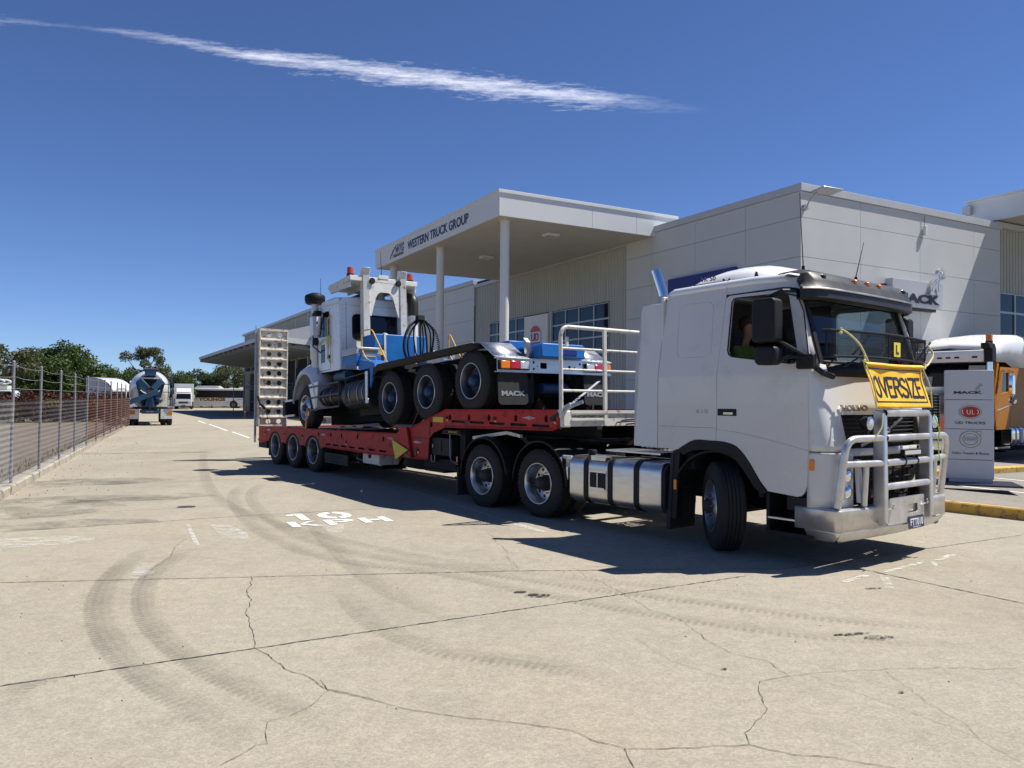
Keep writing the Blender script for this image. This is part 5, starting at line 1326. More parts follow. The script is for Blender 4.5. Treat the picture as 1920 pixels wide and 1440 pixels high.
for x in (6.3, 7.2, 8.1, 8.95): fm.box(x - .04, x + .04, -1.17, 1.17, 1.36, 1.49)
for x in (0.05, -1.21, -2.46): fm.cyl((x, -1.0, .495), (x, 1.0, .495), .065, n=12)
fm.box(7.0, 9.0, -.6, .6, 1.13, 1.17); fm.cyl((8.0, 0, 1.0), (8.0, 0, 1.14), .045, n=10); fm.box(5.2, 5.42, -1.17, 1.17, .62, 1.4)
fm.build("frame", "chassis_black", TL)
# bulkhead between lower deck and neck, tool box, legs
MB().box(5.40, 6.09, -1.20, -.55, .74, 1.06).build("tool_box", "black_plastic", TL, bevel=.01); MB().box(5.72, 5.74, -1.215, -1.20, .80, 1.02).build("box_latch", "dark_steel", TL); MB().box(5.46, 5.48, -1.215, -1.20, .87, .93).build("box_latch", "window_frame", TL)
MB().box(4.90, 6.0, -1.05, -.4, .47, .66).box(5.0, 5.7, -1.1, -.5, .42, .47).build("tool_box", "chassis_black", TL)
MB().tube(fillet([(5.44, -1.22, .74), (5.44, -1.22, .62), (5.56, -1.22, .62), (5.56, -1.22, .74)], .03), .010, 6).build("step", "rim_steel", TL)
for s in (-1, 1):
    lg = MB(); lg.box(6.17, 6.33, s * 1.0 - .08, s * 1.0 + .08, .70, 1.36); lg.box(6.20, 6.30, s * 1.0 - .055, s * 1.0 + .055, .40, .70); lg.box(6.10, 6.40, s * 1.0 - .14, s * 1.0 + .14, .36, .40)
    lg.build("landing_leg", "chassis_black", TL, bevel=.008)
MB().tube(fillet([(6.03, -1.2, 1.13), (6.05, -1.2, .68), (6.30, -1.2, .62)], .08), .012, 6).tube([(5.75, -1.19, 1.14), (6.38, -1.19, 1.13)], .008, 6).build("leg_guard", "rim_steel", TL)
MB().box(6.27, 6.31, -1.22, -1.20, .66, .76).build("tail_reflector", "lamp_red", TL)
MB().box(5.80, 6.38, -1.21, -1.19, 1.14, 1.21).build("name_board", "chassis_black", TL); text("board_lettering", "TERRAVAC", frame((5.98, -1.212, 1.155), (1, 0, 0), (0, 0, 1)), .30, .035, "sign_yellow", TL, depth=.002)
MB().bar((6.7, -1.15, 1.10), (7.6, -1.10, 1.22), .05, .05).bar((7.6, -1.1, 1.22), (7.95, -1.1, 1.18), .05, .05).build("mudguard_stay", "dull_white", TL)
# low front mudflap board with writing, tank, spare wheel
MB().box(.68, 1.90, -1.21, -1.19, .27, .50).build("mud_flap", "rubber_flap", TL)
for k, t_ in enumerate(("LOW LOADER AND", "EQUIPMENT", "TRANSPORT")):
    text("flap_lettering", t_, frame((.95, -1.213, .425 - k * .06), (1, 0, 0), (0, 0, 1)), .70 if k == 0 else .5, .032, "chassis_black", TL, depth=.002)
MB().box(2.52, 3.26, -1.15, -.7, .385, .62).build("locker", "dull_white", TL, bevel=.01); MB().lathe([(0, .02), (.05, .02), (.05, 0)], org=(2.85, -1.15, .55), axis=(0, -1, 0), n=16).build("locker_latch", "black_plastic", TL)
MB().tube([(2.0, -1.0, .60), (2.15, -1.1, .45), (2.35, -1.05, .42), (2.3, -1.0, .58)], .03, 8).build("air_hose", "rim_steel", TL)
spm = MB(); spm.lathe([(.25, 0), (.30, -.01), (.50, -.05), (.515, -.14), (.50, -.24), (.30, -.28), (.25, -.27)], org=(4.0, -.35, .62), n=28); spm.build("spare_wheel", "rubber", TL)
# fold-out oversize wing with its yellow marker
MB().prism([(4.25, 1.045), (4.50, 1.22), (4.66, 1.22), (4.84, .66), (4.60, .66)], 'y', -1.31, -1.27).build("side_wing", "trailer_red", TL, bevel=.004)
mk_ = MB(); mk_.prism([(4.17, .95), (4.79, .79), (4.31, .58)], 'y', -1.345, -1.33); mk_.build("marker_flag", "sign_yellow", TL)
MB().prism([(4.62, .74), (4.88, .66), (4.66, .655)], 'y', -1.325, -1.315).build("marker_flag", "mixer_blue", TL)
MB().box(4.86, 4.97, -1.262, -1.252, .68, .82).build("warning_label", "sign_black", TL)
MB().prism([(5.555, 1.335), (5.895, 1.335), (5.895, 1.425), (5.555, 1.425)], 'y', -1.262, -1.253).build("capacity_label", "sign_yellow", TL)
MB().box(5.42, 5.43, -1.257, -1.25, 1.03, 1.40).box(4.55, 5.38, -1.257, -1.25, 1.018, 1.03).build("panel_joint", "dark_joint", TL)
# rear: tail board, lights, rear mudflap
MB().box(-3.74, -3.70, -1.24, 1.24, .5, .95).build("tail_board", "trailer_red", TL)
MB().box(-3.76, -3.1, -1.23, -.8, .38, .55).build("tail_box", "chassis_black", TL); MB().box(-3.0, -2.98, -1.22, -.7, .2, .55).build("mud_flap", "rubber_flap", TL)
for s in (-1, 1): MB().box(-3.73, -3.69, s * 1.257 - .006, s * 1.257 + .006, .56, .62).build("tail_reflector", "lamp_red", TL)

# ---- raised ramps, perforated
def ramp(s):
    y0, y1 = (-1.22, -.44) if s < 0 else (.44, 1.22)
    H0, H1 = .94, 3.62
    r0 = MB().box(-3.94, -3.90, y0, y1, H0, H0 + .04).build("ramp", "ramp_white", TL)
    n = 10; hgt = (H1 - H0) / n
    for k in range(n):
        z0 = H0 + k * hgt
        # bay plate with two round holes (the one solid bay has none), leaning a little so each rung throws shade
        loops = [[(y0 + .01, z0), (y1 - .01, z0), (y1 - .01, z0 + hgt), (y0 + .01, z0 + hgt)]]
        if k != 3: loops += [circ(y, z0 + hgt * .52, .068, .068, 20) for y in ((y0 * .65 + y1 * .35), (y0 * .27 + y1 * .73))]
        Mx = frame((-3.86, 0, 0), (0, 1, 0), (0, 0, 1))
        plate("ramp_bay", loops, .012, Mx, "ramp_white", r0)
        MB().prism([(-3.86, z0 + hgt - .02), (-3.80, z0 + hgt - .025), (-3.80, z0 + hgt + .01), (-3.86, z0 + hgt + .02)], 'y', y0 + .01, y1 - .01).build("rung", "ramp_white", r0, bevel=.003)
    for y in (y0, y1):
        MB().box(-3.98, -3.80, y - .012, y + .012, H0, H1 + .03).build("ramp_side", "ramp_white", r0)
    MB().box(-3.98, -3.80, y0, y1, H1, H1 + .035).build("ramp_cap", "ramp_white", r0)
for s in (-1, 1): ramp(s)
pst = MB(); pst.bar((-3.95, -1.275, .5), (-3.95, -1.29, 3.62), .05, .05); pst.cyl((-3.95, -1.29, 3.62), (-3.95, -1.29, 3.74), .015, n=6); pst.build("ramp_post", "galvanised", TL)
MB().tube(smooth_path([(-3.80, -1.27, 1.78), (-3.76, -1.22, 1.60), (-3.74, -1.10, 1.45), (-3.74, -1.02, 1.25), (-3.72, -.98, 1.0)], 5), [.03] * 6 + [.045] * 5 + [.01] * 10, 8).build("chain_binder", "black_plastic", TL)

# ---- white head rail across the front of the neck
hr = MB()
X = 9.12
hr.tube(fillet([(X, -1.28, 1.50), (X, -1.31, 2.80), (X, 1.31, 2.80), (X, 1.28, 1.50)], .16, 8), .030, 12, caps=False); hr.build("head_rail", "dull_white", TL, smooth=60)
for z in (2.49, 2.185, 1.885): MB().cyl((X, -1.30, z), (X, 1.30, z), .019, n=10).build("rail_bar", "dull_white", TL)
for y in (-.43, .43): MB().bar((X + .01, y, 1.38), (X + .01, y - .03 * (y < 0), 2.79), .055, .04).build("rail_post", "dull_white", TL)
MB().box(X - .05, X + .03, -1.27, -1.12, 1.36, 1.60).build("rail_foot", "dull_white", TL, bevel=.02); MB().box(X - .05, X + .03, 1.12, 1.27, 1.36, 1.60).build("rail_foot", "dull_white", TL, bevel=.02)
MB().box(X - .04, X + .035, -1.12, 1.12, 1.555, 1.60).build("front_beam", "dull_white", TL); MB().box(X - .04, X + .015, -1.12, 1.12, 1.37, 1.553).build("front_board", "dull_white", TL); MB().box(X + .012, X + .045, -1.12, -.46, 1.455, 1.478).build("board_ledge", "dull_white", TL)
text("board_lettering", "WWW.MICKSHEAVYTRANSPORT.COM.AU", frame((X + .017, -1.09, 1.492), (0, 1, 0), (0, 0, 1)), .62, .038, "sign_black", TL, depth=.002, bold=.02)
MB().box(X - .06, X - .03, -1.17, -1.13, 2.52, 2.66).build("rail_bracket", "dull_white", TL)
for k, (c_, z) in enumerate((("maroon", .0), ("mixer_blue", .03), ("black_plastic", -.03))):
    MB().tube(smooth_path([(X + .02, -.2 + .1 * k, 1.42 + z), (X + .4, -.1 + .1 * k, 1.44 + z), (X + .7, -.05, 1.30 + z), (X + .75, -.1 + .1 * k, 1.05), (X + .95, -.1 + .05 * k, 1.25)], 6), .012, 6).build("air_line", c_, TL)
st_ = thing("tie_down_strap", "grey ratchet strap running from the trailer side up to the loaded truck", "strap"); st_.matrix_world = TL.matrix_basis
MB().bar((8.85, -1.27, 1.46), (9.22, -1.22, 1.66), .055, .012, (0, -1, 0)).build("webbing", "rubber_flap", st_); MB().bar((9.18, -1.23, 1.64), (8.2, .30, 2.06), .05, .006, (0, -.3, 1)).build("webbing", "trim_grey", st_)
MB().bar((9.05, -1.26, 1.57), (9.24, -1.20, 1.68), .07, .05, (0, -1, 0)).bar((9.16, -1.25, 1.63), (9.40, -1.12, 1.73), .05, .02, (0, -1, 0)).build("ratchet", "galvanised", st_)
ch_ = thing("tie_down_chain", "thin chain from the trailer deck edge up to the loaded truck wheel", "chain"); ch_.matrix_world = TL.matrix_basis
MB().tube([(4.68, -1.22, 1.18), (5.02, -1.24, 1.55)], .010, 6).build("chain_run", "rusty_wire", ch_); MB().tube([(4.68, -1.26, 1.18), (4.3, -1.28, 1.0)], .02, 6).build("chain_binder", "black_plastic", ch_)
# ================================================================== white and blue road tractor carried on the low loader, nose to the rear
PH = radians(3.7)
MK = thing("bonneted_tractor", "white and blue bonneted road tractor loaded backwards on the red trailer", "truck")
TLm = TL.matrix_basis
# local X runs towards the tractor's own tail (trailer forward), Y = trailer left, origin at deck under its steer axle
MK.matrix_world = TLm @ Matrix.Translation((-.55, 0, .985)) @ Matrix.Rotation(-PH, 4, 'Y')
mw = make_wheel(r=.52, kind='drive', rim='rim_dark', hub='hub_blue', lugs=44)
first = True
for X, Z in ((4.41, .49), (5.83, .515), (7.30, .60)):
    for s in (-1, 1): put_wheel(mw, MK, X, Z, s, y=1.22, first=first); first = False
ms_ = make_wheel(r=.515, wd=.29, kind='steer', rim='rim_alloy', hub='hub_blue', lugs=0)
put_wheel(ms_, MK, .03, .515, -1, y=1.19, first=True); put_wheel(ms_, MK, .03, .515, 1, y=1.19)
f = MB()
for s in (-1, 1): f.box(-.9, 8.0, s * .42 - .045, s * .42 + .045, .70, 1.0)
for x in (4.41, 5.83, 7.3): f.cyl((x, -.9, .52), (x, .9, .52), .08, n=12); f.sphere((x, 0, .52), .24, .26, .24, 12, 8); f.box(x - .6, x + .6, -.50, -.40, .60, .72); f.box(x - .6, x + .6, .40, .50, .60, .72)
for x in (1.2, 2.4, 3.6, 4.9, 6.5, 7.9): f.box(x - .06, x + .06, -.4, .4, .72, .96)
f.cyl((.03, -.85, .48), (.03, .85, .48), .07, n=10); f.box(.3, 3.5, -.38, .38, .32, 1.3); f.box(-.3, 3.2, .45, 1.0, .30, .62); f.box(-.6, .6, -.7, .7, .38, .62); f.box(2.2, 3.9, -.8, .8, .22, .50); f.box(-.5, 3.4, -.30, .30, .10, .45)
f.box(3.75, 4.2, -1.05, -.5, .55, 1.1); f.cyl((4.9, -.75, .95), (5.3, -.75, .95), .14, n=12); f.cyl((6.4, .75, .95), (6.8, .75, .95), .14, n=12)
f.build("chassis", "chassis_black", MK)
MB().box(4.0, 7.4, -.46, .46, 1.0, 1.16).box(3.0, 4.0, -.9, .9, .95, 1.15).box(4.85, 5.40, -.62, .62, .5, 1.1).box(6.3, 6.8, -.62, .62, .55, 1.1).build("deck_cover", "chassis_black", MK)
# long black mudguards over the rear wheels
for s in (-1, 1):
    g_ = MB()
    prof = [(3.72, .98), (3.80, 1.12), (3.95, 1.20), (7.35, 1.235), (7.62, 1.20)]
    rows = [[(x, s * y, z + (0 if y > .7 else .0)) for y in (1.25, 1.24, .62)] for x, z in prof]
    rows = [[(x, s * 1.25, z - (.14 if 3.75 < x < 7.5 else .05)), (x, s * 1.25, z), (x, s * .60, z + .01)] for x, z in prof]
    g_.grid(rows); g_.build("mudguard", "black_plastic", MK, solid=.012, smooth=30)
    MB().grid([[(x, s * 1.245, z), (x, s * .60, z + .005)] for x, z in ((7.42, 1.25), (7.62, 1.225), (8.02, .955))]).build("mudguard_ramp", "aluminium", MK, solid=.01, smooth=20)
    MB().grid([[(8.01, s * 1.25, .965), (8.01, s * .60, .965)], [(8.14, s * 1.25, .915), (8.14, s * .60, .915)]]).build("mudguard_lip", "white_paint", MK, solid=.012)
    for k in range(5): MB().cyl((8.07, s * (1.18 - .12 * k), .945), (8.075, s * (1.18 - .12 * k), .957), .012, n=8).build("bolt", "galvanised", MK)
    # tail lamps: amber outside, red, clear inside
    MB().box(8.10, 8.145, s * .925 - .305, s * .925 + .305, .725, .875).build("lamp_tray", "black_plastic", MK)
    for k, (m_, n_) in enumerate((("lamp_amber", "indicator_lamp"), ("lamp_red", "brake_lamp"), ("lamp_clear", "reversing_lamp"))):
        yc = s * (1.115 - .195 * k); MB().box(8.14, 8.165, yc - .092, yc + .092, .735, .865).build(n_, m_, MK, bevel=.012)
    plate("mud_flap", [rrect(-.30, -.54, .30, -.02, .07)], .012, frame((8.08, s * .92, .70), (0, 1, 0), (0, 0, 1)), "rubber_flap", MK)
    text("flap_lettering", "MACK", frame((8.09, s * .92 - .24, .30), (0, 1, 0), (0, 0, 1)), .48, .085, "galvanised", MK, depth=.003, bold=.05)
    MB().box(8.06, 8.10, s * .92 - .33, s * .92 + .33, .68, .70).build("flap_hanger", "rim_steel", MK)
rb_ = MB(); rb_.build  # rear cross member with holes
plate("rear_beam", [[(-1.24, .70), (1.24, .70), (1.24, .905), (-1.24, .905)], circ(-.50, .86, .022), circ(-.50, .75, .022), rrect(-.36, .76, -.22, .86, .02), circ(.52, .86, .022), circ(.52, .75, .022), circ(.40, .80, .016), circ(.28, .80, .03), circ(-.42, .80, .014)], .012, frame((8.10, 0, 0), (0, 1, 0), (0, 0, 1)), "aluminium", MK)
MB().box(8.04, 8.12, -1.25, 1.25, .905, .925).box(8.04, 8.12, -1.25, 1.25, .685, .70).build("beam_flange", "aluminium", MK)
MB().cyl((7.6, -.4, .45), (7.6, .4, .45), .14, n=14).box(7.7, 7.9, -.5, -.35, .2, .7).build("rear_suspension", "chassis_black", MK); MB().cyl((7.9, -.2, .45), (7.9, .35, .45), .09, n=14).build("brake_booster", "hub_blue", MK)
# blue ballast plate on the tail
bt = MB(); bt.prism([(-.48, .93), (.48, .93), (.48, 1.12), (.44, 1.17), (-.44, 1.17), (-.48, 1.12)], 'x', 7.45, 8.30); bt.build("tow_block", "mack_blue", MK, bevel=.02, seg=3)
MB().box(8.27, 8.312, -.10, .28, .99, 1.09).build("block_pocket", "navy_blue", MK); MB().box(6.9, 7.5, -.55, -.2, 1.1, 1.30).box(6.6, 7.3, -.42, .42, 1.12, 1.24).build("tow_block_frame", "mack_blue", MK, bevel=.015)
MB().prism([(8.0, .95), (8.06, .95), (8.06, 1.2), (7.98, 1.28)], 'y', -.60, -.52).build("beam_bracket", "rim_steel", MK)

# cab
cab = MB(); cw = 1.0
side_ = [(.46, 1.33), (1.60, 1.31), (1.65, 1.36), (1.65, 2.86), (1.60, 2.97), (.75, 3.0), (.56, 2.95), (.30, 2.30), (.28, 1.55)]
rows = []
hole = [(.42, 2.22), (.40, 2.18), (1.05, 2.14), (1.10, 2.18), (1.10, 2.70), (1.05, 2.76), (.66, 2.76)]
for s in (-1, 1):
    plate("cab_side", [side_, hole], .02, frame((0, s * cw, 0), (1, 0, 0), (0, 0, 1)), "white_paint", MK, bev=.008)
    MB().add([(x, s * .985, z) for x, z in hole], [tuple(range(len(hole)))]).build("side_window", "window_glass", MK, smooth=0)
    MB().tube([(x, s * 1.018, z) for x, z in [(.50, 1.36), (1.12, 1.36), (1.14, 1.5), (1.14, 2.8), (.70, 2.84), (.40, 2.25), (.38, 1.55)]], .006, 5, closed=True).build("door_seal", "dark_joint", MK)
    MB().box(.60, .82, s * 1.018 - .006, s * 1.018 + .006, 1.55, 1.98).build("vent_window", "window_glass", MK); MB().box(1.0, 1.10, s * 1.03 - .012, s * 1.03 + .012, 1.62, 1.70).build("door_handle", "black_plastic", MK)
    MB().tube(fillet([(1.18, s * 1.04, 1.5), (1.12, s * 1.07, 1.62), (1.12, s * 1.07, 2.55), (1.2, s * 1.04, 2.62)], .05), .014, 8).build("grab_rail", "handrail_yellow", MK)
MB().tube(smooth_path([(.50, -1.03, 2.0), (.8, -1.06, 2.07), (1.22, -1.03, 2.12)], 4), .014, 6).build("strap_tie", "lime_green", MK)
rearw = rrect(-.70, 2.02, .66, 2.60, .10, 5)
plate("cab_rear", [[(-1.0, 1.32), (1.0, 1.32), (1.0, 2.90), (.92, 2.98), (-.92, 2.98), (-1.0, 2.90)], rearw], .02, frame((1.655, 0, 0), (0, 1, 0), (0, 0, 1)), "white_paint", MK, bev=.006)
for y in (-.86, .84): MB().box(1.668, 1.674, y - .004, y + .004, 1.35, 2.88).build("panel_joint", "dark_joint", MK)
MB().tube([(1.675, -.99, 2.80), (1.675, .99, 2.80)], .012, 6).tube([(1.675, .99, 2.80), (1.6, 1.03, 2.84), (.75, 1.03, 2.88)], .012, 6).tube([(1.675, -.99, 2.80), (1.6, -1.03, 2.84), (.75, -1.03, 2.88)], .012, 6).build("rain_gutter", "white_paint", MK)
for k in range(14): MB().sphere((1.672, -.94, 1.40 + .10 * k), .008, n=6, m=4).build("rivet", "rim_steel", MK)
for k, y in enumerate((-.25, -.1, .12, .3)): MB().tube(smooth_path([(1.68, y, 1.45 + .05 * k), (1.85, y + .05, 1.62), (2.02, y + .1, 1.55 + .03 * k)], 5), .016, 6).build("brake_hose", "black_plastic" if k % 2 else "maroon", MK)
MB().box(1.60, 1.62, -.72, .68, 2.0, 2.62).build("rear_window", "window_glass", MK)
MB().tube([(1.672, y, z) for y, z in rearw], .014, 6, closed=True).build("window_seal", "black_plastic", MK)
rfm = MB(); rfm.grid([[(x, y * (1 if k else .97), z + (0 if abs(y) > .9 else .05)) for k, y in enumerate((-1.0, -.92, -.5, 0, .5, .92, 1.0))] for x, z in ((.56, 2.93), (.66, 2.99), (.9, 3.03), (1.3, 3.03), (1.58, 2.99), (1.66, 2.90))]); rfm.build("roof", "white_paint", MK, solid=.02, smooth=50)
MB().box(.5, 1.6, -.98, .98, 1.30, 1.36).build("cab_floor", "chassis_black", MK); MB().add([(.30, -.98, 2.2), (.30, .98, 2.2), (.56, .95, 2.92), (.56, -.95, 2.92)], [(0, 1, 2, 3)]).build("windscreen", "window_glass", MK, smooth=0)
MB().box(.28, .34, -.98, .98, 1.4, 2.2).build("firewall", "white_paint", MK)
MB().box(.70, 1.3, -.35, .35, 3.05, 3.18).build("roof_vent", "black_plastic", MK, bevel=.03)
# head board over the roof on white frame
hb = MB(); hb.prism([(.70, 3.36), (.80, 3.27), (1.95, 3.34), (1.95, 3.46), (.78, 3.42)], 'y', -.88, .88); hb.build("roof_board", "dull_white", MK, bevel=.012)
for y in (-.85, -.42, 0, .42, .85): MB().box(.85, 1.9, y - .02, y + .02, 3.20, 3.31).build("board_rib", "dull_white", MK)
MB().box(1.1, 1.5, -.2, .2, 3.05, 3.25).build("board_mount", "dull_white", MK)
for s in (-1, 1):
    MB().prism([(1.80, 1.30), (1.97, 1.30), (1.97, 3.50), (2.03, 3.66), (1.86, 3.66), (1.80, 3.5)], 'y', s * .48 - .085 + (0 if s < 0 else .0), s * .48 + .085).build("frame_post", "dull_white", MK, bevel=.01)
    bc = MB(); bc.cyl((1.76, s * .78, 3.45), (1.76, s * .78, 3.52), .085, n=18); bcp = bc.build("beacon", "black_plastic", MK)
    MB().lathe([(.078, 0), (.074, .12), (.066, .155), (0, .165)], org=(1.76, s * .78, 3.52), n=20).build("beacon_dome", "beacon_amber", bcp)
plate("frame_gusset", [[(-.40, 3.42), (.40, 3.42), (.40, 2.55), (.35, 2.55), (.22, 3.00), (.17, 3.08), (.10, 3.12), (-.10, 3.12), (-.17, 3.08), (-.22, 3.00), (-.35, 2.55), (-.40, 2.55)]], .012, frame((1.94, 0, 0), (0, 1, 0), (0, 0, 1)), "dull_white", MK)
MB().box(1.90, 1.96, -.16, .10, 3.44, 3.53).build("work_lamp", "dull_white", MK); 
for y in (-.34, .34): MB().lathe([(0, .02), (.06, .02), (.075, 0), (.05, -.07)], org=(2.0, y, 3.36), axis=(1, 0, 0), n=18).build("work_lamp", "black_plastic", MK)
# air cleaner stack and exhaust
sk_ = MB(); sk_.lathe([(.085, 1.85), (.085, 3.10)], org=(.22, -1.0, 0), n=20); sk_.lathe([(.10, 1.35), (.10, 1.66), (.125, 1.70), (.125, 2.02), (.085, 2.14)], org=(.22, -1.0, 0), n=22); sk_.cyl((.22, -1.0, 1.30), (.22, -1.0, 1.36), .105, n=20); sk_.build("intake_stack", "white_paint", MK, smooth=50)
MB().lathe([(0, 3.33), (.10, 3.31), (.22, 3.26), (.245, 3.22), (.245, 3.13), (.235, 3.10), (.235, 3.07), (.20, 3.04), (.09, 3.03)], org=(.22, -1.0, 0), n=32).build("intake_cap", "black_plastic", MK, smooth=40)
MB().bar((.32, -1.0, 2.55), (.72, -.98, 2.78), .025, .04).bar((.32, -1.0, 2.45), (.72, -.98, 2.35), .02, .02).build("stack_bracket", "black_plastic", MK)
MB().lathe([(.105, 1.4), (.105, 2.60)], org=(1.72, .88, 0), n=20).lathe([(.12, 2.60), (.12, 2.68)], org=(1.72, .88, 0), n=20).build("exhaust_pipe", "white_paint", MK)
MB().tube(fillet([(1.72, .88, 2.66), (1.72, .88, 3.10), (1.40, .88, 3.16)], .26, 8), .13, 18).build("exhaust_elbow", "visor_black", MK, smooth=60); MB().bar((1.66, .88, 2.62), (1.66, .5, 2.60), .03, .03).build("exhaust_bracket", "white_paint", MK)
for (x, y, z0, z1, d_) in ((.62, -1.02, 2.35, 3.6, 0), (1.9, -.05, 3.45, 4.1, -.03), (.5, -1.06, 1.3, 2.55, .02)): MB().cyl((x, y, z0), (x + d_, y, z1), .012, .005, n=6).build("aerial", "text_navy", MK)
# mirror group on the visible side
for s in (-1, 1):
    MB().prism(rrect(.52, 2.20, .72, 2.66, .03, 3), 'y', s * 1.22 - .05, s * 1.22 + .05).build("mirror", "white_paint", MK, bevel=.015)
    MB().lathe([(0, .03), (.08, .02), (.10, 0), (.06, -.05)], org=(.72, s * 1.20, 2.05), axis=(1, s * -.3, 0), n=18).build("mirror", "visor_black", MK)
    MB().tube([(.58, s * 1.0, 2.75), (.60, s * 1.22, 2.74), (.60, s * 1.22, 1.95), (.55, s * 1.0, 1.80)], .016, 6).box(.54, .70, s * 1.12 - .06, s * 1.12 + .06, 2.68, 2.80).build("mirror_arm", "black_plastic", MK)
# bonnet and guards
bn = MB(); rows = []
for x, w_, zt_ in ((.30, .82, 1.98), (-.2, .74, 1.93), (-.75, .68, 1.84), (-1.05, .64, 1.76), (-1.16, .60, 1.62)):
    rows.append([(x, -w_, 1.1), (x, -w_, zt_ - .12), (x, -w_ + .10, zt_), (x, 0, zt_ + .04), (x, w_ - .10, zt_), (x, w_, zt_ - .12), (x, w_, 1.1)])
bn.grid(rows); bn.build("bonnet", "white_paint", MK, smooth=50)
MB().box(-1.20, -1.16, -.55, .55, .75, 1.6).build("grille", "chrome", MK); MB().box(-1.45, -1.25, -1.22, 1.22, .36, .78).build("front_bumper", "black_plastic", MK, bevel=.03)
MB().box(-1.24, -.75, -1.235, -1.20, .72, .765).box(-1.24, -.62, -1.235, -1.2, .34, .385).build("bumper_trim", "white_paint", MK)
for s in (-1, 1):
    gd = MB(); rows = []
    for k in range(15):
        a = radians(172 - 150 * k / 14); r_ = .66 + (.05 * sin(pi * k / 14)); cx, cz = .02, .56
        x, z = cx + r_ * cos(a) * 1.05, cz + r_ * sin(a) * 1.10
        bul = .10 * sin(pi * k / 14)
        rows.append([(x, s * 1.20, z - .03), (x, s * 1.25, z + .01), (x * 1.02, s * 1.22, z + .06 + bul * .5), (x, s * 1.05, z + .13 + bul), (x, s * .75, z + .22 + bul)])
    rows.append([(.72, s * 1.2, .45), (.73, s * 1.24, .45), (.76, s * 1.21, .46), (.78, s * 1.05, .48), (.78, s * .8, .48)])
    gd.grid(rows); gd.build("front_guard", "white_paint", MK, solid=.012, smooth=50)
    MB().prism([(.28, 1.06), (.86, 1.10), (.74, .42), (.60, .42), (.46, .70)], 'y', s * 1.20 - .02, s * 1.20 + .02).build("guard_skirt", "white_paint", MK, bevel=.01)
    MB().sphere((-.12, s * 1.16, 1.36), .03, .02, .025, 10, 6).build("side_indicator", "lamp_clear", MK)
    # steps and side tanks
    for z in (.99, .73, .45): MB().bar((.34, s * 1.23, z - .01), (2.06, s * 1.23, z + .0), .03, .035).build("side_step", "dark_steel", MK)
    MB().bar((2.06, s * 1.23, .45), (2.06, s * 1.23, 1.0), .02, .02).build("step_bracket", "dark_steel", MK)
    MB().cyl((.80, s * .95, .72), (2.0, s * .95, .72), .22, n=24).build("air_tank", "black_plastic", MK, bevel=.02)
    for x in (1.05, 1.45): MB().lathe([(.224, -.015), (.232, -.015), (.232, .015), (.224, .015)], org=(x, s * .95, .72), axis=(1, 0, 0), n=24).build("tank_band", "rim_steel", MK)
    MB().cyl((2.15, s * .92, .68), (3.35, s * .92, .68), .31, n=28).build("fuel_tank", "dark_steel", MK, bevel=.02)
    for x in (2.55, 2.95, 3.2): MB().lathe([(.314, -.02), (.322, -.02), (.322, .02), (.314, .02)], org=(x, s * .92, .68), axis=(1, 0, 0), n=28).build("tank_band", "rim_steel", MK)
    MB().tube(fillet([(2.42, s * 1.24, .44), (2.42, s * 1.24, 1.04), (3.40, s * 1.24, 1.08)], .02), .012, 6).tube([(2.42, s * 1.24, .44), (3.40, s * 1.24, .50)], .014, 6).build("step_frame", "dark_steel", MK)
    MB().prism([(3.40, .44), (3.54, .44), (3.54, .52), (3.50, .56), (3.52, 1.10), (3.40, 1.10)], 'y', s * 1.24 - .012, s * 1.24 + .012).build("battery_bracket", "aluminium", MK)
    MB().cyl((1.3, s * .9, 1.16), (1.9, s * .9, 1.16), .12, n=16).build("air_tank", "mixer_blue", MK)
    # blue step boxes behind the cab
    MB().box(2.26, 2.98, min(s * 1.25, s * .66), max(s * 1.25, s * .66), 1.52, 1.67).build("step_tread", "galvanised", MK, bevel=.01)
    bxm = MB(); bxm.prism([(2.26, 1.33), (2.98, 1.26), (2.98, 1.515), (2.26, 1.515)], 'y', min(s * 1.24, s * .66), max(s * 1.24, s * .66)); bxm.build("step_box", "mack_blue", MK, bevel=.008)
    MB().box(2.985, 2.995, s * .95 - .22, s * .95 + .22, 1.565, 1.625).build("tread_slot", "dark_joint", MK)
    MB().prism([(2.98, 1.16), (3.75, 1.16), (3.72, 1.26), (2.98, 1.40)], 'y', min(s * 1.20, s * .66), max(s * 1.20, s * .66)).build("step_ramp", "mack_blue", MK, bevel=.006)
    MB().prism([(3.56, .75), (3.70, .95), (3.70, 1.16), (3.56, 1.16)], 'y', s * 1.2 - .02, s * 1.2 + .02).build("box_corner", "mack_blue", MK)
    MB().tube(fillet([(3.02, s * 1.14, 1.38), (3.02, s * 1.14, 1.47), (3.02, s * .80, 1.47), (3.02, s * .80, 1.38)], .04), .010, 6).build("grab_handle", "handrail_yellow", MK)
    MB().tube(fillet([(3.70, s * 1.12, 1.22), (3.15, s * 1.10, 1.40), (2.95, s * 1.10, 1.62), (2.95, s * 1.10, 2.02), (3.20, s * .98, 2.04), (3.85, s * .95, 1.22)], .10), .016, 8).build("handrail", "handrail_yellow", MK)
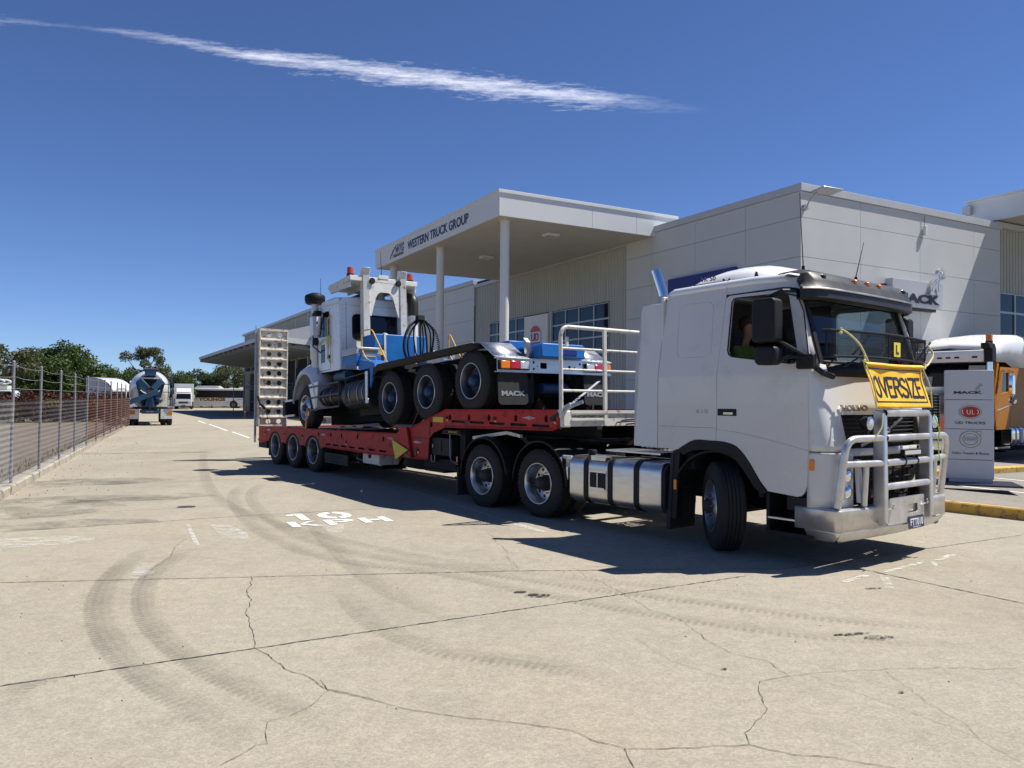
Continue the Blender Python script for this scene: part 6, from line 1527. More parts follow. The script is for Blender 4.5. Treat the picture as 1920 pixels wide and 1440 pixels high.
# blue tank across the frame behind the cab
MB().box(2.02, 2.60, -.62, .70, 1.34, 2.04).build("hydraulic_tank", "mack_blue", MK, bevel=.02, seg=3)
for y in (-.36, .42): MB().box(2.0, 2.615, y - .025, y + .025, 1.33, 2.055).build("tank_strap", "dull_white", MK)
MB().box(2.62, 2.72, -.56, -.44, 1.30, 1.70).cyl((2.70, -.5, 1.70), (2.70, -.5, 1.76), .04, n=10).build("filter", "chassis_black", MK); MB().box(2.72, 2.73, -.55, -.45, 1.55, 1.66).build("warning_label", "plate_yellow", MK)
MB().tube([(2.02, -.2, 2.05), (2.0, -.05, 2.12), (2.02, .12, 2.05)], .05, 8).build("tank_fitting", "galvanised", MK)
# hose tree
MB().cyl((3.25, .18, 1.1), (3.25, .18, 2.36), .02, n=8).box(3.18, 3.32, .10, .26, 2.30, 2.40).build("hose_stand", "chassis_black", MK)
import random as _r
_r.seed(3)
top = (3.25, .18, 2.32)
runs = [[(-.02, -.10, 2.27), (-.02, -.28, 2.12), (0, -.40, 1.85), (0, -.40, 1.55), (0, -.24, 1.28), (0, -.05, 1.14)],
        [(-.02, -.08, 2.22), (-.02, -.22, 2.04), (0, -.32, 1.80), (0, -.30, 1.50), (0, -.16, 1.25), (0, 0, 1.12)],
        [(0, -.12, 2.20), (.02, -.18, 1.9), (0, -.10, 1.45), (0, .02, 1.12)], [(0, .0, 2.2), (.02, -.02, 1.8), (0, .0, 1.45), (0, .0, 1.1)],
        [(.03, .03, 2.2), (.02, .06, 1.8), (0, .03, 1.4), (0, .05, 1.1)], [(.03, .08, 2.22), (.02, .14, 1.9), (0, .16, 1.5), (0, .10, 1.12)],
        [(.03, .12, 2.24), (.02, .24, 2.02), (0, .24, 1.6), (0, .14, 1.25), (0, .1, 1.12)], [(.03, .14, 2.27), (.02, .32, 2.06), (0, .30, 1.7), (0, .20, 1.35), (0, .12, 1.15)]]
for k, r_ in enumerate(runs):
    MB().tube(smooth_path([top] + [(3.25 + a, .18 + b, c) for a, b, c in r_], 6), .030 if k == 0 else (.022 if k % 2 else .017), 7).build("hydraulic_hose", "black_plastic", MK, smooth=60)
cp_ = []
for q in range(141):
    t = q / 140; c = smooth_path([(3.30, .30, 2.26), (3.32, .52, 2.05), (3.32, .60, 1.75), (3.30, .60, 1.45), (3.28, .52, 1.15)], 35)[q]
    cp_.append((c.x + .030 * cos(2 * pi * t * 26), c.y + .030 * sin(2 * pi * t * 26), c.z))
MB().tube(cp_, .010, 5).build("coiled_hose", "black_plastic", MK, smooth=60)
MB().tube(fillet([(4.35, .5, 1.2), (4.45, .5, 1.62), (4.9, .5, 1.62), (5.0, .5, 1.24)], .1), .018, 8).build("handrail", "handrail_yellow", MK)
MB().box(3.6, 3.95, -.1, .35, 1.15, 1.42).cyl((3.8, .1, 1.4), (3.8, .1, 1.5), .12, n=12).build("turntable_lock", "rim_steel", MK, bevel=.02)
# red marker ribbon over the steer tyre
tr_ = thing("wheel_strap", "orange webbing strap over the steer tyre of the loaded white tractor", "strap"); tr_.matrix_world = MK.matrix_world
MB().grid([[(.20 + .10 * (q - .5), -1.22 - .01 * k, .50 - .10 * k) for q in (0, 1)] for k in range(6)]).build("webbing", "orange_paint", tr_, solid=.006)
# ================================================================== sign pylon on the island
SL, SR = Vector((8.71, 15.64, 0)), Vector((9.49, 15.33, 0))
sa = atan2(SR.y - SL.y, SR.x - SL.x)
PY = thing("sign_pylon", "silver MACK, UD TRUCKS and Volvo sign pylon on the yellow-kerbed island", "sign", loc=(SL.x, SL.y, 0), rz=sa)
PWd = (SR - SL).length
zs = [.25, .64, 1.245, 1.83, 2.42]
MB().box(.02, PWd - .02, .03, .17, .15, 2.40).build("pylon_core", "dark_joint", PY)
for z0, z1 in zip(zs, zs[1:]):
    MB().box(0, PWd, 0, .20, z0 + .004 if z0 > .3 else .26, z1 - .004).build("sign_panel", "sign_silver", PY, bevel=.004)
MB().box(.06, PWd - .03, .03, .17, .19, .26).build("pylon_foot", "sign_silver", PY)
MB().add([(-.35, -.42, .15), (1.25, -.42, .15), (1.25, .62, .15), (-.35, .62, .15), (-.35, -.42, .185), (1.25, -.42, .185), (1.25, .62, .185), (-.35, .62, .185)], [(0, 1, 5, 4), (1, 2, 6, 5), (2, 3, 7, 6), (3, 0, 4, 7), (4, 5, 6, 7), (0, 3, 2, 1)]).build("base_plate", "text_navy", PY, smooth=0)
F = lambda x, z: frame((x, -.004, z), (1, 0, 0), (0, 0, 1))
u = PWd / 735.0                                             # picture-scale of the panel artwork
text("panel_lettering", "MACK", F(125 * u, 1.945), 440 * u, 40 * u * 1.15, "sign_black", PY, depth=.006, bold=.05)
dog(F(445 * u, 1.945 + 46 * u), .165, PY, "window_frame", "sign_black", .006)
plate("logo_ring", [circ(0, 0, 175 * u, 116 * u, 40)], .006, F(378 * u, 1.585), "sign_black", PY)
plate("logo_ring", [circ(0, 0, 170 * u, 111 * u, 40)], .010, F(378 * u, 1.585), "logo_silver", PY)
plate("logo_disc", [circ(0, 0, 152 * u, 96 * u, 40)], .014, F(378 * u, 1.585), "logo_red", PY)
lgm = MB()
for pts in ([(-112, 36), (-125, 20), (-125, -15), (-105, -36)], [(-50, 36), (-50, -20), (-35, -36), (-5, -36), (-5, 36)], [(28, 36), (28, -36), (60, -36)], [(100, 36), (122, 20), (122, -15), (100, -36)]):
    lgm.tube([(x * u, z * u, .009) for x, z in pts], 9 * u, 6)
lgm.xform(F(378 * u, 1.585)).build("logo_letters", "chrome", PY)
text("panel_lettering", "UD TRUCKS", F(150 * u, 1.345), 455 * u, 44 * u, "text_navy", PY, depth=.006, bold=.02)
cx, cz = 378 * u, 1.045
plate("logo_ring", [circ(0, 0, 160 * u, 142 * u, 48), circ(0, 0, 118 * u, 100 * u, 40)], .008, F(cx, cz), "logo_silver", PY)
MB().tube([(160 * u * cos(a), 142 * u * sin(a), .004) for a in [2 * pi * k / 48 for k in range(48)]], .004, 5, closed=True).tube([(118 * u * cos(a), 100 * u * sin(a), .004) for a in [2 * pi * k / 48 for k in range(48)]], .003, 5, closed=True).xform(F(cx, cz)).build("ring_outline", "sign_black", PY)
plate("logo_band", [[(-112 * u, -24 * u), (112 * u, -24 * u), (112 * u, 24 * u), (-112 * u, 24 * u)]], .014, F(cx, cz), "logo_silver", PY)
MB().bar((-112 * u, 24 * u, .006), (112 * u, 24 * u, .006), .004, .004).bar((-112 * u, -24 * u, .006), (112 * u, -24 * u, .006), .004, .004).xform(F(cx, cz)).build("band_outline", "sign_black", PY)
text("logo_lettering", "VOLVO", F(cx - 95 * u, cz - 11 * u) @ Matrix.Translation((0, 0, .008)), 190 * u, 22 * u, "sign_black", PY, depth=.003, bold=.03)
plate("logo_arrow", [[(88 * u, 112 * u), (88 * u, 142 * u), (160 * u, 142 * u), (160 * u, 72 * u), (132 * u, 72 * u), (126 * u, 96 * u), (112 * u, 112 * u)]], .012, F(cx, cz), "logo_silver", PY)
MB().tube([(x * u, z * u, .007) for x, z in ((88, 112), (88, 142), (160, 142), (160, 72), (132, 72))], .003, 4).xform(F(cx, cz)).build("arrow_outline", "sign_black", PY)
text("panel_lettering", "Volvo Trucks & Buses", F(92 * u, .745), 565 * u, 38 * u, "sign_black", PY, depth=.006, bold=.015)

# ================================================================== yellow and white bonneted truck parked behind the pylon
YT = thing("parked_truck", "yellow bonneted truck with a tall white sleeper roof parked behind the sign pylon", "truck", loc=(13.77, 24.25, 0), rz=radians(218))
# origin under the windscreen centre; x forward
for s in (-1, 1):
    sd_ = [(-3.3, .98), (.0, .98), (.12, 1.25), (.15, 1.9), (-.05, 2.05), (-.28, 2.86), (-3.3, 2.86)]
    plate("sleeper_side", [sd_, [(-.92, 2.12), (-.32, 2.06), (-.46, 2.70), (-.92, 2.72)]], .03, frame((0, s * 1.18, 0), (1, 0, 0), (0, 0, 1)), "truck_yellow", YT, bev=.008)
    MB().add([(-.92, s * 1.165, 2.12), (-.32, s * 1.165, 2.06), (-.46, s * 1.165, 2.70), (-.92, s * 1.165, 2.72)], [(0, 1, 2, 3)]).build("side_window", "window_glass", YT, smooth=0)
    MB().tube([(x, s * 1.2, z) for x, z in [(-1.0, 1.05), (-1.0, 2.78), (-.40, 2.78), (.05, 2.0), (.10, 1.05)]], .008, 5, closed=True).build("door_seal", "dark_joint", YT)
    MB().cyl((-1.18, s * 1.30, .55), (-1.18, s * 1.30, 3.0), .075, n=20).build("intake_stack", "chrome", YT) if False else None
    MB().cyl((.30, s * 1.12, 1.35), (.30, s * 1.12, 3.02), .085, n=20).build("intake_stack", "chrome", YT)
    MB().prism([(.10, 3.00), (.42, 3.00), (.43, 3.36), (.62, 3.40), (.66, 3.56), (.20, 3.56), (.10, 3.4)], 'y', s * 1.12 - .12, s * 1.12 + .12).build("intake_head", "black_plastic", YT, bevel=.03)
    bb_ = MB(); bb_.cyl((.32, s * 1.12, 3.56), (.32, s * 1.12, 3.62), .10, n=16); bq = bb_.build("beacon", "black_plastic", YT); MB().lathe([(.095, 0), (.09, .18), (.08, .20), (0, .205)], org=(.32, s * 1.12, 3.62), n=18).build("beacon_dome", "lamp_amber", bq)
    MB().prism(rrect(-.35, 2.02, -.14, 2.62, .04, 3), 'y', s * 1.52 - .06, s * 1.52 + .06).build("mirror", "chrome", YT, bevel=.02)
    MB().lathe([(0, .04), (.10, .03), (.13, 0), (.09, -.05)], org=(-.20, s * 1.55, 1.86), axis=(-1, s * .2, 0), n=20).build("mirror", "chrome", YT)
    MB().tube(fillet([(-.30, s * 1.2, 2.74), (-.28, s * 1.55, 2.72), (-.28, s * 1.55, 1.75), (-.1, s * 1.2, 1.55)], .06), .016, 6).build("mirror_arm", "chrome", YT)
    MB().prism(rrect(s * 1.30 - .32, .48, s * 1.30 + .0, 1.05, .14, 5) if s > 0 else rrect(-1.30, .48, -.98, 1.05, .14, 5), 'x', -3.4, -.9).build("fuel_tank", "chrome", YT, bevel=.02)
    for x in (-1.2, -1.5, -1.95, -2.4, -2.9): MB().prism(rrect(s * 1.31 - .33, .47, s * 1.31 + .0, 1.06, .14, 5) if s > 0 else rrect(-1.31, .47, -.98, 1.06, .14, 5), 'x', x - .04, x + .04).build("tank_strap", "rim_steel", YT)
    MB().box(-1.75, -1.55, s * 1.31 - .01, s * 1.31 + .01, .56, .98).build("tank_step", "galvanised", YT)
    gd = MB(); rows = []
    for k in range(11):
        a = radians(175 - 165 * k / 10); rows.append([(1.55 + .68 * cos(a), s * 1.20, .52 + .66 * sin(a)), (1.55 + .70 * cos(a), s * 1.15, .56 + .72 * sin(a)), (1.55 + .70 * cos(a), s * .75, .62 + .76 * sin(a))])
    gd.grid(rows); gd.build("front_guard", "truck_yellow", YT, solid=.015, smooth=50)
    MB().lathe([(0, .03), (.10, .03), (.125, .01), (.12, -.1)], org=(2.35, s * .95, 1.12), axis=(1, 0, 0), n=20).build("headlamp", "lamp_clear", YT)
    MB().box(-.9, .05, s * 1.2 - .04, s * 1.2 + .04, .40, .46).build("cab_step", "chrome", YT)
    for k in range(5): MB().sphere((-3.2 + .8 * k, s * 1.2, 2.80 - .35 * 0), .015, n=6, m=4).build("rivet", "chrome", YT)
MB().box(-3.35, -3.30, -1.18, 1.18, 1.0, 3.6).build("rear_wall", "truck_yellow", YT); MB().box(-3.3, .1, -1.15, 1.15, .95, 1.0).build("floor", "chassis_black", YT)
# tall white roof
rr_ = MB(); rows = []
for x, zt_, w_ in ((-3.36, 3.95, 1.20), (-2.6, 4.0, 1.20), (-1.8, 3.97, 1.20), (-1.2, 3.92, 1.20), (-.7, 3.84, 1.20), (-.3, 3.72, 1.18), (.02, 3.60, 1.16), (.26, 3.46, 1.14)):
    rows.append([(x, -w_, 2.88 if x < -.9 else 3.02), (x, -w_, zt_ - .30), (x, -w_ + .08, zt_ - .14), (x, -w_ + .30, zt_ - .03), (x, 0, zt_ + .03), (x, w_ - .30, zt_ - .03), (x, w_ - .08, zt_ - .14), (x, w_, zt_ - .30), (x, w_, 2.88 if x < -.9 else 3.02)])
rr_.grid(rows); rr_.build("sleeper_roof", "sunlit_white", YT, smooth=50, solid=.02)
vr = MB(); vr.grid([[(.20, y, 3.40), (.42 - .06 * (y / 1.2) ** 2, y, 3.35), (.44 - .06 * (y / 1.2) ** 2, y, 3.30), (.40 - .06 * (y / 1.2) ** 2, y, 3.02), (.10, y, 3.00)] for y in (-1.18, -1.0, -.6, 0, .6, 1.0, 1.18)]); vr.build("sun_visor", "sunlit_white", YT, smooth=50, solid=.02)
for y in (-.75, -.25, 0, .25, .75): MB().box(.40, .425, y - .07, y + .07, 3.13, 3.18).build("marker_lamp", "black_plastic", YT)
for k in range(9): MB().sphere((-.15, -1.0 + .25 * k, 3.78), .012, n=6, m=4).build("rivet", "rim_steel", YT)
MB().prism([(.0, 1.95), (.12, 1.95), (-.18, 3.0), (-.30, 3.0)], 'y', -1.05, 1.05).build("windscreen", "window_glass", YT)
MB().prism([(-.02, 1.90), (.15, 1.90), (.13, 2.0), (-.04, 2.0)], 'y', -1.12, 1.12).build("windscreen_base", "truck_yellow", YT)
for s in (-1, 1): MB().prism([(.0, 1.95), (.13, 1.95), (-.17, 3.02), (-.30, 3.02)], 'y', s * 1.10 - .06, s * 1.10 + .06).build("pillar", "truck_yellow", YT)
MB().add([(.075, .42, 2.62), (.075, .90, 2.62), (-.03, .90, 2.92), (-.03, .42, 2.92)], [(0, 1, 2, 3)]).build("notice_sheet", "trim_grey", YT, smooth=0)
MB().add([(.08, -.95, 2.15), (.08, -.65, 2.15), (-.03, -.65, 2.60), (-.03, -.95, 2.60)], [(0, 1, 2, 3)]).build("notice_sheet", "trim_grey", YT, smooth=0)
# bonnet and chrome grille shell
bn = MB(); rows = []
for x, w_, z in ((.10, .98, 1.95), (.8, .92, 1.99), (1.6, .86, 2.0), (2.05, .82, 1.98), (2.12, .80, 1.93)): rows.append([(x, -w_, 1.0), (x, -w_, z - .15), (x, -w_ + .14, z), (x, 0, z + .06), (x, w_ - .14, z), (x, w_, z - .15), (x, w_, 1.0)])
bn.grid(rows); bn.build("bonnet", "truck_yellow", YT, smooth=50, solid=.02)
plate("grille_shell", [rrect(-.84, .62, .84, 2.22, .08), rrect(-.56, .80, .56, 2.02, .10)], .14, frame((2.20, 0, 0), (0, 1, 0), (0, 0, 1)), "chrome", YT, bev=.01)
MB().box(2.10, 2.16, -.56, .56, .8, 2.02).build("grille_backing", "room_dark", YT)
gm_ = MB()
for k in range(14):
    for j in range(8):
        y = -.5 + j * .142; z = .88 + k * .085; gm_.box(2.20, 2.215, y, y + .105, z, z + .035)
gm_.build("grille_mesh", "rim_steel", YT, smooth=0, kind="stuff")
MB().box(2.28, 2.42, -1.2, 1.2, .38, .72).build("front_bumper", "chrome", YT, bevel=.04)
text("bonnet_lettering", "MACK", frame((2.275, -.22, 2.08), (0, 1, 0), (0, 0, 1)), .44, .07, "rim_steel", YT, depth=.01, bold=.04)
yw = make_wheel(r=.52, wd=.28, kind='steer', rim='chrome', lugs=0); put_wheel(yw, YT, 1.55, .52, -1, y=1.18, first=True); put_wheel(yw, YT, 1.55, .52, 1, y=1.18)
yd = make_wheel(r=.52, kind='drive', lugs=0)
fst = True
for x in (-4.4, -5.75):
    for s in (-1, 1): put_wheel(yd, YT, x, .52, s, first=fst); fst = False
fy = MB()
for s in (-1, 1): fy.box(-6.4, 2.1, s * .42 - .05, s * .42 + .05, .62, .9)
fy.box(-.9, 1.9, -.6, .6, .45, 1.2); fy.cyl((1.55, -.9, .5), (1.55, .9, .5), .07, n=10)
for x in (-4.4, -5.75): fy.cyl((x, -.9, .52), (x, .9, .52), .08, n=10)
fy.build("chassis", "chassis_black", YT)
# ================================================================== chain-link fence along the left kerb
FD = (Vector((-20.09, 40.53, 0)) - Vector((-9.06, 14.23, 0))); FL = FD.length; FD.normalize(); FN = Vector((-FD.y, FD.x, 0))
F0 = Vector((-9.06, 14.23, 0)) + FN * 0.05
FE = thing("chain_link_fence", "grey chain-link fence on the left kerb with three wires above the mesh", "fence", loc=(F0.x, F0.y, 0.15), rz=atan2(FD.y, FD.x))
sp = 2.93; nP = 11
pm = MB().cyl((0, 0, 0), (0, 0, 2.20), .027, n=12).sphere((0, 0, 2.20), .03, n=10, m=6).mesh("post", "post_grey")
def mesh_panel(L_, H_, pitch, r):
    mb = MB(); n = int(L_ / pitch); m_ = int(H_ / pitch)
    P = [(r * cos(a), r * sin(a)) for a in (0, 2.1, 4.2)]
    for i in range(n):
        x0 = i * pitch; pts = []
        for j in range(m_ + 1):
            pts.append((x0 + (pitch * .55 if (j % 2) else -pitch * .05), .004 * (1 if j % 2 else -1), j * pitch * .9))
        o = len(mb.v)
        for p in pts:
            for a, b in P: mb.v.append((p[0] + a, p[1] + b, p[2]))
        for j in range(m_):
            for k in range(3):
                q = o + 3 * j; mb.f.append((q + k, q + (k + 1) % 3, q + 3 + (k + 1) % 3, q + 3 + k)); mb.m.append(0)
    return mb
pan = mesh_panel(sp, 1.68, .055, .0013).mesh("mesh_panel", "fence_wire", smooth=0, fix=False)
pan_b = mesh_panel(sp, 1.68, .055, .0022).mesh("mesh_panel", "galvanised", smooth=0, fix=False)
pan_r = mesh_panel(sp, 1.68, .055, .0016).mesh("mesh_panel", "rusty_wire", smooth=0, fix=False)
wr = MB()
for k in range(-3, nP):
    o = obj("post", pm, FE); o.location = (k * sp + random.uniform(-.02, .02), 0, 0); o.rotation_euler = (random.uniform(-.008, .008), random.uniform(-.006, .010), 0)
    q = obj("mesh_panel", pan_b if k < 0 else (pan if k < 4 else pan_r), FE); q.location = (k * sp, -.03, .03)
    for z in (1.72, 1.93, 2.14, .06):
        MB().tube([(k * sp + sp * t, -.03, z - .035 * sin(pi * t) * (1 if z > 1.8 else .3)) for t in (0, .25, .5, .75, 1)], .0035, 4).build("strand_wire", "galvanised", FE)
o = obj("post", pm, FE); o.location = (nP * sp, 0, 0)

# ================================================================== foliage
def leafmat(name, c1, c2, trans=0.25):
    m = bpy.data.materials.new(name); m.use_nodes = True; t = m.node_tree; L = t.links.new; b = t.nodes["Principled BSDF"]
    g = t.nodes.new("ShaderNodeNewGeometry"); mx = t.nodes.new("ShaderNodeMix"); mx.data_type = 'RGBA'
    L(g.outputs["Random Per Island"], mx.inputs["Factor"]); mx.inputs["A"].default_value = (*c1, 1); mx.inputs["B"].default_value = (*c2, 1)
    L(mx.outputs["Result"], b.inputs["Base Color"]); b.inputs["Roughness"].default_value = .6; b.inputs["Specular IOR Level"].default_value = .3
    tr = t.nodes.new("ShaderNodeBsdfTranslucent"); L(mx.outputs["Result"], tr.inputs[0]); ms_ = t.nodes.new("ShaderNodeMixShader"); ms_.inputs[0].default_value = trans
    out = t.nodes["Material Output"]; L(b.outputs[0], ms_.inputs[1]); L(tr.outputs[0], ms_.inputs[2]); L(ms_.outputs[0], out.inputs[0]); MATS[name] = m
leafmat("leaf_green", (0.030, 0.060, 0.014), (0.085, 0.130, 0.028))
leafmat("leaf_dark", (0.018, 0.036, 0.012), (0.050, 0.080, 0.022))
leafmat("leaf_olive", (0.060, 0.070, 0.030), (0.120, 0.125, 0.055))
leafmat("leaf_russet", (0.050, 0.016, 0.012), (0.11, 0.040, 0.024))
leafmat("leaf_yellow", (0.18, 0.16, 0.02), (0.30, 0.24, 0.03))
leafmat("grass_blades", (0.08, 0.10, 0.03), (0.18, 0.17, 0.06))
def crown(clumps, n, size, rnd, gap=0.0):
    mb = MB()
    tot = sum(c[3] ** 2 for c in clumps)
    for cx, cy, cz, r, fz in clumps:
        k = int(n * r * r / tot)
        for _ in range(k):
            u_, v_ = rnd.uniform(-1, 1), rnd.uniform(0, 2 * pi); q = r * (rnd.random() ** .35) * (.85 + .3 * rnd.random())
            s_ = sqrt(1 - u_ * u_); p = Vector((cx + q * s_ * cos(v_), cy + q * s_ * sin(v_), cz + q * u_ * fz))
            a = Vector((rnd.gauss(0, 1), rnd.gauss(0, 1), rnd.gauss(0, .6))).normalized(); b = a.cross(Vector((rnd.gauss(0, 1), rnd.gauss(0, 1), rnd.gauss(0, 1)))).normalized()
            w_ = size * rnd.uniform(.6, 1.4); h_ = w_ * rnd.uniform(.45, .8)
            o = len(mb.v)
            mb.v += [tuple(p - a * w_), tuple(p - b * h_ * .8), tuple(p + a * w_), tuple(p + b * h_)]; mb.f.append((o, o + 1, o + 2, o + 3)); mb.m.append(0)
    return mb
def limbs(base, clumps, r0, rnd, name_m="bark"):
    mb = MB(); h = min(c[2] for c in clumps)
    top = (base[0], base[1], max(h * .75, 1.2))
    mb.tube([base, (base[0] + .1, base[1], top[2] * .5), top], [r0, r0 * .85, r0 * .7], 8)
    for c in clumps:
        m = ((top[0] + c[0]) / 2 + rnd.uniform(-.3, .3), (top[1] + c[1]) / 2, (top[2] + c[2]) / 2 + .2)
        mb.tube([top, m, (c[0], c[1], c[2])], [r0 * .5, r0 * .35, r0 * .12], 6)
    return mb
TM = {}
for v, (lm, H_, W_, dens, size) in enumerate((("leaf_green", 8.5, 3.8, 7000, .17), ("leaf_dark", 9.5, 3.6, 7000, .18), ("leaf_green", 7.0, 4.2, 6500, .16), ("leaf_olive", 8.0, 3.4, 6500, .15))):
    rnd = random.Random(40 + v); cl = []
    for _ in range(22):
        a = rnd.uniform(0, 2 * pi); q = W_ * sqrt(rnd.random()) * .75; z = H_ * rnd.uniform(.28, .86); q *= (1.15 - .75 * max(0, z / H_ - .45))
        cl.append((q * cos(a), q * sin(a), z, rnd.uniform(.85, 1.5), .85))
    TM[v] = (crown(cl, dens, size, rnd).mesh("crown", lm, smooth=0, fix=False), limbs((0, 0, 0), cl[:9], .22, rnd).mesh("trunk", "bark"))
def tree(kind, x, y, sc, rz, label, group, name="tree"):
    t = thing(name, label, "tree", loc=(x, y, -.03), rz=rz, group=group); t.scale = (sc, sc, sc * random.uniform(.92, 1.08))
    obj("crown", TM[kind][0], t); obj("trunk", TM[kind][1], t)
    return t
def at(u_, D, z=0): return ((u_ - 960) / FPX * D, D)
G1 = "trees lining the far side of the yard"
spec = []
_rt = random.Random(11)
#          photo x, distance, scale, kind
row = [(-60, 95, 1.05, 0), (25, 100, 1.0, 1), (70, 92, 1.0, 0), (112, 96, 1.24, 0), (140, 92, 1.18, 2), (172, 98, 1.12, 1), (205, 94, 1.05, 0), (235, 104, 1.0, 2), (262, 112, .95, 1), (300, 122, 1.0, 3), (335, 126, 1.0, 1), (352, 120, .85, 0), (378, 128, .95, 0), (398, 126, 1.02, 1), (420, 130, 1.10, 0), (440, 126, 1.08, 3), (462, 132, 1.0, 1), (490, 136, .9, 0), (-160, 105, 1.1, 1), (-250, 100, 1.2, 0)]
desc = ["tall green leafy tree", "dark green dense tree", "broad green leafy tree", "olive green airy tree"]
wh = {-60: "at the far left edge behind the hedge", 25: "at the left edge behind the white truck rack", 70: "left of the highest treetop", 112: "forming the highest treetop behind the left fence", 140: "above the white curved truck roof", 172: "just right of the white curved roof", 205: "between the curved roof and the mixer", 235: "directly left of the mixer drum", 262: "behind the left side of the mixer drum", 300: "behind the right side of the mixer drum", 335: "behind the white box truck", 352: "between the box truck and the coach", 378: "behind the front of the coach", 398: "behind the coach lettering", 420: "behind the middle of the coach", 440: "behind the tail of the coach", 462: "under the awning edge", 490: "behind the raised ramps", -160: "outside the left edge of the yard", -250: "furthest left beyond the yard"}
TY = {-60: 672, 25: 678, 70: 664, 112: 650, 140: 656, 172: 682, 205: 687, 235: 690, 262: 694, 300: 694, 335: 700, 352: 704, 378: 694, 398: 690, 420: 683, 440: 684, 462: 688, 490: 690, -160: 660, -250: 650}
for u_, D, sc, k in row:
    x, y = at(u_, D); sc = (CAMH + (743 - TY.get(u_, 690)) / FPX * D) / ((8.5, 9.5, 7.0, 8.0)[k] * .86 + .9); tree(k, x, y, sc, _rt.uniform(0, 6), desc[k] + " " + wh[u_], G1)
# a darker second row fills behind the first
G2 = "background trees behind the first row"
for i, u_ in enumerate(range(-220, 520, 38)):
    x, y = at(u_ + _rt.uniform(-8, 8), 142 + _rt.uniform(-6, 6)); tree(1 if i % 3 else 0, x, y, .70, _rt.uniform(0, 6), "dark tree half hidden behind the front row of yard trees", G2)
# eucalypts with open crowns
def gum(u_, D, H_, label, seed, spread=3.2):
    rnd = random.Random(seed); cl = []
    for _ in range(26):
        a = rnd.uniform(0, 2 * pi); z = H_ * rnd.uniform(.50, .97); q = spread * sqrt(rnd.random()) * (1.1 - .5 * abs(z / H_ - .72) * 2)
        cl.append((q * cos(a), q * sin(a), z, rnd.uniform(.6, 1.05), .8))
    x, y = at(u_, D); t = thing("gum_tree", label, "tree", loc=(x, y, -.03))
    crown(cl, 6500, .14, rnd).build("crown", "leaf_olive", t, smooth=0, fix=False); limbs((0, 0, 0), cl[:16], .20, rnd).build("trunk", "bark", t)
gum(272, 116, 8.9, "taller airy eucalypt rising behind the mixer drum", 5)
gum(-4, 78, 7.0, "open-crowned eucalypt cut by the left edge of the picture", 6, 3.4)
# hedge / shrub bank behind the fence
_rh = random.Random(5)
HG = "shrubs of the bank behind the fence"
for i in range(15):
    t_ = i / 14; c0 = Vector((-36.5, 44.0, 0)).lerp(Vector((-27.4, 54.5, 0)), t_)
    m_ = "leaf_russet" if i not in (0, 1, 2) else "leaf_dark"
    cl = [(_rh.uniform(-.9, .9), _rh.uniform(-.7, .7), _rh.uniform(.4, 1.55), _rh.uniform(.50, .80), .9) for _ in range(10)]
    yl = i in (4, 5, 9, 10, 11, 12)
    col_ = "dark green" if i < 3 else ("russet and yellow" if yl else "russet")
    place_ = "behind the fence, " + ["at its left end", "second from its left end", "third from its left end", "fourth from its left end", "fifth from its left end", "sixth from its left end", "seventh from its left end", "in its middle", "seventh from its right end", "sixth from its right end", "fifth from its right end", "fourth from its right end", "third from its right end", "second from its right end", "at its right end nearest the mixer"][i]
    t = thing("shrub", "%s leafy shrub of the bank %s" % (col_, place_), "shrub", loc=(c0.x, c0.y, -.03), rz=_rh.uniform(0, 6), group=HG)
    crown(cl, 4200, .075, _rh).build("foliage", m_, t, smooth=0, fix=False)
    if yl or i == 1: crown([(_rh.uniform(-.5, .5), _rh.uniform(-.9, -.2), 1.2 if yl else .8, .45, .7), (_rh.uniform(-.5, .5), -.3, 1.35 if yl else .9, .4, .6)], 420, .06, _rh).build("new_growth", "leaf_yellow", t, smooth=0, fix=False)
    MB().tube([(0, 0, 0), (.1, 0, .5), (.05, 0, 1.0)], .04, 6).build("stem", "bark", t)
gr = MB(); _g = random.Random(9)
for _ in range(5200):
    if _g.random() < .55:
        t_ = _g.random(); c = Vector((-37.5, 42.2, 0)).lerp(Vector((-27.0, 53.0, 0)), t_) + Vector((_g.uniform(-.5, .5), _g.uniform(-.7, .7), 0)); z0 = -.012
    else:
        c = F0 + FD * _g.uniform(-9, 30) + FN * (_g.random() ** 2 * .7 + .2); z0 = -.012
    h_ = _g.uniform(.05, .20); a = _g.uniform(0, 6.28); w_ = .008
    gr.v += [(c.x - w_ * cos(a), c.y - w_ * sin(a), z0), (c.x + w_ * cos(a), c.y + w_ * sin(a), z0), (c.x + _g.uniform(-.06, .06), c.y + _g.uniform(-.06, .06), z0 + h_)]
    o = len(gr.v) - 3; gr.f.append((o, o + 1, o + 2)); gr.m.append(0)
tag(gr.build("grass", "grass_blades", smooth=0, fix=False), "thin dry grass along the foot of the fence and the shrub bank", "grass", kind="stuff")

# ================================================================== vehicles beyond the fence and down the yard
# concrete mixer, seen from behind
mx0 = Vector((-21.05, 45.3, 0))
MX = thing("mixer_truck", "concrete mixer truck with blue chute and white drum seen from behind", "truck", loc=(-21.45, 46.2, 0), rz=radians(115.5))
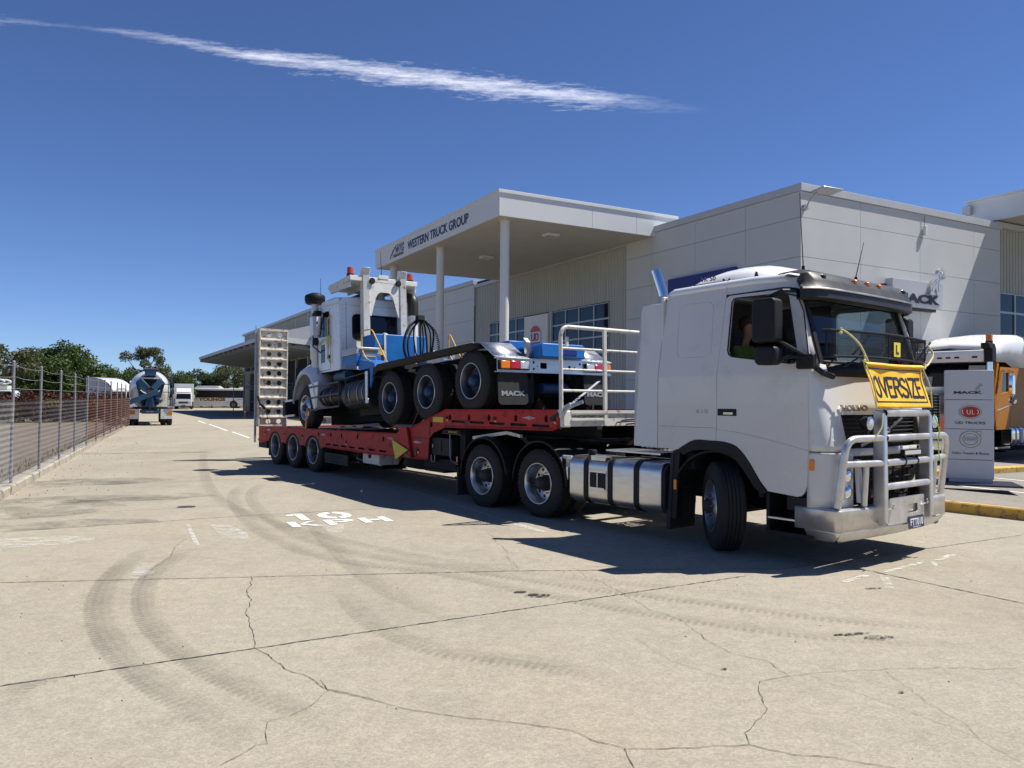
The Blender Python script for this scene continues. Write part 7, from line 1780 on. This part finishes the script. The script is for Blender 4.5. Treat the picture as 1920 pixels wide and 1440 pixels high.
# x forward (away), y left
dr = MB(); dr.lathe([(.52, 0), (.62, .12), (.95, .9), (1.14, 1.6), (1.18, 2.3), (1.12, 3.0), (.85, 3.9), (.5, 4.2), (0, 4.25)], org=(1.0, 0, 2.55), axis=(1, 0, -.20), n=36); dr.build("drum", "white_paint", MX, smooth=60)
MB().lathe([(.50, -.02), (.60, .0), (.66, .10), (.60, .12)], org=(.98, 0, 2.56), axis=(1, 0, -.20), n=32).build("drum_ring", "rim_steel", MX)
MB().prism([(-.36, 3.38), (.36, 3.38), (.27, 2.95), (-.27, 2.95)], 'x', .35, .95).build("hopper", "mixer_blue", MX, bevel=.02); MB().box(.33, .97, -.40, .40, 3.36, 3.42).build("hopper_rim", "rim_steel", MX)
MB().box(.5, .8, -.62, .62, 2.78, 2.87).build("cross_beam", "white_paint", MX)
for s in (-1, 1):
    MB().add([(.42, s * .62, 2.80), (.42, s * .80, 2.55), (.42, s * .50, 1.30), (.42, s * .25, 1.10), (.42, s * .12, 1.55), (.42, s * .20, 2.1)], [(0, 1, 2, 3, 4, 5)]).build("frame_side", "mixer_blue", MX, solid=.10)
    MB().bar((.20, s * .60, 2.70), (.10, s * .12, 2.15), .34, .30, (1, 0, .2)).build("collector", "mixer_blue", MX, bevel=.02)
    MB().tube([(.0, s * .52, 2.1), (-.02, s * .40, 1.98), (-.02, s * .22, 1.90)], .03, 6).build("hose", "dull_white", MX)
    MB().box(.0, .06, min(s * .58, s * 1.22), max(s * .58, s * 1.22), .40, .98).build("mud_flap", "dull_white", MX)
    (MB().box(-.02, -.0, .80, 1.18, .66, .90) if s > 0 else MB().add([(-.01, -1.20, .62), (-.01, -1.20, .93), (-.01, -.86, .66)], [(0, 1, 2)])).build("warning_marker", "truck_yellow", MX)
    MB().box(-.03, .0, min(s * .80, s * 1.20), max(s * .80, s * 1.20), .99, 1.08).build("light_tray", "mixer_blue", MX); MB().box(-.05, -.03, s * 1.05 - .10, s * 1.05 + .10, 1.0, 1.06).build("tail_lamp", "lamp_red", MX)
MB().cyl((.1, 0, 1.0), (.1, 0, 1.95), .10, n=14).prism([(-.32, 1.0), (.32, 1.0), (.14, 1.75), (-.14, 1.75)], 'x', .15, .35).build("chute_pivot", "mixer_blue", MX)
MB().box(.2, .3, -.22, .22, 1.9, 2.15).build("throat_flap", "orange_paint", MX)
MB().bar((-.15, 1.28, 1.30), (-.15, -.42, 2.02), .30, .26, (1, 0, 0)).build("chute", "mixer_blue", MX, bevel=.02)
MB().bar((-.1, -.3, 1.72), (-.1, -.62, 1.42), .2, .2).sphere((-.15, -.50, 1.52), .16, .18, .14, 10, 8).build("chute_clamp", "hub_blue", MX)
MB().box(-.02, .1, -.55, .55, .75, .95).build("rear_beam", "mixer_blue", MX); text("plate_lettering", "MIXER", frame((-.03, .22, .80), (0, -1, 0), (0, 0, 1)), .44, .06, "sign_white", MX, depth=.004)
MB().box(.4, 7.5, -.45, .45, .7, .95).box(.1, 2.2, -.95, .95, .98, 1.10).build("chassis", "chassis_black", MX)
for z in (1.2, 1.55, 1.9, 2.25, 2.6): MB().bar((.25, -.98, z), (.25, -1.22, z), .03, .03).build("ladder_rung", "mixer_blue", MX)
MB().bar((.25, -.98, 1.0), (.25, -.98, 2.95), .04, .04).build("ladder_rail", "mixer_blue", MX); MB().bar((.25, -1.22, 1.0), (.25, -1.22, 2.95), .04, .04).build("ladder_rail", "mixer_blue", MX)
MB().box(.3, .8, -1.25, -.60, 2.45, 2.50).box(.3, .8, -1.25, -.60, 1.98, 2.02).build("ladder_platform", "mixer_blue", MX)
MB().box(6.2, 7.9, -1.2, 1.2, .9, 2.75).build("cab", "white_paint", MX, bevel=.06)
mwh = make_wheel(r=.5, kind='drive', rim='rim_steel'); fst = True
for x in (.75, 2.05, 6.9):
    for s in (-1, 1): put_wheel(mwh, MX, x, .5, s, y=1.22, first=fst); fst = False

def simple_wheel(x, y, z, r, wd, parent, side):
    m = MB(); m.lathe([(r * .55, 0), (r * .9, .01), (r, -.03), (r, -wd + .03), (r * .9, -wd)], axis=(0, side, 0), n=28); w_ = m.build("wheel", "rubber", parent); w_.location = (x, y, z)
    MB().lathe([(0, -.06), (r * .25, -.05), (r * .3, .0), (r * .45, -.04), (r * .56, -.005)], axis=(0, side, 0), n=24).build("rim", "rim_alloy", w_)
# coach
BU = thing("coach", "white YOUNGS coach with dark window band parked across the end of the yard", "bus", loc=(-52.6, 121.0, 0), rz=radians(6))
L_ = 14.0
MB().box(0, L_, -1.25, 1.25, .28, 1.62).build("lower_body", "white_paint", BU, bevel=.06); MB().box(.1, L_ - .05, -1.22, 1.22, 1.63, 2.72).build("window_band", "bus_glass", BU, bevel=.05); MB().box(0, L_, -1.25, 1.25, 2.73, 3.05).build("roof", "white_paint", BU, bevel=.10, seg=4)
for a, b, h in ((3.4, 7.4, .38), (8.3, 9.5, .14), (9.8, 12.4, .26)): MB().prism([(a, 3.03), (a + .5, 3.03 + h), (b - .5, 3.03 + h), (b, 3.03)], 'y', -.95, .95).build("roof_unit", "white_paint", BU, bevel=.03)
for x in (2.2, 4.4, 6.6, 8.8, 11.0): MB().box(x - .03, x + .03, -1.235, -1.215, 1.65, 2.70).build("window_bar", "black_plastic", BU)
for x in (1.5, 3.8, 6.2, 10.2): MB().box(x - .006, x + .006, -1.258, -1.25, .35, 1.30).build("panel_joint", "trim_grey", BU)
MB().box(0.2, L_, -1.258, -1.25, .88, .895).build("panel_joint", "trim_grey", BU)
for x in (2.1, 4.1, 6.1): MB().box(x - .08, x + .08, -1.262, -1.25, .42, .50).build("side_lamp", "black_plastic", BU)
text("coach_lettering", "YOUNGS", frame((4.10, -1.256, 1.06), (1, 0, 0), (0, 0, 1)), 4.1, .56, "sign_yellow", BU, depth=.01, bold=.09); text("coach_lettering", "YOUNGS", frame((4.14, -1.262, 1.08), (1, 0, 0), (0, 0, 1)), 4.0, .50, "maroon", BU, depth=.01, bold=.03)
MB().tube([(8.2, -1.262, .80), (9.2, -1.262, 1.15), (10.3, -1.262, 1.35), (12, -1.262, 1.42)], .025, 6).build("stripe", "maroon", BU)
for x in (9.4, 1.8):
    for s in (-1, 1):
        MB().lathe([(.0, .02), (.60, .02), (.60, 0)], org=(x, s * 1.25, .56), axis=(0, s, 0), n=26).build("wheel_arch", "chassis_black", BU); simple_wheel(x, s * 1.29, .50, .50, .28, BU, s)
# white box truck, head on
BT = thing("box_truck", "white box truck facing the camera beside the coach", "truck", loc=(-45.5, 108.0, 0), rz=radians(-68))
MB().box(-6.5, -.1, -1.25, 1.25, 1.0, 3.50).build("cargo_box", "white_paint", BT, bevel=.02)
MB().prism([(0, .55), (1.75, .55), (1.80, 1.3), (1.62, 2.25), (0, 2.35)], 'y', -1.05, 1.05).build("cab", "white_paint", BT, bevel=.08, seg=3)
MB().prism([(.1, 2.35), (1.45, 2.35), (1.0, 2.75), (.1, 2.9)], 'y', -.95, .95).build("roof_deflector", "white_paint", BT, bevel=.06); MB().add([(1.80, -.92, 1.42), (1.80, .92, 1.42), (1.66, .88, 2.12), (1.66, -.88, 2.12)], [(0, 1, 2, 3)]).build("windscreen", "window_glass", BT, smooth=0)
MB().box(1.78, 1.86, -.6, .6, .80, 1.05).build("grille", "dark_steel", BT); MB().box(1.70, 1.90, -1.1, 1.1, .42, .72).build("front_bumper", "trim_grey", BT, bevel=.04); MB().box(1.89, 1.91, -.24, .24, .50, .62).build("number_plate", "sign_black", BT)
for s in (-1, 1):
    MB().box(1.78, 1.84, s * .86 - .12, s * .86 + .12, .86, 1.02).build("headlamp", "lamp_clear", BT); MB().box(1.4, 1.5, s * 1.32 - .09, s * 1.32 + .09, 1.5, 2.0).bar((1.45, s * 1.1, 2.0), (1.45, s * 1.3, 1.95), .03, .03).build("mirror", "sign_white", BT)
    simple_wheel(1.0, s * 1.12, .46, .46, .26, BT, s); simple_wheel(-4.6, s * 1.22, .46, .46, .5, BT, s)
MB().box(-6.4, 1.5, -.4, .4, .55, .98).build("chassis", "chassis_black", BT)
# white sleeper truck behind the hedge and a utility with rack
WT = thing("parked_truck", "white prime mover with a curved wind deflector parked behind the shrub bank", "truck", loc=(-33.2, 62.5, 0), rz=radians(-10))
rows = []
for k in range(9):
    a = pi / 2 * k / 8; rows.append([(.3 + 1.9 * sin(a), y, 2.05 + 1.15 * cos(a)) for y in (-1.2, -1.15, 1.15, 1.2)])
wm = MB(); wm.grid([[(-.2, y, 3.20) for y in (-1.2, -1.15, 1.15, 1.2)]] + rows); wm.build("wind_deflector", "white_paint", WT, solid=.03, smooth=60)
MB().prism([(-.2, .8), (1.9, .8), (2.25, 1.5), (2.1, 2.1), (1.95, 2.4), (1.6, 2.85), (1.1, 3.08), (.3, 3.16), (-.2, 3.16)], 'y', -1.17, 1.17).build("cab", "trim_grey", WT, bevel=.03); MB().prism([(1.2, 1.62), (2.3, 1.62), (2.15, 2.08), (1.2, 2.1)], 'y', -1.185, 1.185).build("windows", "window_glass", WT)
MB().box(-5, -.2, -.45, .45, .6, .9).build("chassis", "chassis_black", WT); MB().tube(fillet([(2.3, -1.3, .9), (3.3, -1.2, .9), (3.4, -1.2, 2.3), (2.6, -1.25, 2.3)], .1), .05, 8).build("side_ladder", "dull_white", WT)
for x in (1.4, -3.2, -4.5):
    for s in (-1, 1): simple_wheel(x, s * 1.2, .5, .5, .28, WT, s)
UT = thing("rack_truck", "white truck with a tubular roof rack half cut by the left edge", "truck", loc=(-41.2, 58.5, 0), rz=radians(20))
MB().box(-2.5, 2.2, -1.0, 1.0, .7, 1.4).build("tray", "dull_white", UT, bevel=.03); MB().prism([(2.2, .6), (3.9, .6), (3.9, 1.4), (3.3, 2.1), (2.2, 2.1)], 'y', -1.0, 1.0).build("cab", "white_paint", UT, bevel=.05); MB().prism([(2.5, 1.5), (3.7, 1.5), (3.25, 2.0), (2.5, 2.0)], 'y', -1.01, 1.01).build("windows", "window_glass", UT)
for s in (-1, 1):
    MB().tube(fillet([(-2.3, s * .95, 1.3), (-2.3, s * .95, 2.9), (2.6, s * .95, 2.9), (2.9, s * .95, 2.75), (2.6, s * .95, 2.6), (-2.3, s * .95, 2.6)], .12), .07, 8).build("rack_rail", "white_paint", UT); MB().tube([(1.6, s * .95, 1.3), (1.7, s * .95, 2.85)], .07, 8).build("rack_post", "white_paint", UT)
    simple_wheel(3.0, s * 1.02, .4, .4, .24, UT, s); simple_wheel(-1.4, s * 1.02, .4, .4, .24, UT, s)
MB().box(2.3, 3.0, -.8, .8, 2.15, 2.45).build("headache_board", "dull_white", UT)
# gate frame, barrier and bollard by the shed
GT = thing("yard_gate", "tall galvanised gate frame with rails standing in front of the shed opening", "gate", loc=(-24.6, 73.0, 0), rz=radians(20))
for x, h in ((-1.4, 3.1), (-.5, 3.9), (3.9, 3.2)): MB().cyl((x, 0, 0), (x, 0, h), .07 if x == -.5 else .04, n=10).build("gate_post", "post_grey", GT)
for z, r in ((3.1, .03), (2.75, .06), (2.55, .05), (1.3, .03), (.35, .03)): MB().cyl((-.5, 0, z), (3.9, 0, z), r, n=8).build("gate_rail", "galvanised", GT)
MB().cyl((2.2, 0, .3), (2.2, 0, 2.6), .04, n=8).build("gate_post", "galvanised", GT); MB().tube([(-.5, 0, 2.6), (3.9, 0, 1.6)], .02, 6).build("gate_brace", "galvanised", GT)
SG_ = thing("warning_sign", "small white sign fixed on the yard gate", "sign", loc=(-23.2, 73.35, 0), rz=radians(20)); MB().box(0, 1.05, -.1, -.06, 2.0, 2.45).build("board", "sign_white", SG_); text("sign_lettering", "STOP", frame((.12, -.102, 2.25), (1, 0, 0), (0, 0, 1)), .8, .12, "logo_red", SG_, depth=.003, bold=.02)
MB().box(1.3, 1.85, -.1, -.06, 2.1, 2.5).build("board", "sign_white", SG_)
BO = thing("bollard", "weathered orange and white bollard post near the shed gate", "bollard", loc=(-21.9, 64.0, 0)); MB().cyl((0, 0, 0), (0, 0, 1.05), .09, n=14).build("post", "orange_paint", BO); MB().cyl((0, 0, .45), (0, 0, .62), .095, n=14).build("band", "sign_white", BO); MB().cyl((0, 0, 0), (0, 0, .2), .14, n=14).build("foot", "kerb_yellow", BO)
DB = thing("rubbish_pile", "low heap of dark steel offcuts along the shed gate", "scrap"); DB.location = (-23.5, 70.5, 0); DB.rotation_euler = (0, 0, radians(20))
_d = random.Random(4)
for k in range(16): MB().bar((_d.uniform(0, 3.5), _d.uniform(-.3, .3), _d.uniform(.05, .3)), (_d.uniform(0, 3.5), _d.uniform(-.3, .3), _d.uniform(.05, .35)), .08, .06).build("steel_offcut", "dark_steel", DB)

# ================================================================== vapour trail high up
def contrail_mat():
    m = bpy.data.materials.new("vapour"); m.use_nodes = True; t = m.node_tree; t.nodes.clear(); L = t.links.new
    out = t.nodes.new("ShaderNodeOutputMaterial"); tr = t.nodes.new("ShaderNodeBsdfTransparent"); df = t.nodes.new("ShaderNodeBsdfTranslucent"); df.inputs[0].default_value = (1, 1, 1, 1)
    mx = t.nodes.new("ShaderNodeMixShader"); at_ = t.nodes.new("ShaderNodeAttribute"); at_.attribute_name = "across"; sx = t.nodes.new("ShaderNodeSeparateXYZ"); L(at_.outputs["Vector"], sx.inputs[0])
    tc = t.nodes.new("ShaderNodeTexCoord")
    def nz(sc, det, rough=.65):
        mp = t.nodes.new("ShaderNodeMapping"); mp.inputs["Rotation"].default_value = (0, 0, -.30); mp.inputs["Scale"].default_value = (sc[0], sc[1], 1)
        L(tc.outputs["Object"], mp.inputs[0]); n = t.nodes.new("ShaderNodeTexNoise"); n.inputs["Scale"].default_value = 1; n.inputs["Detail"].default_value = det; n.inputs["Roughness"].default_value = rough; L(mp.outputs[0], n.inputs["Vector"]); return n.outputs["Fac"]
    def M(op, a, b=None, c=None):
        k = t.nodes.new("ShaderNodeMath"); k.operation = op; k.use_clamp = op == 'MULTIPLY_ADD' or False
        for i, q in enumerate((a, b, c)):
            if q is None: continue
            if isinstance(q, (int, float)): k.inputs[i].default_value = q
            else: L(q, k.inputs[i])
        return k.outputs[0]
    v = sx.outputs[1]; dens = sx.outputs[2]
    d = M('ABSOLUTE', M('SUBTRACT', M('MULTIPLY', v, 2.0), 1.0))
    prof = M('SUBTRACT', 1.0, d)
    n1 = nz((.0035, .016), 9, .7); n2 = nz((.018, .04), 8, .75)
    n = M('ADD', M('MULTIPLY', n1, 1.1), M('MULTIPLY', n2, .9))
    a = M('SUBTRACT', M('ADD', M('MULTIPLY', prof, .50), n), 1.16)
    a = M('MAXIMUM', M('MINIMUM', M('MULTIPLY', a, 0.95), 0.70), 0.0)
    L(M('MULTIPLY', a, dens), mx.inputs[0]); L(tr.outputs[0], mx.inputs[1]); L(df.outputs[0], mx.inputs[2]); L(mx.outputs[0], out.inputs[0]); MATS["vapour"] = m
contrail_mat()
pts = [((-40, 33), 24, .32), ((0, 38), 26, .38), ((60, 43), 18, .22), ((140, 50), 10, .08), ((220, 58), 16, .22), ((330, 76), 30, .45), ((450, 99), 42, .65), ((600, 123), 54, .75), ((760, 142), 58, .8), ((900, 160), 62, .88), ((1040, 176), 62, .85), ((1110, 184), 56, .70), ((1170, 190), 46, .35), ((1240, 198), 34, .12), ((1330, 208), 20, .0)]
vs, at_, fs = [], [], []
HC = 1000.0
for i, ((u_, v_), wd, dn) in enumerate(pts):
    for q in range(5):
        t_ = q / 4; p = gz(u_, v_ - wd * 1.1 * (t_ - .5) * -1.0, HC); vs.append(tuple(p)); at_.append((0, t_, dn))
for i in range(len(pts) - 1):
    for q in range(4): a = i * 5 + q; fs.append((a, a + 1, a + 6, a + 5))
me = bpy.data.meshes.new("vapour_trail"); me.from_pydata(vs, [], fs); me.materials.append(MATS["vapour"])
aa = me.attributes.new("across", 'FLOAT_VECTOR', 'POINT')
for k, q in enumerate(at_): aa.data[k].vector = q
obj("vapour_trail", me, label="long white aircraft vapour trail slanting across the blue sky", cat="cloud")
bpy.context.view_layer.update()
